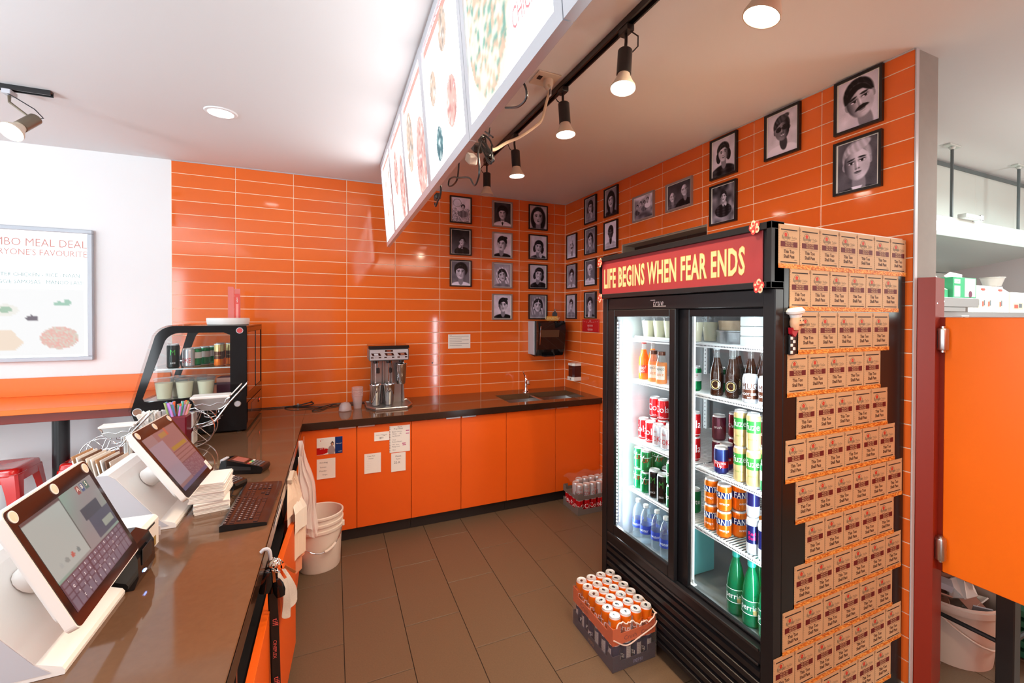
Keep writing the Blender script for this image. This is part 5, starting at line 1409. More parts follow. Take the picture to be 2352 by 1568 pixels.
for k in range(3):
    mb = MB(); mb.box(-.66, -.54, -2.89, -2.965, z1+.043*k, z1+.0415+.043*k, mat('pale_box', S(206, 210, 210), .5), .003); mb.build('box', t)
put_can('pinkc', -.635, -3.06, z1, FA, 'pink and white floral can at the right end of the top fridge shelf', None)
put_can('ginger', -.65, -2.610, z2, FA, 'green can left of the middle post, second fridge shelf', None)
put_can('ginger', -.58, -2.700, z2, FA, 'green can right of the middle post, second fridge shelf', None)
put_can('ginger', -.42, -2.700, z2, FA, 'green can at the back between the dark bottles', None)
put_bottle('cola', -.665, -2.765, z2, FA, 'dark cola glass bottle with round label, left one of the front pair', None)
put_bottle('cola', -.655, -2.845, z2, FA, 'dark cola glass bottle with round label, right one of the front pair', None)
for (x, y, w_) in ((-.57, -2.785, 'first'), (-.50, -2.74, 'far left'), (-.56, -2.865, 'second'), (-.58, -2.95, 'third'), (-.50, -2.93, 'far right'), (-.40, -2.80, 'rearmost')): put_bottle('cola', x, y, z2, FA+.5, 'dark cola glass bottle standing behind the front row, %s of those' % w_, 'cola bottles at the back of the second shelf')
put_can('brown', -.670, -2.955, z2, FA, 'silver and brown root beer can, left of the front two', None)
put_can('brown', -.670, -3.035, z2, FA, 'silver and brown root beer can at the right end of the shelf', None)
for (x, y, w_) in ((-.595, -3.03, 'nearer'), (-.52, -3.02, 'farther')): put_can('blue', x, y, z2, FA, 'blue can behind the root beer cans, %s one' % w_, 'blue cans behind the root beer')
for dz in (0, .1215):
    put_can('red', -.645, -2.600, z3+dz, FA, 'bright red can left of the middle post, %s layer' % ('upper' if dz else 'lower'), None)
    put_can('purple', -.585, -2.705, z3+dz, FA, 'plum-coloured can right of the middle post, %s layer' % ('upper' if dz else 'lower'), None)
    for (x, y, w_) in ((-.47, -2.700, 'first'), (-.475, -2.775, 'second'), (-.48, -2.850, 'third'), (-.48, -2.925, 'fourth'), (-.48, -3.00, 'fifth'), (-.40, -2.74, 'rear left'), (-.40, -2.82, 'rear right')): put_can('dred', x, y, z3+dz, FA+random.uniform(-1.4, .6), 'dark red can at the back of the third shelf, %s from left, %s layer' % (w_, 'upper' if dz else 'lower'), 'dark red cans on the third shelf')
put_can('blue', -.665, -2.795, z3, FA, 'blue cola can with red badge, front of the third shelf', None)
for (x, y, w_) in ((-.60, -2.765, 'left'), (-.595, -2.86, 'right')): put_can('blue', x, y, z3, FA, 'blue cola can partly hidden behind the front one, %s' % w_, 'blue cola cans behind')
for dz, w_ in ((0, 'lower'), (.1555, 'upper')):
    put_can('fuze', -.668, -2.905, z3+dz, FA, 'green and cream iced tea can, left column, %s' % w_, None)
    put_can('fuze', -.672, -2.975, z3+dz, FA, 'green and cream iced tea can, right column, %s' % w_, None)
put_can('ginger', -.672, -3.048, z3, FA, 'green ginger ale can at the right edge of the door', None)
for (x, y, w_) in ((-.60, -2.94, 'left'), (-.60, -3.01, 'right')): put_can('fuze', x, y, z3, FA, 'iced tea can behind the front columns, %s' % w_, 'iced tea cans behind')
for dz, w_ in ((0, 'lower'), (.1215, 'upper')):
    put_can('sprite', -.60, -2.560, z4+dz*0, FA, 'green can with white letters left of the post on the fourth shelf', 'green cans by the post') if not dz else None
    put_can('fanta', -.662, -2.735, z4+dz, FA-.2, 'orange soda can with blue band, left column, %s' % w_, None)
    put_can('fanta', -.666, -2.815, z4+dz, FA+.2, 'orange soda can with blue band, middle column, %s' % w_, None)
    put_can('fanta', -.600, -2.840, z4+dz, FA+.9, 'orange soda can with blue band, right column, %s' % w_, None)
put_can('sprite', -.53, -2.70, z4, FA, 'green can with white letters behind the orange cans', None)
put_can('fanta', -.545, -2.885, z4, FA+.6, 'single orange soda can right of the columns, half in shade', None)
put_can('redbull', -.672, -2.975, z4, FA, 'slim navy and silver can, lower left of the tall stack', None); put_can('redbull', -.672, -2.975, z4+.1575, FA+2, 'slim navy and silver can turned to show its small print, stacked on another', None)
put_can('redbull', -.674, -3.035, z4, FA+.4, 'slim navy and silver can at the right end of the fourth shelf', None)
for i, (x, y, w_) in enumerate(((-.690, -2.905, 'leftmost'), (-.695, -2.990, 'frontmost'), (-.62, -2.965, 'rear'), (-.70, -3.075, 'rightmost'))):
    put_bottle('perrier', x, y, zf, FA, 'green plastic sparkling water bottle on the fridge floor, %s' % w_, 'green sparkling water bottles')
# ================================================================= ON THE COUNTER
# drink mixer with three heads
t = thing('drink_mixer', (-1.87, -.35, CT), 'grey three-head drink mixer with steel cups on the back worktop', 'mixer')
XL, XR = -2.035, -1.705
mb = MB()
f0 = [(-2.045, -.16), (-1.69, -.16), (-1.69, -.40), (-1.745, -.515), (-1.985, -.515), (-2.045, -.40)]
mb.prism(f0, 'z', CT+.0005, CT+.012, GREYM)
for (p, q) in zip(f0, f0[1:]+f0[:1]): mb.tube([(p[0], p[1], CT+.014), (q[0], q[1], CT+.014)], .008, STEEL, 8)
mb.build('base', t)
mb = MB(); mb.prism([(-2.015, CT+.012), (-1.725, CT+.012), (-1.745, 1.262), (-1.995, 1.262)], 'y', -.235, -.17, GREYM)
for x in (-2.000, -1.905, -1.835, -1.742): mb.box(x-.006, x+.006, -.262, -.235, CT+.012, 1.262, GREYM, .002)
mb.build('column', t)
mb = MB(); mb.box(XL+.004, XR-.004, -.385, -.165, 1.262, 1.365, GREYM, .010)
mb.build('head', t)
mb = MB(); mb.prism([(-.390, 1.366), (-.160, 1.366), (-.165, 1.388), (-.365, 1.388)], 'x', XL+.002, XR-.002, BLACKG); mb.build('top_cap', t)
mb = MB(); mb.box(XL+.012, XR-.012, -.3885, -.3855, 1.270, 1.357, mat('silver_lacquer', S(176, 176, 182), .35, .25), .001); fp = mb.build('front_plate', t)
mb = MB()
for k, x in enumerate((-1.975, -1.870, -1.765)):
    mb.prism([(x-.040, 1.328), (x+.030, 1.328), (x+.040, 1.306), (x-.026, 1.306)], 'y', -.3905, -.3880, BLACKG)
    mb.prism([(x-.018, 1.325), (x+.014, 1.325), (x+.020, 1.309), (x-.013, 1.309)], 'y', -.3915, -.3900, PLASTD if k == 0 else mat('amber_display', S(150, 90, 70), .4))
    for dx in (-.030, .030): mb.box(x+dx-.010, x+dx+.010, -.3905, -.388, 1.287, 1.296, BLACKG)
    for q in range(3): mb.box(x-.008+.008*q-.0015, x-.008+.008*q+.0015, -.3905, -.388, 1.290, 1.293, BLACK)
mb.lathe([(0, 0), (.001, 0)], (0, 0, 0), 6, BLACK)
mb.box(-1.905, -1.842, -.3905, -.388, 1.338, 1.353, BLACKG, .003)
mb.build('controls', fp)
mb = MB(); mb.text('MIXER', wXY(-1.8735, 1.3415, -.3912), .008, mat('orange_print', S(230, 90, 40), .5), 'C'); mb.build('badge_lettering', fp)
for k, x in enumerate((-1.975, -1.870, -1.765)):
    mb = MB(); mb.lathe([(0, 0), (.016, 0), (.016, -.022), (.009, -.026), (0, -.026)], (x, -.315, 1.262), 14, BLACKG)
    if k < 2: mb.tube([(x, -.315, 1.24), (x, -.315, 1.03)], .0032, CHROME, 8); mb.lathe([(.0, 0), (.012, .001), (.012, .003), (0, .004)], (x, -.315, 1.075), 12, CHROME); mb.lathe([(.0, 0), (.014, .001), (.014, .003), (0, .004)], (x, -.315, 1.035), 12, CHROME)
    mb.build('spindle', t)
    mb = MB(); mb.tube([(x+.028, -.275, 1.262), (x+.028, -.278, 1.20)], .004, CHROME, 8); mb.box(x+.016, x+.040, -.262, -.2355, 1.145, 1.19, BLACK, .003) if k < 2 else None; mb.build('cup_guide', t)
    z0_ = CT+.016 if k < 2 else 1.055
    yk = -.345 if k < 2 else -.315
    c = thing('mixing_cup', (x, yk, z0_), ('steel mixing cup standing on the left of the mixer tray', 'steel mixing cup standing in the middle of the mixer tray', 'steel mixing cup hung under the right mixer head')[k], 'cup', 'steel mixing cups')
    mb = MB(); mb.lathe([(0, 0), (.034, 0), (.037, .004), (.050, .165), (.0525, .170), (.0515, .173), (.048, .168), (.035, .006), (0, .005)], (x, yk, z0_), 28, CHROME); mb.build('cup_body', c)
# clear cups, dome lids, power cables
t = thing('cup_stack', (-2.115, -.33, CT), 'tall stack of clear plastic cups beside the drink mixer', 'cups')
CC = glass('stacked_cup_plastic', (.88, .80, .80), .30, 1.4, .05, (.82, .72, .72))
mb = MB(); mb.lathe([(0, .001, CC), (.030, 0), (.040, .085), (.043, .100)], (-2.115, -.33, CT+.0005), 24); mb.build('cup', t)
mb = MB()
for k in range(9): mb.lathe([(.0425, .100+.0085*k, CC), (.0455, .104+.0085*k), (.0425, .1075+.0085*k)], (-2.115, -.33, CT), 24)
mb.build('cup_rims', t)
t = thing('dome_lid_stack', (-2.210, -.40, CT), 'small pile of nested clear dome lids left of the cup stack', 'lids')
for k in range(3):
    mb = MB(); mb.lathe([(.050-.001*k, .004+.008*k, CC), (.047, .012+.008*k), (.044, .030+.007*k), (.030, .052+.006*k), (.012, .060+.005*k), (0, .061+.005*k)], (-2.210, -.40, CT), 24); mb.build('lid', t)
t = thing('power_cable', (-2.45, -.2, CT), 'coiled and tied black power cables on the worktop by the tiled wall', 'cable')
mb = MB(); z = CT+.006
mb.tube(bez([(-2.83, -.06, z), (-2.72, -.07, z), (-2.64, -.05, z), (-2.56, -.07, z), (-2.52, -.05, z+.012), (-2.47, -.055, z+.02), (-2.45, -.09, z+.014), (-2.52, -.10, z), (-2.62, -.06, z), (-2.66, -.09, z), (-2.60, -.12, z+.012), (-2.50, -.09, z+.02), (-2.46, -.06, z+.03)], 8), .0045, BLACKM, 6)
mb.tube(bez([(-2.60, -.08, z), (-2.50, -.13, z), (-2.42, -.17, z), (-2.36, -.16, z), (-2.30, -.12, z+.004), (-2.22, -.10, z), (-2.10, -.11, z), (-2.02, -.12, z)], 8), .0045, BLACKM, 6)
mb.tube(bez([(-2.38, -.18, z), (-2.42, -.24, z), (-2.45, -.30, z), (-2.43, -.33, z), (-2.38, -.30, z), (-2.34, -.22, z), (-2.28, -.15, z+.006), (-2.20, -.15, z), (-2.08, -.20, z)], 8), .0045, BLACKM, 6)
mb.build('cord', t)
mb = MB(); mb.tube([(-2.565, -.085, z-.004), (-2.565, -.085, z+.022)], .008, PLASTD, 6); mb.build('tie', t)

# heated display case
cx1, cy0, cy1 = -2.815, -.830, -.150
zb, zt = CT+.012, 1.572
t = thing('heated_display_case', (-3.08, -.5, CT), 'black curved-glass countertop display case holding cups of lassi and cans', 'display case')
def arc(n=8): return [(-3.19+.11*math.cos(a)*1.0, zt-.11+.11*math.sin(a)) for a in [PI/2+(PI*.5-.42)*k/n for k in range(n+1)]]
outer = [(cx1, zb), (cx1, zt)]+arc()+[(-3.408, 1.052), (-3.355, zb)]
Cen = (-3.08, 1.22)
def inset(p, d):
    v = Vector((Cen[0]-p[0], Cen[1]-p[1])); return (p[0]+v.x*d, p[1]+v.y*d)
hole = [(-2.905, 1.135), (-2.905, 1.512), (-2.918, 1.518), (-2.94, 1.528)]+[(-3.165+.085*math.cos(a), 1.528-.085+.085*math.sin(a)) for a in [PI/2+(PI*.5-.42)*k/8 for k in range(9)]]+[(-3.352, 1.128), (-3.345, 1.110), (-3.325, 1.105)]
import bmesh as _bm
def frame_plate(y0, y1, name, mm):
    n, h = len(outer), len(hole)
    bm = _bm.new()
    a = [bm.verts.new((p[0], y0, p[1])) for p in outer]; b = [bm.verts.new((p[0], y0, p[1])) for p in hole]
    ea = [bm.edges.new((a[i], a[(i+1) % n])) for i in range(n)]; eb = [bm.edges.new((b[i], b[(i+1) % h])) for i in range(h)]
    _bm.ops.triangle_fill(bm, edges=ea+eb, use_beauty=True)
    g_ = _bm.ops.extrude_face_region(bm, geom=bm.faces[:])
    for v in [e for e in g_['geom'] if isinstance(e, _bm.types.BMVert)]: v.co.y = y1
    bm.normal_update(); _bm.ops.recalc_face_normals(bm, faces=bm.faces[:])
    vs = [tuple(v.co) for v in bm.verts]; bm.verts.index_update(); fs = [tuple(v.index for v in f.verts) for f in bm.faces]; bm.free()
    m_ = MB(); m_.add(vs, fs, mm); return part(m_.build(name, t))
frame_plate(cy0, cy0+.006, 'side_frame', CASEB); frame_plate(cy1-.006, cy1, 'side_frame', CASEB)
mb = MB(); mb.prism(hole, 'y', cy0+.002, cy0+.004, GLASS); mb.build('side_glass', t)
mb = MB(); mb.prism(hole, 'y', cy1-.004, cy1-.002, GLASS); mb.build('side_glass', t)
front = [(zt and -3.188, zt)]+arc()[1:]+[(-3.408, 1.052), (-3.355, zb)]
mb = MB()
for p, q in zip(front[:-1], front[1:]):
    mb.add([(p[0]-.012, cy0-.004, p[1]+.006), (q[0]-.012, cy0-.004, q[1]+.004), (q[0]-.012, cy1+.004, q[1]+.004), (p[0]-.012, cy1+.004, p[1]+.006)], [(0, 1, 2, 3)], GLASS, True)
part(mb.build('curved_front_glass', t))
CB_ = mat('case_reflecting_back', (.012, .008, .007), .05, spec=.9)
mb = MB(); mb.box(cx1-.37, cx1, cy0+.0065, cy1-.0065, zt-.012, zt, BLACKG, .002); part(mb.build('roof', t))
mb = MB(); mb.prism([(cx1, zb), (cx1, 1.105), (-3.385, 1.105), (-3.40, 1.052), (-3.352, zb)], 'y', cy0+.0065, cy1-.0065, CASEB); part(mb.build('base_box', t))
mb = MB(); mb.box(cx1-.006, cx1+.002, cy0+.0065, cy0+.055, 1.105, zt-.012, BLACKG); mb.box(cx1-.006, cx1+.002, cy1-.05, cy1-.0065, 1.105, zt-.012, BLACKG)
mb.box(cx1-.006, cx1+.002, cy0+.055, cy1-.05, 1.105, 1.125, BLACKG); mb.box(cx1-.006, cx1+.002, cy0+.055, cy1-.05, 1.53, zt-.012, BLACKG); part(mb.build('rear_frame', t))
MIR = mat('mirror_door', (.55, .52, .50), .03, .85)
for k, (a, b, x) in enumerate(((cy0+.056, -.50, cx1-.001), (-.43, cy1-.052, cx1-.0045))):
    mb = MB(); mb.box(x, x+.003, a, b, 1.127, 1.528, MIR); mb.build('sliding_door', t)
mb = MB(); mb.box(cx1+.002, cx1+.0035, cy0+.02, cy1-.02, .925, 1.06, mat('case_plinth_panel', (.03, .022, .020), .08, spec=.8)); mb.box(cx1+.0036, cx1+.005, -.68, -.42, .975, 1.035, mat('display_window', (.09, .07, .065), .15)); mb.box(cx1+.0036, cx1+.006, -.36, -.30, .985, 1.02, BLACKG, .001)
mb.box(cx1+.0061, cx1+.0066, -.34, -.32, .999, 1.006, mat('red_pilot', (1, .1, .05), .4, emit=(1, .05, .03), estr=3)); mb.build('control_panel', t)
for (x, y) in ((-2.86, -.80), (-2.86, -.19), (-3.30, -.80), (-3.30, -.19)):
    mb = MB(); mb.lathe([(0, 0), (.014, 0), (.016, .012), (0, .012)], (x, y, CT+.0003), 12, BLACK); mb.build('foot', t)
# round bolts with stickers
mb = MB(); 
BOLT = mat('sticker_red', S(190, 60, 62), .4)
def ybut(x, z, r, m1, m2=None):
    m_ = MB(Matrix.Translation((x, cy0-.0002, z)) @ Matrix.Rotation(PI/2, 4, 'X')); m_.lathe([(r, 0, m1), (r*.95, .004), (0, .0045)], (0, 0, 0), 24)
    if m2: m_.lathe([(r*.78, .0046, m2), (0, .0050)], (0, 0, 0), 20)
    return m_
part(ybut(-2.852, 1.540, .021, CHROME, BOLT).build('bolt', t), 'round bolt with a red sticker')
part(ybut(-3.375, 1.048, .026, CHROME, mat('sticker_tan', S(150, 105, 80), .5, noise=.5, nscale=60)).build('bolt', t), 'round bolt with a portrait sticker')
part(ybut(-2.865, 1.060, .021, CHROME, PLASTD).build('bolt', t))
mb = MB(); mb.box(-3.345, -2.86, cy0+.02, cy1-.02, 1.298, 1.302, GLASS); mb.box(-3.34, -2.86, cy0+.02, cy0+.026, 1.296, 1.304, CHROME); mb.box(-3.34, -2.86, cy1-.026, cy1-.02, 1.296, 1.304, CHROME); part(mb.build('shelf', t), 'glass shelf')
mb = MB(); mb.box(-3.35, -2.84, cy0+.02, cy1-.02, 1.1055, 1.109, STEEL); part(mb.build('floor_tray', t))
# contents
z = 1.110
for (x, y, w_) in ((-3.265, -.762, 'front left'), (-3.16, -.760, 'front middle'), (-3.05, -.755, 'front right'), (-3.21, -.68, 'rear left'), (-3.115, -.66, 'rear right')):
    cup(x, y, z, 'clear lidded cup of pale lassi inside the display case, ' + w_, 'lassi cups in the display case', h=.125, r0=.036, r1=.050)
zs = 1.3035
put_can('monster', -3.215, -.775, zs, Q(10), 'tall black energy can at the left of the display case shelf', None)
for (x, y) in ((-3.15, -.72),): put_can('silver', x, y, zs, Q(150), 'silver can behind the black one in the display case', None)
for k, (x, y) in enumerate(((-3.13, -.64), (-3.10, -.55), (-3.06, -.48))): put_can('ginger', x, y, zs, Q(170), 'pale green can on the display case shelf, %s' % ('left', 'middle', 'right')[k], 'pale green cans in the display case')
for k, (x, y) in enumerate(((-2.99, -.70), (-3.0, -.60), (-2.94, -.62))):
    b = thing('coffee_can', (x, y, zs), 'cream and brown coffee can on the display case shelf, %s' % ('front', 'rear', 'right')[k], 'can', 'coffee cans in the display case')
    mb = MB(); mb.lathe([(0, .0, CANTOP), (.026, .001, ORG), (.0275, .006), (.0275, .045, BRN), (.0275, .095, CRM), (.0275, .140, CANTOP), (.025, .146), (0, .145)], (x, y, zs), 18); mb.text('mocha', lambda u, v: (x+.028*math.sin(u/.028), y-.0282*math.cos(u/.028), zs+.065+v), .010, CRM, 'C'); mb.build('can_body', b)
t = thing('chips_box', (-2.95, -.55, z), 'small maroon and pink box at the right inside the display case', 'box')
mb = MB(); mb.box(-3.02, -2.88, -.62, -.48, z, z+.10, mat('box_maroon', S(96, 30, 56), .5)); mb.box(-3.02, -2.88, -.6215, -.62, z+.07, z+.10, mat('box_pink', S(230, 170, 150), .5)); mb.box(-2.94, -2.895, -.624, -.622, z+.045, z+.08, mat('box_tag_red', S(190, 40, 44), .5)); mb.text('TP', wXY(-2.918, z+.054, -.6246), .018, PAPER, 'C'); mb.build('body', t)
# on top of the case: white lid and red acrylic sign
t = thing('round_tub_lid', (-2.97, -.50, zt), 'white round tub lid lying on top of the display case', 'lid')
mb = MB(); mb.lathe([(0, 0), (.120, 0), (.124, .004), (.128, .040), (.126, .047), (.115, .048), (0, .047)], (-2.972, -.50, zt+.0005), 40, PLAST); mb.build('lid', t)
t = thing('table_sign', (-2.97, -.33, zt), 'narrow pink acrylic sign standing behind the white lid', 'sign')
PKA = glass('pink_acrylic', (.95, .62, .60), .35, 1.45, .03, (.90, .40, .38))
mb = MB(); mb.box(-3.005, -2.968, -.335, -.331, zt+.001, 1.852, PKA, .001); mb.build('left_leaf', t)
mb = MB(); mb.box(-2.967, -2.928, -.330, -.326, zt+.001, 1.838, PKA, .001); mb.box(-2.964, -2.931, -.3312, -.3302, 1.60, 1.80, mat('sign_insert_red', S(214, 70, 60), .5)); mb.build('right_leaf', t)
mb = MB(); mb.box(-2.955, -2.940, -.3325, -.3313, 1.61, 1.725, mat('sign_insert_pink', S(236, 150, 140), .5)); mb.text('MENU', lambda u, v: (-2.952+v, -.3322, 1.755+u), .010, PAPER, 'C'); mb.build('lettering', t)
mb = MB(); mb.box(-3.01, -2.92, -.345, -.305, zt+.0003, zt+.004, PKA, .001); mb.build('foot', t)

# ---------------------------------------------------------------- tills
BEZ = mat('brown_black_bezel', (.030, .012, .010), .08, spec=.7)
STK = mat('sticker_disc', S(238, 214, 190), .4, noise=.25, nscale=90)
def till(cx_, cy_, cz_, yaw, tilt, W, H, foot, label, which):
    """screen of width W along the counter, H high; bottom edge centre at (cx_, cy_, cz_)"""
    t = thing('till_terminal', (foot[0]-.10, foot[1], CT), label, 'till', 'tills on the counter')
    u = Vector((-math.sin(yaw), math.cos(yaw), 0)); n_ = Vector((math.cos(yaw), math.sin(yaw), 0))
    v = Vector((0, 0, math.cos(tilt)))-n_*math.sin(tilt); nn = n_*math.cos(tilt)+Vector((0, 0, math.sin(tilt)))
    M = Matrix(((u.x, v.x, nn.x, cx_), (u.y, v.y, nn.y, cy_), (u.z, v.z, nn.z, cz_), (0, 0, 0, 1)))
    def rrect(w0, w1, h0, h1, r, n=5):
        out = []
        for cxx, cyy, a0 in ((w1-r, h1-r, 0), (w0+r, h1-r, 90), (w0+r, h0+r, 180), (w1-r, h0+r, 270)):
            for q in range(n+1):
                a = math.radians(a0+90*q/n); out.append((cxx+r*math.cos(a), cyy+r*math.sin(a)))
        return out
    mb = MB(M); mb.prism(rrect(-W/2, W/2, 0, H, .014), 'z', -.020, -.0015, PLAST)
    mb.prism(rrect(-W/2+.02, W/2-.02, .02, H-.02, .02), 'z', -.034, -.020, PLAST); h_ = mb.build('screen_housing', t)
    mb = MB(M); mb.prism(rrect(-W/2+.003, W/2-.003, .003, H-.003, .012), 'z', -.0014, 0, BEZ); mb.build('bezel', h_)
    a = np.zeros((72, 84, 3)); yy, xx = np.mgrid[0:72, 0:84]; xx = xx/83.; yy = yy/71.
    rs = np.random.RandomState(which)
    if which == 1:
        a[:] = (.60, .64, .60); a += (.06*np.sin(xx*5+yy*3))[..., None]*np.array([-.5, 1, .4])
        L_ = (xx < .47) & (yy < .66); a[L_] = (.74, .75, .72); a[(xx > .47) & (xx < .49) & (yy < .66)] = (.34, .35, .34); a[(yy < .035) & (xx < .49)] = (.40, .30, .30)
        a[(xx > .66) & (yy > .40) & (yy < .66)] = (.36, .36, .42); a[(xx > .80) & (xx < .97) & (yy > .52) & (yy < .6)] = (.66, .67, .62)
        a[(xx > .62) & (xx < .90) & (yy > .26) & (yy < .40)] = (.32, .32, .36)
        K_ = yy > .68; a[K_] = (.40, .27, .32)
        kk = K_ & (((xx*13) % 1) > .18) & (((yy-.68)*16) % 1 > .2) & (xx > .02) & (xx < .98); a[kk] = (.53, .44, .49)
        for (cx0, col) in ((.12, (.70, .72, .70)), (.20, (.60, .62, .60)), (.28, (.80, .42, .38)), (.36, (.5, .56, .55))): a[((xx-cx0)/.022)**2+((yy-.56)/.028)**2 < 1] = col
        for (cx0, col) in ((.74, (.66, .30, .28)), (.81, (.30, .36, .52)), (.88, (.36, .46, .42)),): a[(abs(xx-cx0) < .026) & (abs(yy-.07) < .05)] = col
    else:
        a[:] = (.62, .43, .42); a[(yy*14 % 1 < .12) & (xx > .42)] = (.46, .30, .30); a[(xx < .42) & (yy > .16) & (yy < .88)] = (.66, .56, .60); a[(xx < .30) & (yy < .16)] = (.64, .50, .50)
        a[(xx > .42) & (xx < .62) & (yy > .05) & (yy < .13)] = (.70, .52, .30); a[(xx > .62) & (xx < .68) & (yy < .14)] = (.80, .40, .30)
        a[(xx > .46) & (xx < .95) & (yy > .34) & (yy < .42)] = (.68, .52, .22)
        K_ = (yy > .66) & (xx > .42); a[K_] = (.52, .34, .38); n_s = rs.rand(72, 84) < .3; a[K_ & n_s] = (.60, .44, .46); a[yy > .93] = (.40, .34, .46)
    SW, S0, S1 = W/2-.022, .028, H-.040
    pr = paint('screen', a, lambda p, q: tuple(M @ Vector((-SW+2*SW*p, S0+(S1-S0)*q, .0005))), h_, colmat('screen_image', .12, .62, .5))
    for x in ((-W/2+.022, 0, W/2-.024)):
        mb = MB(M); mb.lathe([(.0135, 0, PLAST), (.0135, .0012), (.011, .0016, STK), (0, .0018)], (x, H-.020, .0003), 20); mb.build('sticker', h_)
    if which == 2:
        mb = MB(M); mb.box(W/2-.040, W/2-.012, .012, .055, .0004, .0012, PAPER); mb.text('SN-2', lambda a_, b_: (W/2-.026+a_, .03+b_, .0016), .006, INK, 'C'); part(mb.build('label_sticker', h_))
    else:
        mb = MB(M); IK = mat('screen_key_letters', S(214, 206, 210), .4, emit=S(200, 196, 200), estr=.4)
        for r_, row in enumerate(('1234567890', 'QWERTYUIOP', 'ASDFGHJKL', 'ZXCVBNM')):
            for c_, ch in enumerate(row): mb.text(ch, lambda a_, b_: (-SW+.028+2*SW*(c_+.3*r_)/12.2+a_, S0+.060-.0165*r_+b_, .0009), .006, IK, 'C')
        for ch, x in (('A', .74), ('B', .81), ('5', .88)): mb.text(ch, lambda a_, b_: (-SW+2*SW*x+a_, S1-(S1-S0)*.085+b_, .0009), .013, PAPER, 'C')
        mb.build('screen_letters', h_)
    # sloping stand
    fx, fy, fw = foot
    prof = [(fx, CT+.0008), (fx+.001, CT+.010), (fx-.004, CT+.018), (fx-.045, CT+.035), (fx-.165, CT+.200), (fx-.185, CT+.215), (fx-.215, CT+.215), (fx-.235, CT+.195), (fx-.245, CT+.0008)]
    mb = MB(); mb.prism(prof, 'y', fy-fw/2, fy+fw/2, PLAST); st = mb.build('stand', t)
    mb = MB(); mb.prism([(p[0]-.002, p[1]) for p in prof[3:-1]]+[(prof[-1][0]+.01, CT+.01), (fx-.02, CT+.01)], 'y', fy-fw/2-.0015, fy-fw/2-.0002, PLASTD); mb.build('side_panel', st)
    ctr = M @ Vector((0, H*.45, -.034)); 
    mb = MB(); q = Vector((fx-.12, fy, CT+.150)); mb.tube([q, ctr+nn*.004], .035, PLAST, 16); mb.build('hinge', t)
    return t
till(-2.779, -2.892, .985, .045, .404, .370, .289, (-2.812, -2.885, .30), 'white till with a tilted touchscreen in the left foreground', 1)
till(-2.757, -2.184, .985, -.022, .566, .345, .297, (-2.808, -2.170, .285), 'white till with a reddish screen, farther along the counter', 2)

# keyboard
t = thing('keyboard', (-2.58, -2.17, CT), 'black wired keyboard lying along the inner edge of the counter', 'keyboard')
KM = Matrix.Translation((-2.582, -2.205, CT+.001)) @ Matrix.Rotation(-.02, 4, 'Z')
KW, KL = .145, .44
mb = MB(KM); mb.prism([(-KW/2, 0), (KW/2, 0), (KW/2, .010), (KW/2-.01, .013), (-KW/2+.01, .024), (-KW/2, .020)], 'y', -KL/2, KL/2, BLACKG); mb.build('case', t)
KC = mat('keycap', (.035, .016, .014), .22); KT = mat('key_print', S(225, 215, 210), .5)
mb = MB(KM); mt = MB(KM); rows = ['`1234567890-=', 'QWERTYUIOP[]', 'ASDFGHJKL;"', 'ZXCVBNM,./', '']
def kz(x): return .0125+(KW/2-x)*.011/KW*1.0
def key(x, y, wx, wy, ch=''):
    z = kz(x); c = .0012
    mb.add([(x-wx/2, y-wy/2, z-.004), (x+wx/2, y-wy/2, z-.004), (x+wx/2, y+wy/2, z-.004), (x-wx/2, y+wy/2, z-.004),
            (x-wx/2+c, y-wy/2+c, z+.003), (x+wx/2-c, y-wy/2+c, z+.002), (x+wx/2-c, y+wy/2-c, z+.002), (x-wx/2+c, y+wy/2-c, z+.003)], [(4, 5, 6, 7), (0, 1, 5, 4), (1, 2, 6, 5), (2, 3, 7, 6), (3, 0, 4, 7)], KC)
    if ch: mt.text(ch, lambda a_, b_: (x-b_+.002, y+a_, z+.0034), .0062, KT, 'C')
rx = [-.058, -.037, -.019, -.001, .017, .035, .053]
for r_, x in enumerate(rx[1:6]):
    row = rows[r_] if r_ < 5 else ''
    if row:
        y0 = -.205+.006*r_
        for c_, ch in enumerate(row): key(x, y0+.0185*c_+.012*(r_ > 0), .0155, .0160, ch)
        key(x, y0+.0185*len(row)+.018, .0155, .030)
    if r_ == 4:
        for y, w_ in ((-.200, .024), (-.172, .024), (-.146, .022), (-.078, .105), (-.010, .022), (.016, .022)): key(x, y, .0155, w_)
for c_ in range(13): key(rx[0], -.205+.0195*c_+.003*(c_//4), .011, .0150, 'F' if c_ else 'E')
for r_, x in enumerate(rx[1:6]):
    for c_, y in enumerate((.066, .0845, .103)):
        if r_ in (0, 1) or (r_ == 3 and c_ == 1) or r_ == 4: key(x, y, .0155, .016, '-')
    for c_, y in enumerate((.135, .1535, .172, .1905)):
        if c_ < 3 or r_ in (0, 1, 3): key(x, y, .0155, .016, '789456123 0.+'[(r_*3+c_) % 12])
kk = mb.build('keys', t); part(kk); mt.build('key_letters', kk)
mb = MB(); mb.tube(bez([(-2.66, -2.10, CT+.012), (-2.685, -2.06, CT+.004), (-2.69, -2.0, CT+.004), (-2.70, -1.93, CT+.02)]), .002, BLACK, 6); mb.build('cable', t)

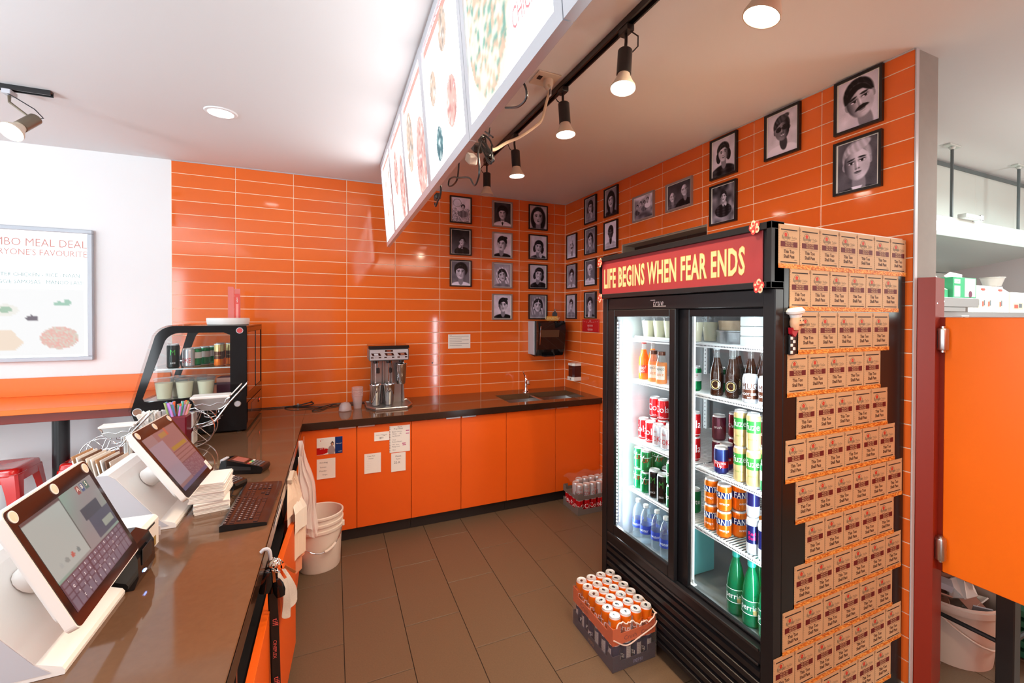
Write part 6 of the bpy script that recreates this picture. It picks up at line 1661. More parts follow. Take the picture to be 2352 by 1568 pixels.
# card readers
def reader(loc, rz, label, s=1.):
    t = thing('card_reader', loc, label, 'card reader', 'card readers', 0)
    M = Matrix.Translation(loc) @ Matrix.Rotation(rz, 4, 'Z') @ Matrix.Diagonal((s, s, s, 1))
    mb = MB(M)   # long axis = local x (keypad end at +x)
    side = [(-.085, .001), (.085, .001), (.092, .020), (.088, .032), (.020, .046), (-.060, .066), (-.085, .062), (-.094, .030)]
    mb.prism(side, 'y', -.036, .036, BLACKG); mb.build('body', t)
    mb = MB(M)
    def top(x): return .032+(.088-x)*.014/.068 if x > .02 else .046+(.02-x)*.020/.08
    def pad(x0, x1, y0, y1, mm, h=.0015): mb.add([(x0, y0, top(x0)+h), (x1, y0, top(x1)+h), (x1, y1, top(x1)+h), (x0, y1, top(x0)+h), (x0, y0, top(x0)-.001), (x1, y0, top(x1)-.001), (x1, y1, top(x1)-.001), (x0, y1, top(x0)-.001)], [(0, 1, 2, 3), (0, 4, 5, 1), (1, 5, 6, 2), (2, 6, 7, 3), (3, 7, 4, 0)], mm)
    pad(-.050, .012, -.029, .029, BEZ); pad(-.044, .006, -.024, .024, mat('reader_screen', S(150, 88, 80), .1), .0025); mb.build('screen', t)
    mb = MB(M)
    cols = [mat('key_red', S(196, 60, 50), .4), mat('key_yellow', S(220, 190, 120), .4), mat('key_green', S(60, 180, 120), .4), KT]
    for r_ in range(4):
        for c_ in range(4):
            y = -.024+.016*c_; x = .026+.014*r_
            mm = cols[c_] if r_ == 0 else PLASTD if (c_ < 3) else INK
            pad(x-.0045, x+.0045, y-.0055, y+.0055, mm if r_ == 0 else mat('grey_key', S(96, 90, 92), .4), .002)
    for r_ in range(1, 4):
        for c_ in range(3): mb.text('123456789'[(r_-1)*3+c_], lambda a_, b_: (.026+.014*r_-b_+.002, -.024+.016*c_+a_, top(.026+.014*r_)+.0026), .004, KT, 'C')
    mb.build('keypad', t)
    mb = MB(M); mb.box(-.096, -.08, -.025, .025, .045, .066, PLASTD, .003); mb.prism([(-.07, .020), (.04, .018), (.04, .032), (-.06, .040)], 'y', -.0368, -.0360, CHAR); mb.build('paper_door', t)
    return t
reader((-2.685, -1.735, CT+.0005), Q(-18), 'black card reader with colour keys, the farther and larger-looking one', 1.06)
reader((-2.735, -1.925, CT+.0005), Q(-32), 'black card reader tucked behind the napkins beside the second till', .92)

# napkins
t = thing('napkin_stack', (-2.745, -2.13, CT), 'tall uneven stack of white paper napkins between till and keyboard', 'napkins')
NAP = mat('napkin_paper', S(244, 240, 234), .9)
for k in range(22):
    rs = random.Random(k)
    M = Matrix.Translation((-2.738+rs.uniform(-.003, .003), -2.135+rs.uniform(-.003, .003), CT+.0005+.0052*k)) @ Matrix.Rotation(rs.uniform(-.03, .03)+(.20 if k < 8 else 0), 4, 'Z')
    mb = MB(M); n_ = 6; h0 = .0048
    top_ = []; w_, l_ = .056, .085
    mb.add([(-w_, -l_, 0), (w_, -l_, 0), (w_, l_, 0), (-w_, l_, 0), (-w_, -l_, h0*.8), (w_, -l_, h0*rs.uniform(.7, 1)), (w_, l_, h0), (-w_, l_, h0*rs.uniform(.7, 1))],
           [(3, 2, 1, 0), (4, 5, 6, 7), (0, 1, 5, 4), (1, 2, 6, 5), (2, 3, 7, 6), (3, 0, 4, 7)], NAP); mb.build('napkin', t)
# white box and black receipt printer
t = thing('white_device', (-2.87, -2.52, CT), 'small white box-shaped receipt printer between the two tills', 'printer')
M = Matrix.Translation((-2.885, -2.505, CT+.001)) @ Matrix.Rotation(-.03, 4, 'Z')
mb = MB(M); mb.box(-.065, .062, -.075, .075, 0, .105, PLAST, .010); mb.build('body', t)
mb = MB(M); mb.box(.0615, .0635, -.060, .030, .086, .092, BLACK); mb.box(-.02, .0635, .070, .0765, .03, .06, PLASTD); mb.box(.0622, .0632, .015, .04, .015, .045, mat('yellow_black_sticker', S(150, 120, 60), .5)); mb.build('slot', t)
mb = MB(M); mb.text('receipt', lambda a_, b_: (.0634, -.02+a_, .062+b_), .007, INK, 'C'); mb.text('/', lambda a_, b_: (-b_, a_, .1056), .02, INK, 'C'); mb.build('lettering', t)
t = thing('receipt_printer', (-2.86, -2.66, CT), 'black curved-top receipt printer behind the front till, with a blue light', 'printer')
mb = MB(); mb.prism([(-2.955, CT+.001), (-2.795, CT+.001), (-2.785, CT+.03), (-2.787, CT+.085), (-2.800, CT+.115), (-2.830, CT+.130), (-2.955, CT+.132)], 'y', -2.725, -2.600, BLACKG); mb.build('body', t)
mb = MB(); mb.box(-2.786, -2.7835, -2.70, -2.63, CT+.055, CT+.10, BLACKM, .001); mb.box(-2.7868, -2.782, -2.690, -2.676, CT+.032, CT+.036, mat('blue_led', (.2, .3, 1), .4, emit=(.25, .4, 1), estr=8)); mb.build('front_panel', t)
# clear menu and card holder
t = thing('leaflet_holder', (-3.06, -1.95, CT), 'clear acrylic holder packed with menu cards behind the second till', 'holder')
M = Matrix.Translation((-3.105, -1.90, CT+.001)) @ Matrix.Rotation(-.10, 4, 'Z')
mb = MB(M); mb.box(-.10, .06, -.075, -.072, 0, .10, GLASS); mb.box(-.10, .06, .072, .075, 0, .10, GLASS); mb.box(-.10, .06, -.075, .075, 0, .003, GLASS); mb.add([(.06, -.075, 0), (.06, .075, 0), (.075, .075, .12), (.075, -.075, .12)], [(0, 1, 2, 3)], GLASS); mb.build('tray', t)
brn = [mat('leaflet_tan', S(186, 140, 100), .6), PAPER, mat('leaflet_brown', S(120, 84, 62), .6), mat('leaflet_cream', S(226, 214, 200), .6), PAPER]
for k in range(9):
    m_ = MB(M @ Matrix.Translation((-.075+.014*k, 0, .004)) @ Matrix.Rotation(-.22, 4, 'Y')); y1_ = .066
    m_.box(0, .004, -.066, y1_, 0, .205-.004*k, brn[k % 5]); m_.box(.0041, .0045, -.05, .04, .12-.004*k, .18-.004*k, brn[(k+2) % 5])
    m_.box(0, .004, -.0672, -.0662, .01, .19-.004*k, brn[(k*3+1) % 5]); m_.build('leaflet', t)
# straws and cutlery
t = thing('straw_cup', (-3.19, -1.05, CT), 'maroon cup full of coloured drinking straws in front of the display case', 'cup')
X_, Y_ = -3.078, -1.235
mb = MB(); mb.box(X_-.052, X_+.052, Y_-.052, Y_+.052, CT+.0005, CT+.212, mat('maroon_plastic', S(110, 16, 34), .3), .006); mb.build('cup', t)
scol = [S(200, 180, 235), S(245, 110, 50), S(90, 160, 190), S(225, 205, 160), S(240, 160, 170), S(90, 190, 160), S(210, 150, 235), S(235, 225, 240), S(120, 170, 220), S(170, 190, 120)]
for k in range(40):
    rs = random.Random(100+k); a = rs.uniform(0, 2*PI); r_ = .042*math.sqrt(rs.random()); dx, dy = r_*math.cos(a), r_*math.sin(a)
    mm = mat('straw_%d' % (k % 10), scol[k % 10], .35)
    mb = MB(); mb.tube([(X_+dx, Y_+dy, CT+.205), (X_+dx*1.35+rs.uniform(-.012, .012), Y_+dy*1.35, CT+.21+rs.uniform(.055, .080))], .0052, mm, 8, False); mb.build('straw', t)
t = thing('cutlery_cup', (-3.19, -1.22, CT), 'clear square cup stuffed with white paper-wrapped cutlery left of the coloured straws', 'cup')
mb = MB(); mb.box(-3.235, -3.135, -1.27, -1.17, CT+.0005, CT+.195, CUPC, .004); mb.build('cup', t)
for k in range(34):
    rs = random.Random(300+k); dx, dy = rs.uniform(-.045, .045), rs.uniform(-.045, .045)
    mb = MB(Matrix.Translation((-3.185+dx, -1.22+dy, CT+.20)) @ Matrix.Rotation(rs.uniform(-.5, .5), 4, 'Y') @ Matrix.Rotation(rs.uniform(-.4, .4), 4, 'X') @ Matrix.Rotation(rs.uniform(0, 3), 4, 'Z'))
    mb.box(-.009, .009, -.0015, .0015, -.10, .040, NAP, .001); mb.build('wrapped_cutlery', t)
t = thing('paper_straw_bundle', (-3.262, -1.29, CT), 'thin cup of white paper-wrapped straws at the far left of the counter cups', 'straws')
mb = MB(); mb.lathe([(0, .001), (.020, .001), (.024, .11)], (-3.262, -1.315, CT), 16, CUPC); mb.build('cup', t)
for k in range(8):
    mb = MB(); a = k*.8; mb.tube([(-3.262+.010*math.cos(a), -1.315+.010*math.sin(a), CT+.004), (-3.262+.020*math.cos(a), -1.315+.020*math.sin(a), CT+.185)], .0042, NAP, 6); mb.build('straw', t)
t = thing('label_cards', (-3.02, -.86, CT), 'white and yellow printed cards leaning on the base of the display case', 'cards')
mb = MB(); mb.box(-3.085, -3.012, -.846, -.842, 1.050, 1.096, PAPER); mb.build('card', t)
mb = MB(); mb.box(-3.010, -2.960, -.848, -.844, 1.045, 1.102, mat('pale_yellow_card', S(214, 204, 150), .6)); mb.build('card', t)
mb = MB(); mb.box(-3.085, -2.960, -.850, -.838, CT+.0005, 1.044, GLASS); mb.build('stand', t)
mb = MB(); mb.disc((-2.985, -.8485, 1.078), .013, BLACK, 16, 'y'); mb.disc((-3.050, -.8465, 1.076), .008, INK, 3, 'y'); mb.build('print', t)
t = thing('small_carton', (-3.09, -1.02, CT), 'small white carton standing between the straws and the display case', 'box')
mb = MB(); mb.box(-3.13, -3.045, -1.06, -.98, CT+.0005, CT+.185, PAPER, .003); mb.build('carton', t)

# rickshaw-shaped chrome napkin carts
def cart(loc, rz, label, s=1.):
    t = thing('rickshaw_holder', loc, label, 'holder', 'chrome rickshaw holders')
    M = Matrix.Translation(loc) @ Matrix.Rotation(rz, 4, 'Z') @ Matrix.Diagonal((s, s, s, 1))
    WR = .103; ax = .106
    for sd in (-1, 1):
        y = sd*.060
        mb = MB(M); mb.tube([(WR*math.cos(a), y, ax+WR*math.sin(a)) for a in [2*PI*k/40 for k in range(41)]], .0030, CHROME, 8, False)
        for k in range(6):
            a = PI*k/3+.2; mb.tube([(0, y, ax), (WR*math.cos(a), y, ax+WR*math.sin(a))], .0025, CHROME, 6)
        mb.M = M @ Matrix.Translation((0, y, ax)) @ Matrix.Rotation(PI/2, 4, 'X'); mb.lathe([(0, -.008), (.010, -.006), (.012, 0), (.010, .006), (0, .008)], (0, 0, 0), 14, CHROME); mb.build('wheel', t)
    mb = MB(M); mb.tube([(0, -.064, ax), (0, .064, ax)], .004, CHROME, 8)
    for sd in (-1, 1):
        y = sd*.050
        mb.tube([(.0, y, ax-.01), (.10, y, ax+.03), (.175, y, ax+.14), (.262, y, ax+.245)], .0042, CHROME, 8)
        mb.tube([(-.03, y, ax), (.08, y, ax+.012), (.13, y, ax+.05)], .0030, CHROME, 6)
        mb.tube([(-.012, y*1.1, .282), (.004, y*1.1, .262), (.010, y*1.1, .240), (.045, y*1.1, .247), (.080, y*1.1, .232), (.115, y*1.1, .247), (.150, y*1.1, .240), (.158, y*1.1, .264), (.178, y*1.1, .276)], .0030, CHROME, 6)
        mb.tube([(.008, y*1.1, .228), (.030, y*1.1, .210), (.052, y*1.1, .205), (.054, y*1.1, .172), (.082, y*1.1, .164), (.110, y*1.1, .172), (.112, y*1.1, .205), (.138, y*1.1, .215), (.160, y*1.1, .232)], .0030, CHROME, 6)
    mb.tube([(.262, -.05, ax+.245), (.262, .05, ax+.245)], .004, CHROME, 6)
    mb.build('frame', t)
    mb = MB(M); mb.prism([(.006, .232), (.05, .205), (.115, .205), (.162, .235), (.170, .272), (-.004, .272)], 'y', -.048, .048, STEEL); mb.build('seat_tray', t)
    mb = MB(M); mb.box(-.014, .176, -.054, .054, .2725, .290, PLAST, .004); part(mb.build('paper_stack', t), 'white folded papers')
    mb = MB(M @ Matrix.Translation((.180, 0, .285)) @ Matrix.Rotation(.70, 4, 'Y')); mb.box(-.003, .003, -.048, .048, .0, .075, PLAST, .002); part(mb.build('back_rest', t), 'white backrest card')
    return t
cart((-3.035, -1.085, CT+.001), Q(4), 'chrome rickshaw-shaped holder with white papers, right of the coloured straws', 1.0)
cart((-3.345, -1.36, CT+.001), Q(4), 'smaller-looking chrome rickshaw holder with white papers at the left end of the cups', .72)

# ================================================================= HANGING AT THE COUNTER EDGE
def sheetmesh(fn, nu, nv, mm, smooth=True):
    m_ = MB(); m_.add([fn(i/nu, j/nv) for j in range(nv+1) for i in range(nu+1)], [(j*(nu+1)+i, j*(nu+1)+i+1, (j+1)*(nu+1)+i+1, (j+1)*(nu+1)+i) for j in range(nv) for i in range(nu)], mm, smooth); return m_
PLB = glass('plastic_bag_film', (.97, .94, .94), .72, 1.35, .12, (.90, .84, .82))
t = thing('plastic_bag', (-2.47, -1.28, .85), 'crinkled translucent white plastic bags hanging near the inner corner of the counter', 'bag')
for k in range(2):
    def fnp(u, v, k=k):
        w = .022+.085*min(1, v*1.5)-.01*v
        x = -2.486+w*u+.010*math.sin(v*9+u*4+k)*min(1, v*3)
        return (x, -1.27-.06*k+.13*(u-.5)*min(1, v*2)+.014*math.sin(u*20+v*4+k*2)*min(1, v*3), .885-.08*k-(.60-.14*k)*v-.03*math.sin(u*9)*v)
    sheetmesh(fnp, 24, 22, PLB).build('film', t)
BAGP = mat('bag_paper', S(236, 216, 196), .85); BAGB = mat('bag_brown_paper', S(222, 150, 116), .85)
t = thing('paper_bags', (-2.47, -1.85, .8), 'bunch of white and brown paper takeaway bags hanging folded from the counter edge', 'bag')
for k, (xa, xb, zt_, zb_, mm, dy) in enumerate(((-2.492, -2.440, .865, .575, BAGP, .05), (-2.478, -2.432, .80, .430, BAGB, .03), (-2.484, -2.442, .76, .375, BAGB, .0), (-2.470, -2.424, .83, .47, BAGP, -.02),
                                              (-2.492, -2.462, .84, .590, PAPER, -.05), (-2.462, -2.418, .82, .610, PAPER, -.04), (-2.492, -2.440, .87, .70, BAGP, -.07))):
    def fnb(u, v, xa=xa, xb=xb, zt_=zt_, zb_=zb_, dy=dy, k=k):
        s_ = min(1, v*1.8); x0 = -2.490*(1-s_)+xa*s_; x1 = -2.462*(1-s_)+xb*s_
        pl = abs((u*3) % 1-.5)*.020*s_
        return (x0+(x1-x0)*u+pl*.3, -1.84+dy+.11*(u-.5)*s_+pl, zt_+(zb_-zt_)*v-.018*abs(u-.4)*v)
    m_ = sheetmesh(fnb, 6, 7, mm, False); m_.build('bag', t)
mb = MB(); mb.box(-2.4935, -2.470, -1.92, -1.78, .845, .868, mat('bag_clip', S(200, 180, 160), .5), .003); mb.build('clip', t)
t = thing('order_slips', (-2.49, -2.32, .86), 'small white order slips tucked along the worktop edge by the keyboard', 'paper')
for k in range(5):
    mb = MB(Matrix.Translation((-2.4925, -2.16-.055*k, .862)) @ Matrix.Rotation(.12, 4, 'Y')); mb.box(0, .0012, -.024, .024, -.035, .0, PAPER if k % 2 else PLASTD); mb.build('slip', t)
# keys with lanyard
t = thing('key_bunch', (-2.475, -2.645, .84), 'bunch of keys and black fobs hanging on the counter edge', 'keys')
KX, KY = -2.478, -2.645
mb = MB(); mb.tube(bez([(-2.505, KY, CT+.004), (-2.495, KY, CT+.012), (-2.482, KY, CT+.006), (-2.478, KY, .850)], 5), .0055, PLASTD, 8); mb.build('hook', t)
for k in range(4):
    mb = MB(Matrix.Translation((KX+.006+.006*k, KY-.003*k, .838-.004*k)) @ Matrix.Rotation(-.5+.45*k, 4, 'Z')); mb.tube([(.017*math.cos(a), 0, .017*math.sin(a)) for a in [2*PI*q/20 for q in range(21)]], .0016, CHROME, 6, False); mb.build('ring', t)
for k, (dx, dz, ry, sc_) in enumerate(((-.012, -.050, .15, 1.05), (.022, -.082, -.2, .95), (.004, -.078, .1, .75))):
    mb = MB(Matrix.Translation((KX+dx, KY+.012*(k-1), .835+dz)) @ Matrix.Rotation(ry, 4, 'Y') @ Matrix.Diagonal((sc_, sc_*.5, sc_, 1))); mb.lathe([(0, -.036), (.013, -.032), (.0185, -.012), (.017, .012), (.010, .030), (0, .034)], (0, 0, 0), 14, BLACKG); mb.build('fob', t)
for k in range(4):
    mb = MB(Matrix.Translation((KX-.004+.011*k, KY-.006, .832)) @ Matrix.Rotation(.30-.38*k, 4, 'Y')); mb.disc((0, 0, -.012), .010, CHROME, 12, 'y'); mb.box(-.004, .004, -.001, .001, -.055, -.015, mat('brass_key', S(190, 150, 100), .3, .8) if k % 2 else CHROME); mb.build('key', t)
t = thing('lanyard', (-2.47, -2.61, .5), 'black lanyard with pink lettering hanging from the keys', 'lanyard')
def ribbon(pts, w, mm, off=0):
    P = bez(pts, 8); vs = []
    for p in P: vs += [(p[0]-w/2, p[1], p[2]), (p[0]+w/2, p[1]+.004, p[2]), (p[0]-w/2, p[1]+.0014, p[2]), (p[0]+w/2, p[1]+.0054, p[2])]
    m_ = MB(); n_ = len(P); fs = []
    for i in range(n_-1):
        a = i*4; fs += [(a, a+1, a+5, a+4), (a+2, a+6, a+7, a+3), (a, a+4, a+6, a+2), (a+1, a+3, a+7, a+5)]
    m_.add(vs, fs, mm); return m_
lp = [(-2.472, -2.625, .80), (-2.474, -2.615, .70), (-2.470, -2.612, .60), (-2.466, -2.612, .42), (-2.466, -2.614, .30)]
ribbon(lp, .023, BLACK).build('strap', t)
ribbon([(a-.010, b+.022, c+.005) for a, b, c in lp[:-1]]+[(-2.474, -2.59, .34)], .018, BLACK).build('strap', t)
PKL = mat('pink_lanyard_print', S(214, 110, 110), .6)
mb = MB()
for s_, z, sz in (('tiff', .625, .017), ('CINEPLEX', .535, .010), ('tiff', .43, .017)):
    mb.text(s_, lambda a_, b_: (-2.4695+(.60-z)*.02+b_-.006, -2.6155+.0003, z-a_), sz, PKL, 'C')
mb.build('lettering', t)
t = thing('dish_cloth', (-2.47, -2.35, .6), 'grey-white towelling cloth draped over the door edge below the keys', 'cloth')
CLM = mat('towelling', S(196, 190, 184), .95, noise=.15, nscale=220, bump=.8, bscale=700)
def fnc(u, v):
    ztop = .672
    if v < .25: a = PI*v/.25; return (-2.520+.020*(1-math.cos(a))-.002, -2.35+(u-.5)*.12, ztop+.010*math.sin(a)+.003*math.sin(u*14))
    s_ = (v-.25)/.75; w = 1-.45*max(0, s_-.45)
    return (-2.481+.044*s_*(.5+u)*w+.008*math.sin(u*11+s_*4), -2.35+(u-.5)*.13*w+.006*math.sin(s_*9), ztop-.20*s_*(1-.45*abs(u-.45))-.008*math.sin(u*9))
sheetmesh(fnc, 18, 20, CLM).build('towel', t)

# ================================================================= ON THE FLOOR
t = thing('white_bucket', (-2.352, -.93, FZ), 'white plastic bucket with wire handle on the floor at the counter corner', 'bucket')
bx, by = -2.383, -.955
BK_ = mat('bucket_plastic', S(232, 224, 214), .4)
mb = MB(); mb.lathe([(0, .003), (.118, .003), (.126, .0), (.130, .010), (.140, .255), (.149, .258), (.149, .275), (.1415, .278), (.142, .300), (.150, .303), (.150, .318), (.143, .321), (.1435, .345), (.150, .348), (.150, .362), (.143, .366), (.1385, .362), (.134, .25), (.126, .02), (0, .016)], (bx, by, FZ), 48, BK_); b_ = mb.build('pail', t)
mb = MB(); pts = [(bx+.148*math.cos(a), by+.148*math.sin(a)-.02*math.sin(PI*k/16), FZ+.265-.115*math.sin(PI*k/16)) for k, a in enumerate([Q(200+150*k/16) for k in range(17)])]
mb.tube(pts, .0028, CHROME, 6); mb.build('wire_handle', t)
mb = MB(); mb.tube(pts[9:13], .009, BK_, 10); mb.build('grip', t)
for a in (200, 350):
    mb = MB(); x, y = bx+.146*math.cos(Q(a)), by+.146*math.sin(Q(a)); mb.box(x-.012, x+.012, y-.012, y+.012, FZ+.250, FZ+.285, BK_, .003); mb.build('handle_lug', t)

WRAP = glass('shrink_wrap', (.97, .97, .97), .06, 1.4, .06, (.9, .9, .9))
def tray_box(x0, x1, y0, y1, z0, hs, mm, t, name='tray', low=.55):
    """low cardboard tray with cut-down long sides"""
    th = .003; mb = MB()
    mb.box(x0, x1, y0, y1, z0, z0+th, mm)
    for (a, b, c, d) in ((x0, x1, y0, y0+th), (x0, x1, y1-th, y1), (x0, x0+th, y0+th, y1-th), (x1-th, x1, y0+th, y1-th)): mb.box(a, b, c, d, z0+th, z0+hs*low, mm)
    for (a, b, c, d) in ((x0, x0+.045, y0, y0+th), (x1-.045, x1, y0, y0+th), (x0, x0+.045, y1-th, y1), (x1-.045, x1, y1-th, y1), (x0, x0+th, y0+th, y0+.05), (x0, x0+th, y1-.05, y1-th), (x1-th, x1, y0+th, y0+.05), (x1-th, x1, y1-.05, y1-th)):
        mb.box(a, b, c, d, z0+hs*low, z0+hs, mm)
    return mb.build(name, t)
# two wrapped trays by the fridge
PX0, PX1, PY0, PY1 = -1.101, -.850, -2.562, -2.180
TAB = mat('can_tab', (.62, .63, .65), .25, 1.)
tab = None
def pack_can(kind, x, y, z, phi, label, group, tabs=True):
    t = thing('drink_can', (x, y, z), label, 'can', group, phi)
    if kind not in PACKP:
        o = can_mesh(CAN[kind][0], .0300, .121, 20).build('can_body'); PACKP[kind] = o
    else: o = PACKP[kind].copy(); COL.objects.link(o)
    o.parent = t
    if tabs:
        if 'tab' not in PACKP:
            m_ = MB(); m_.prism([(.010*math.cos(a)*.7, .004+.012*math.sin(a)) for a in [2*PI*k/12 for k in range(12)]], 'z', .1165, .1178, TAB); m_.disc((0, .008, .11785), .0042, BLACK, 10); m_.lathe([(.0035, .1178), (0, .119)], (0, 0, 0), 8, TAB)
            m_.add([(.017*math.cos(a), -.002+.017*math.sin(a), .1158) for a in [2*PI*k/20 for k in range(20)]]+[(.0155*math.cos(a), -.002+.0155*math.sin(a), .1158) for a in [2*PI*k/20 for k in range(20)]], [(i, (i+1) % 20, 20+(i+1) % 20, 20+i) for i in range(20)], TAB)
            PACKP['tab'] = m_.build('pull_tab')
            PACKP['tab'].parent = t
        else: o = PACKP['tab'].copy(); COL.objects.link(o); o.parent = t
    return t
PACKP = {}
t = thing('drinks_tray', ((PX0+PX1)/2, (PY0+PY1)/2, FZ), 'lower navy and tan cardboard tray of navy cola cans beside the fridge', 'tray')
NVT = mat('navy_tray_card', S(44, 40, 62), .6)
z0 = FZ+.001
tray_box(PX0, PX1, PY0, PY1, z0, .075, NVT, t, 'cardboard', .6)
mb = MB(); 
for y in (PY0-.0008,): mb.text('PEPSI', wXY(-.955, z0+.012, y), .018, mat('pale_blue_print', S(130, 140, 180), .6), 'C')
mb.text('PEPSI', wYZ(-2.37, z0+.012, PX0-.0008), .018, mat('tan_print', S(150, 110, 80), .6), 'C'); mb.build('lettering', t)
for i in range(4):
    for j in range(6):
        if i in (0, 3) or j in (0, 5):
            pack_can('pepsi', PX0+.033+.0617*i, PY0+.033+.0632*j, z0+.0034, random.choice([0, .3, 1.6, 3.1, -1.6]), 'navy cola can in the lower tray, %s row from the front, %s from the aisle' % (ORD[j], ORD[i]), 'navy cola cans in the lower tray', False)
t = thing('drinks_tray', ((PX0+PX1)/2, (PY0+PY1)/2, z0+.1255), 'upper shrink-wrapped orange cardboard tray of orange soda cans beside the fridge', 'tray')
z1_ = z0+.1256
ORT = mat('orange_tray_card', S(205, 92, 34), .6)
tray_box(PX0, PX1, PY0, PY1, z1_, .080, ORT, t, 'cardboard', .62)
mb = MB(); LW = mat('tray_lettering', S(120, 44, 20), .6)
mb.text('Crush', wXY(-.90, z1_+.014, PY0-.0008), .022, LW, 'C'); mb.text('Crush', wXY(-1.0, z1_+.014, PY0-.0008), .022, LW, 'C'); mb.text('Crush', wYZ(-2.30, z1_+.014, PX0-.0008), .024, LW, 'C'); mb.build('lettering', t)
TIP = [mat('clear_film', (.9, .9, .9), .1)]
mb = MB(); a0, a1, b0, b1 = PX0-.004, PX1+.004, PY0-.004, PY1+.004
ns = 26
def ringw(z, amp, off):
    out = []
    per = [(a0+(a1-a0)*k/ns, b0) for k in range(ns)]+[(a1, b0+(b1-b0)*k/ns) for k in range(ns)]+[(a1-(a1-a0)*k/ns, b1) for k in range(ns)]+[(a0, b1-(b1-b0)*k/ns) for k in range(ns)]
    for k, (x, y) in enumerate(per):
        w_ = amp*math.sin(k*.9+z*60)+amp*.6*math.sin(k*2.3)
        out.append((x+w_*.3*(1 if x > -.95 else -1)*.5, y+w_*.3, z+w_+off*math.sin(k*.25)))
    return out
Rr = [ringw(z0+.004, .0, 0), ringw(z0+.06, .003, 0), ringw(z0+.125, .003, .004), ringw(z1_+.06, .005, .008), ringw(z1_+.085, .006, .016)]
for A, B in zip(Rr[:-1], Rr[1:]): mb.add(A+B, [(i, (i+1) % (4*ns), 4*ns+(i+1) % (4*ns), 4*ns+i) for i in range(4*ns)], WRAP, True)
part(mb.build('torn_shrink_wrap', t), 'torn clear shrink wrap')
mb = MB(); e = Rr[-1]; mb.tube([Vector(p) for p in e[2:ns+ns-6]], .0035, mat('wrap_roll', S(225, 205, 195), .15, spec=.8), 6); mb.tube(bez([(PX0, PY0-.008, z1_+.035), (-1.03, PY0-.012, z1_-.005), (-.95, PY0-.010, z1_+.012), (-.87, PY0-.012, z1_+.040), (PX1+.006, PY0-.004, z1_+.055)], 8), .0032, mat('wrap_roll', S(225, 205, 195), .15), 6); mb.build('rolled_edge', t)
n_ = 0
for i in range(4):
    for j in range(6):
        pack_can('crush', PX0+.033+.0617*i, PY0+.033+.0632*j, z1_+.0034, random.choice([0, .5, -.6, 3.1])-.6*(i == 0), 'orange soda can in the upper tray, %s row from the front, %s from the aisle' % (ORD[j], ORD[i]), 'orange soda cans in the upper tray')
        n_ += 1
# two grey trays in the corner
cx0_, cx1_, cy0_, cy1_ = -.425, -.030, -1.045, -.778
GT = mat('grey_tray_card', S(112, 104, 98), .7)
zt_ = FZ+.001
t = thing('drinks_tray', (-.23, -.91, FZ), 'lower grey cardboard tray of red cola cans in the far corner', 'tray')
tray_box(cx0_, cx1_, cy0_, cy1_, zt_, .070, GT, t, 'cardboard', .65)
mb = MB(); mb.text('Coca-Cola', wXY(-.14, zt_+.012, cy0_-.0008), .022, mat('grey_tray_print', S(66, 60, 58), .7), 'C', .9); mb.build('lettering', t)
for i in range(6):
    for j in range(4):
        if j == 0 or i == 0: put_can('red', cx0_+.036+.0648*i, cy0_+.036+.0648*j, zt_+.0034, random.choice([0, .5, 1.2, -.8]), 'red cola can in the lower grey tray, %s row from front, %s from left' % (ORD[j], ORD[i]), 'red cola cans in the lower grey tray')
t = thing('drinks_tray', (-.23, -.91, zt_+.1265), 'upper grey cardboard tray with silver cola cans under torn wrap in the far corner', 'tray')
z2_ = zt_+.1266
tray_box(cx0_, cx1_, cy0_, cy1_, z2_, .055, GT, t, 'cardboard', .55)
mb = MB(); mb.text('Coca-Cola', wXY(-.14, z2_+.008, cy0_-.0008), .020, mat('grey_tray_print', S(66, 60, 58), .7), 'C', .9); mb.build('lettering', t)
def fnw(u, v): 
    x = cx0_-.002+(cx1_-cx0_+.004)*u; y = cy0_+.05+(cy1_-cy0_-.05)*v
    return (x, y, z2_+.128+.012*math.sin(u*14+v*3)*math.sin(v*9+2)+.02*math.sin(PI*u)*v)
part(sheetmesh(fnw, 18, 12, WRAP).build('torn_shrink_wrap', t), 'loose clear wrap')
for (i, j) in ((0, 1), (1, 2), (0, 0), (1, 0), (2, 0), (3, 0), (3, 2), (4, 2), (4, 1), (5, 1), (5, 0), (2, 2), (5, 2)):
    put_can('silver', cx0_+.036+.0648*i, cy0_+.036+.0648*j, z2_+.0034, random.choice([0, .5, 1.2, -.8]), 'silver diet cola can in the upper grey tray, %s row from front, %s from left' % (ORD[j], ORD[i]), 'silver cans in the upper grey tray')

# ================================================================= SWING GATE AND KITCHEN AT THE RIGHT
t = thing('gate_post', (.12, -3.24, FZ), 'red-orange metal post fixed to the plastered wall end', 'post')
mb = MB(); mb.prism([(.018, -3.2345), (.018, -3.2365), (.052, -3.285), (.178, -3.262), (.182, -3.2345)], 'z', .010, 1.812, REDO); mb.build('channel', t)
mb = MB()
for (x, y, z) in ((.062, -3.285, 1.70), (.160, -3.267, 1.71), (.075, -3.283, .68), (.160, -3.267, .10)): mb.lathe([(.005, 0), (.003, .003), (0, .0035)], (0, 0, 0), 10, CHROME); mb.v[-20:] = [(x+a, y-b_, z+c) for (a, c, b_) in mb.v[-20:]]
part(mb.build('rivet', t), kind='stuff')
t = thing('swing_gate', (.13, -3.6, .5), 'large orange swing gate panel at the right edge of the view', 'gate')
LAMO = mat('orange_gate_laminate', (.90, .17, .004), .38, noise=.05, nscale=4, bump=.10, bscale=320)
mb = MB(); 
mb.M = Matrix.Translation((.112, -3.292, 0)) @ Matrix.Rotation(0, 4, 'Z'); mb.box(0, .022, -.98, 0, .532, 1.640, LAMO, .003); mb.build('leaf', t)
mb = MB(); mb.box(.118, .134, -3.291, -3.272, .532, 1.640, REDO); part(mb.build('hinge_stile', t), 'darker red hinge stile')
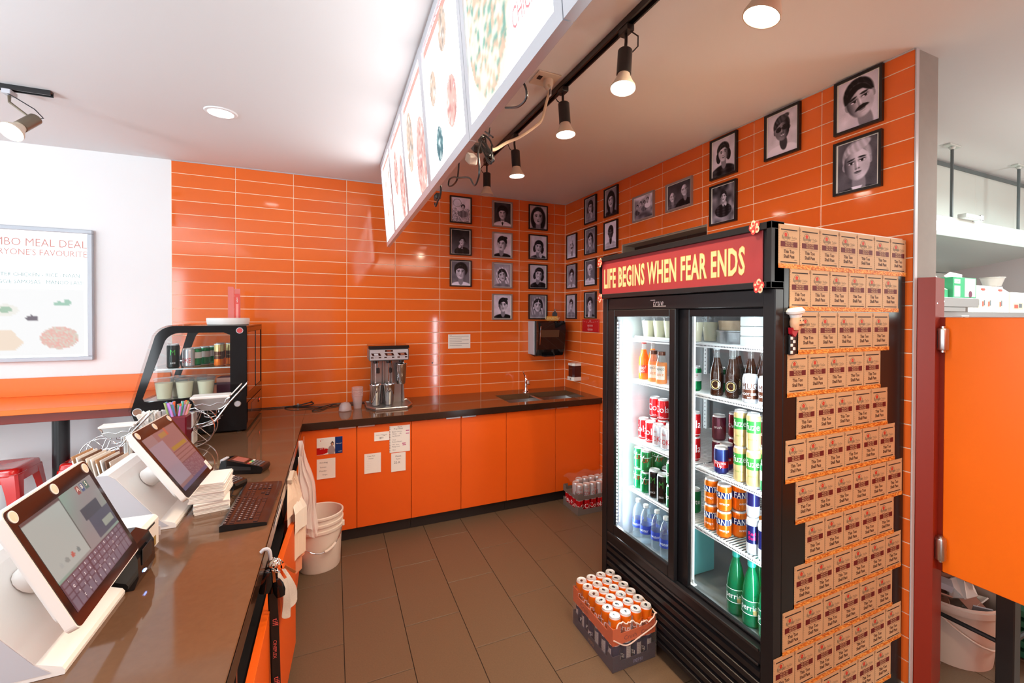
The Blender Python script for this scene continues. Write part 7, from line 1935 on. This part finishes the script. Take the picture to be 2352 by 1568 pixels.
mb = MB(); mb.box(.110, .136, -4.25, -3.292, 1.6405, 1.6440, PLASTD); mb.build('top_edge', t)
for z in (1.545, .640):
    mb = MB(); mb.lathe([(0, -.056), (.010, -.056), (.010, -.048), (.019, -.046), (.0205, -.040), (.0205, .040), (.019, .046), (.010, .048), (.010, .056), (0, .056)], (.088, -3.296, z), 20, STEEL); mb.box(.070, .092, -3.294, -3.285, z-.038, z+.038, BLACK); mb.box(.09, .116, -3.300, -3.290, z-.045, z+.040, REDO, .002); part(mb.build('hinge', t), 'steel barrel hinge')

# kitchen furniture beyond
STK_ = mat('stainless', (.58, .60, .60), .32, .85)
t = thing('steel_shelf_unit', (2.0, -2.6, 1.6), 'long stainless kitchen shelf behind the orange gate', 'shelf')
mb = MB(); mb.box(.30, 3.6, -2.60, -2.20, 1.676, 1.680, STK_, .001); mb.box(.30, 3.6, -2.602, -2.599, 1.585, 1.680, STK_); mb.build('top_shelf', t)
mb = MB(); mb.box(.30, 2.08, -2.66, -2.35, 1.715, 1.782, STK_, .003); mb.box(.30, 1.90, -2.655, -2.36, 1.681, 1.714, STK_, .003); mb.build('raised_shelf', t)
for x in (.36, 1.9, 3.5):
    mb = MB(); mb.box(x-.02, x+.02, -2.56, -2.52, FZ, 1.664, STK_); mb.build('leg', t)
mb = MB(); mb.box(.30, 3.6, -2.59, -2.21, .86, .90, STK_, .002); mb.build('lower_shelf', t)
mb = MB(); mb.box(1.97, 2.08, -2.6045, -2.6022, 1.600, 1.655, PAPER); mb.disc((2.00, -2.6052, 1.628), .018, DBL, 16, 'y'); mb.text('SINK', wXY(2.045, 1.625, -2.6052), .014, INKB, 'C'); part(mb.build('sticker', t), 'small white sticker with a dark blue disc')
# kitchen hood: white panels, frame, inner parts
t = thing('kitchen_hood', (2.2, -2.3, 2.2), 'large white metal extraction hood panels over the kitchen', 'hood')
HW = mat('hood_white', S(206, 216, 211), .35); ROD = mat('rod_grey', S(92, 104, 106), .4)
for k in range(4):
    x0 = .6+.70*k+ .42
    mb = MB(); mb.box(x0, x0+.698, -2.50, -2.48, 2.28, zc(x0, -2.5)-.012, HW, .002); mb.build('panel', t)
mb = MB(); mb.box(.9, 3.9, -2.512, -2.495, zc(2, -2.5)-.040, zc(2, -2.5)-.012, ROD, .001); mb.box(.9, 3.9, -2.515, -2.478, 2.262, 2.30, HW, .002); mb.build('frame', t)
mb = MB(); mb.add([(.9, -2.50, 2.262), (3.9, -2.50, 2.262), (4.4, -1.3, 2.15), (.9, -1.3, 2.15)], [(0, 1, 2, 3)], HW); mb.build('underside', t)
mb = MB(); mb.box(.9, 4.4, -1.52, -1.50, 1.95, 2.16, HW, .002); mb.build('front_lip', t)
t = thing('kitchen_back_panel', (2.5, -1.4, 1.9), 'blue-grey steel back panel seen under the hood', 'panel')
BG_ = mat('blue_grey_steel', S(150, 174, 186), .4, .0)
mb = MB(); mb.box(.3, 5.0, -1.42, -1.40, 1.0, 2.15, BG_); mb.build('sheet', t)
mb = MB(); mb.box(.3, 5.0, -1.62, -1.60, 1.86, 2.03, HW, .002); part(mb.build('white_band', t)); mb = MB(); mb.tube([(2.95, -1.64, 2.10), (2.95, -1.64, 1.99)], .005, HW, 6); mb.tube([(3.15, -1.64, 2.10), (3.15, -1.64, 1.99)], .005, HW, 6); mb.build('hook', t)
t = thing('fluorescent_light', (2.2, -2.7, 2.27), 'bright hanging fluorescent batten with rods in the kitchen', 'light')
TUBE = mat('tube_glow', (1, 1, 1), .4, emit=(.92, 1., .98), estr=6)
mb = MB(); mb.box(.75, 3.7, -2.745, -2.655, 2.275, 2.315, HW, .004); mb.build('batten', t)
mb = MB(); mb.tube([(.78, -2.72, 2.252), (3.68, -2.72, 2.252)], .019, TUBE, 12); mb.build('tube', t)
mb = MB(); mb.tube([(.78, -2.68, 2.252), (3.68, -2.68, 2.252)], .019, TUBE, 12); mb.build('tube', t)
for x in (1.577, 2.58):
    zz = zc(x, -2.70); mb = MB(); mb.tube([(x, -2.70, 2.31), (x, -2.70, zz-.02)], .010, ROD, 8); mb.box(x-.075, x+.075, -2.722, -2.678, zz-.012, zz-.001, HW, .002); mb.lathe([(.0, -.012), (.02, -.014), (.012, -.03), (0, -.03)], (x, -2.70, zz), 12, HW)
    mb.build('rod', t); mb = MB(); mb.box(x-.02, x+.20, -2.79, -2.74, 2.31, 2.34, HW, .003); mb.box(x+.17, x+.205, -2.795, -2.735, 2.305, 2.345, ALU, .003); mb.build('bracket', t)
# cartons on the shelf
def carton(x, w, zb_, h, d, body, lab, label, group=None, y=-2.59, cap=None, gable=True, txt=''):
    t = thing('carton', (x+w/2, y+d/2, zb_), label, 'carton', group)
    mb = MB()
    if gable:
        mb.box(x, x+w, y, y+d, zb_+.0005, zb_+h*.78, body, .002)
        mb.add([(x, y, zb_+h*.78), (x+w, y, zb_+h*.78), (x+w, y+d, zb_+h*.78), (x, y+d, zb_+h*.78), (x, y+d*.45, zb_+h*.95), (x+w, y+d*.45, zb_+h*.95)], [(0, 1, 5, 4), (2, 3, 4, 5), (1, 2, 5), (3, 0, 4)], body)
        mb.box(x, x+w, y+d*.43, y+d*.48, zb_+h*.94, zb_+h, body)
    else: mb.box(x, x+w, y, y+d, zb_+.0005, zb_+h, body, .002)
    mb.build('body', t)
    if cap: mb = MB(); mb.box(x+w*.3, x+w*.7, y-.004, y+.012, zb_+h*.80, zb_+h*.88, cap, .003); part(mb.build('cap', t), 'red cap')
    if lab: 
        mb = MB(); mb.box(x+w*.12, x+w*.80, y-.0015, y, zb_+h*.16, zb_+h*.50, lab); mb.box(x+w*.2, x+w*.45, y-.0025, y-.0015, zb_+h*.22, zb_+h*.40, mat('carton_red', S(216, 96, 84), .6)); mb.box(x+w*.50, x+w*.7, y-.0025, y-.0015, zb_+h*.25, zb_+h*.45, mat('carton_grey', S(110, 120, 126), .6))
        if txt: mb.text(txt, wXY(x+w*.5, zb_+h*.58, y-.002), .02, INK, 'C')
        mb.build('label', t)
    return t
MW_ = mat('milk_white', S(240, 238, 232), .5); LBL = mat('carton_cream', S(238, 224, 186), .6); GRB = mat('box_green', S(60, 160, 110), .6); PKB = mat('box_grey_print', S(190, 194, 190), .6)
xs_ = [2.10, 2.20, 2.295, 2.39, 2.49, 2.58, 2.675, 3.02]
for k, x in enumerate(xs_[:7]):
    carton(x, .088, 1.6805, .215, .09, MW_, LBL if k in (1, 2, 3, 5) else None, ['white carton half hidden at the left end of the kitchen shelf', 'white carton with a cream label, left of the first red cap', 'white carton with a red cap on the kitchen shelf', 'white carton with a dark blue-grey badge', 'plain white carton seen from its back', 'white carton with a red cap beside a plain one', 'white carton with grey small print on its side'][k], 'milk cartons on the kitchen shelf', cap=mat('cap_red', S(228, 96, 84), .5) if k in (2, 5) else None)
carton(2.80, .28, 1.6805, .17, .12, MW_, LBL, 'squat white tub-shaped carton at the right edge of the kitchen shelf', gable=False)
t = thing('plastic_tub', (2.85, -2.55, 1.905), 'small clear tub of food on top of the milk cartons', 'tub')
mb = MB(); mb.lathe([(0, 0), (.055, 0), (.075, .062), (.080, .064), (.080, .070), (0, .070)], (2.60, -2.545, 1.897), 24, glass('tub_plastic', (.92, .93, .92), .45, 1.4, .1, (.86, .82, .76))); mb.build('tub', t)
DXB = .30
mb = MB(); mb.box(1.72, 2.05, -2.655, -2.52, 1.7825, 1.930, GRB, .002); 
t = thing('food_box', (1.85, -2.56, 1.78), 'tall green and white food carton on the raised kitchen shelf', 'box')
g_ = mb.build('body', t); mb = MB(); mb.box(1.735, 1.815, -2.6565, -2.6552, 1.79, 1.868, PAPER); mb.box(1.735, 1.815, -2.6565, -2.6552, 1.885, 1.915, PAPER); mb.box(1.88, 2.035, -2.6565, -2.6552, 1.79, 1.925, PKB); mb.text('CHAI', wXY(1.775, 1.893, -2.658), .016, GRB, 'C'); mb.disc((1.96, -2.6575, 1.81), .025, mat('berry', S(110, 60, 80), .6), 10, 'y'); mb.build('label', t)
mb = MB(); mb.add([(1.80, -2.58, 1.931), (1.98, -2.60, 1.931), (2.03, -2.58, 1.965), (1.95, -2.54, 1.985), (1.84, -2.55, 1.95)], [(0, 1, 2, 3, 4)], PAPER); part(mb.build('crumpled_paper', t), 'crumpled white paper on top')
t = thing('food_box', (1.65, -2.58, 1.78), 'small green carton left of the tall green one', 'box')
mb = MB(); mb.box(1.60, 1.71, -2.63, -2.53, 1.7825, 1.84, GRB, .002); mb.add([(1.60, -2.63, 1.84), (1.71, -2.63, 1.84), (1.71, -2.53, 1.84), (1.60, -2.53, 1.84), (1.60, -2.58, 1.87), (1.71, -2.58, 1.87)], [(0, 1, 5, 4), (2, 3, 4, 5), (1, 2, 5), (3, 0, 4)], MW_); mb.build('body', t)
t = thing('squeeze_bottle', (1.54, -2.6, 1.78), 'white bottle with a green cap at the left end of the raised shelf', 'bottle')
mb = MB(); mb.lathe([(0, 0), (.04, 0), (.042, .01), (.042, .13), (.02, .17), (.018, .19)], (1.54, -2.60, 1.7826), 18, MW_); mb.build('body', t); mb = MB(); mb.lathe([(.02, .19), (.02, .22), (0, .222)], (1.54, -2.60, 1.7826), 14, mat('grey_green_cap', S(96, 130, 116), .5)); mb.build('cap', t)
# under the gate: bucket of rubbish, black equipment leg
t = thing('waste_bucket', (.50, -3.18, FZ), 'beige bucket full of rubbish on the floor under the orange gate', 'bucket')
bx, by = .56, -3.14
BG2 = mat('beige_bucket', S(206, 184, 168), .5)
mb = MB(); mb.lathe([(0, .003), (.150, .003), (.155, 0), (.185, .27), (.198, .272), (.198, .30), (.190, .302), (.186, .31), (.176, .30), (.148, .02), (0, .015)], (bx, by, FZ), 40, BG2); mb.build('pail', t)
mb = MB(); mb.tube([(bx-.200*math.cos(a)*.98, by-.200*math.sin(a)*.98, FZ+.28-.16*math.sin(a)) for a in [PI*k/16 for k in range(17)]], .005, BG2, 8); mb.build('handle', t)
mb = MB()
for k in range(22):
    rs = random.Random(70+k); a = rs.uniform(0, 6.28); r_ = .13*math.sqrt(rs.random())
    mb.M = Matrix.Translation((bx+r_*math.cos(a), by+r_*math.sin(a), FZ+.27+rs.uniform(-.02, .06))) @ Matrix.Rotation(rs.uniform(-.8, .8), 4, 'X') @ Matrix.Rotation(rs.uniform(-.8, .8), 4, 'Y') @ Matrix.Rotation(rs.uniform(0, 3), 4, 'Z')
    mb.box(-.05, .05, -.035, .035, -.002, .004 if k % 3 else .03, [PAPER, mat('rubbish_brown', S(150, 110, 90), .8), PLASTD, mat('rubbish_pink', S(190, 140, 120), .8)][k % 4])
mb.M = None
part(mb.build('rubbish', t), kind='stuff')
t = thing('equipment_stand', (.9, -3.3, FZ), 'black metal stand with thick legs and a low rail behind the orange gate', 'stand')
mb = MB(); mb.box(.30, .36, -3.46, -3.40, FZ, .56, BLACKM, .004); mb.build('leg', t)
mb = MB(); mb.box(1.40, 1.46, -3.46, -3.40, FZ, .56, BLACKM, .004); mb.build('leg', t)
mb = MB(); mb.box(.30, .36, -2.70, -2.64, FZ, .56, BLACKM, .004); mb.build('leg', t)
mb = MB(); mb.box(.28, 1.48, -3.48, -2.62, .56, .62, BLACKM, .004); mb.build('deck', t)
mb = MB(); mb.tube([(.32, -3.40, .235), (.32, -2.68, .235)], .010, BLACKM, 8); mb.tube([(.34, -3.43, .235), (1.42, -3.43, .235)], .010, BLACKM, 8); mb.build('rail', t)
t = thing('green_crate', (.95, -3.3, FZ), 'dark green plastic crate on the floor beyond the black leg', 'crate')
GC = mat('crate_green', S(24, 84, 58), .5)
mb = MB()
for k in range(5): mb.box(.78, 1.14, -3.50, -3.22, FZ+.01+.05*k, FZ+.04+.05*k, GC, .003)
for (x, y) in ((.79, -3.49), (1.13, -3.49), (.79, -3.23), (1.13, -3.23)): mb.box(x-.012, x+.012, y-.012, y+.012, FZ, FZ+.26, GC)
mb.build('body', t)
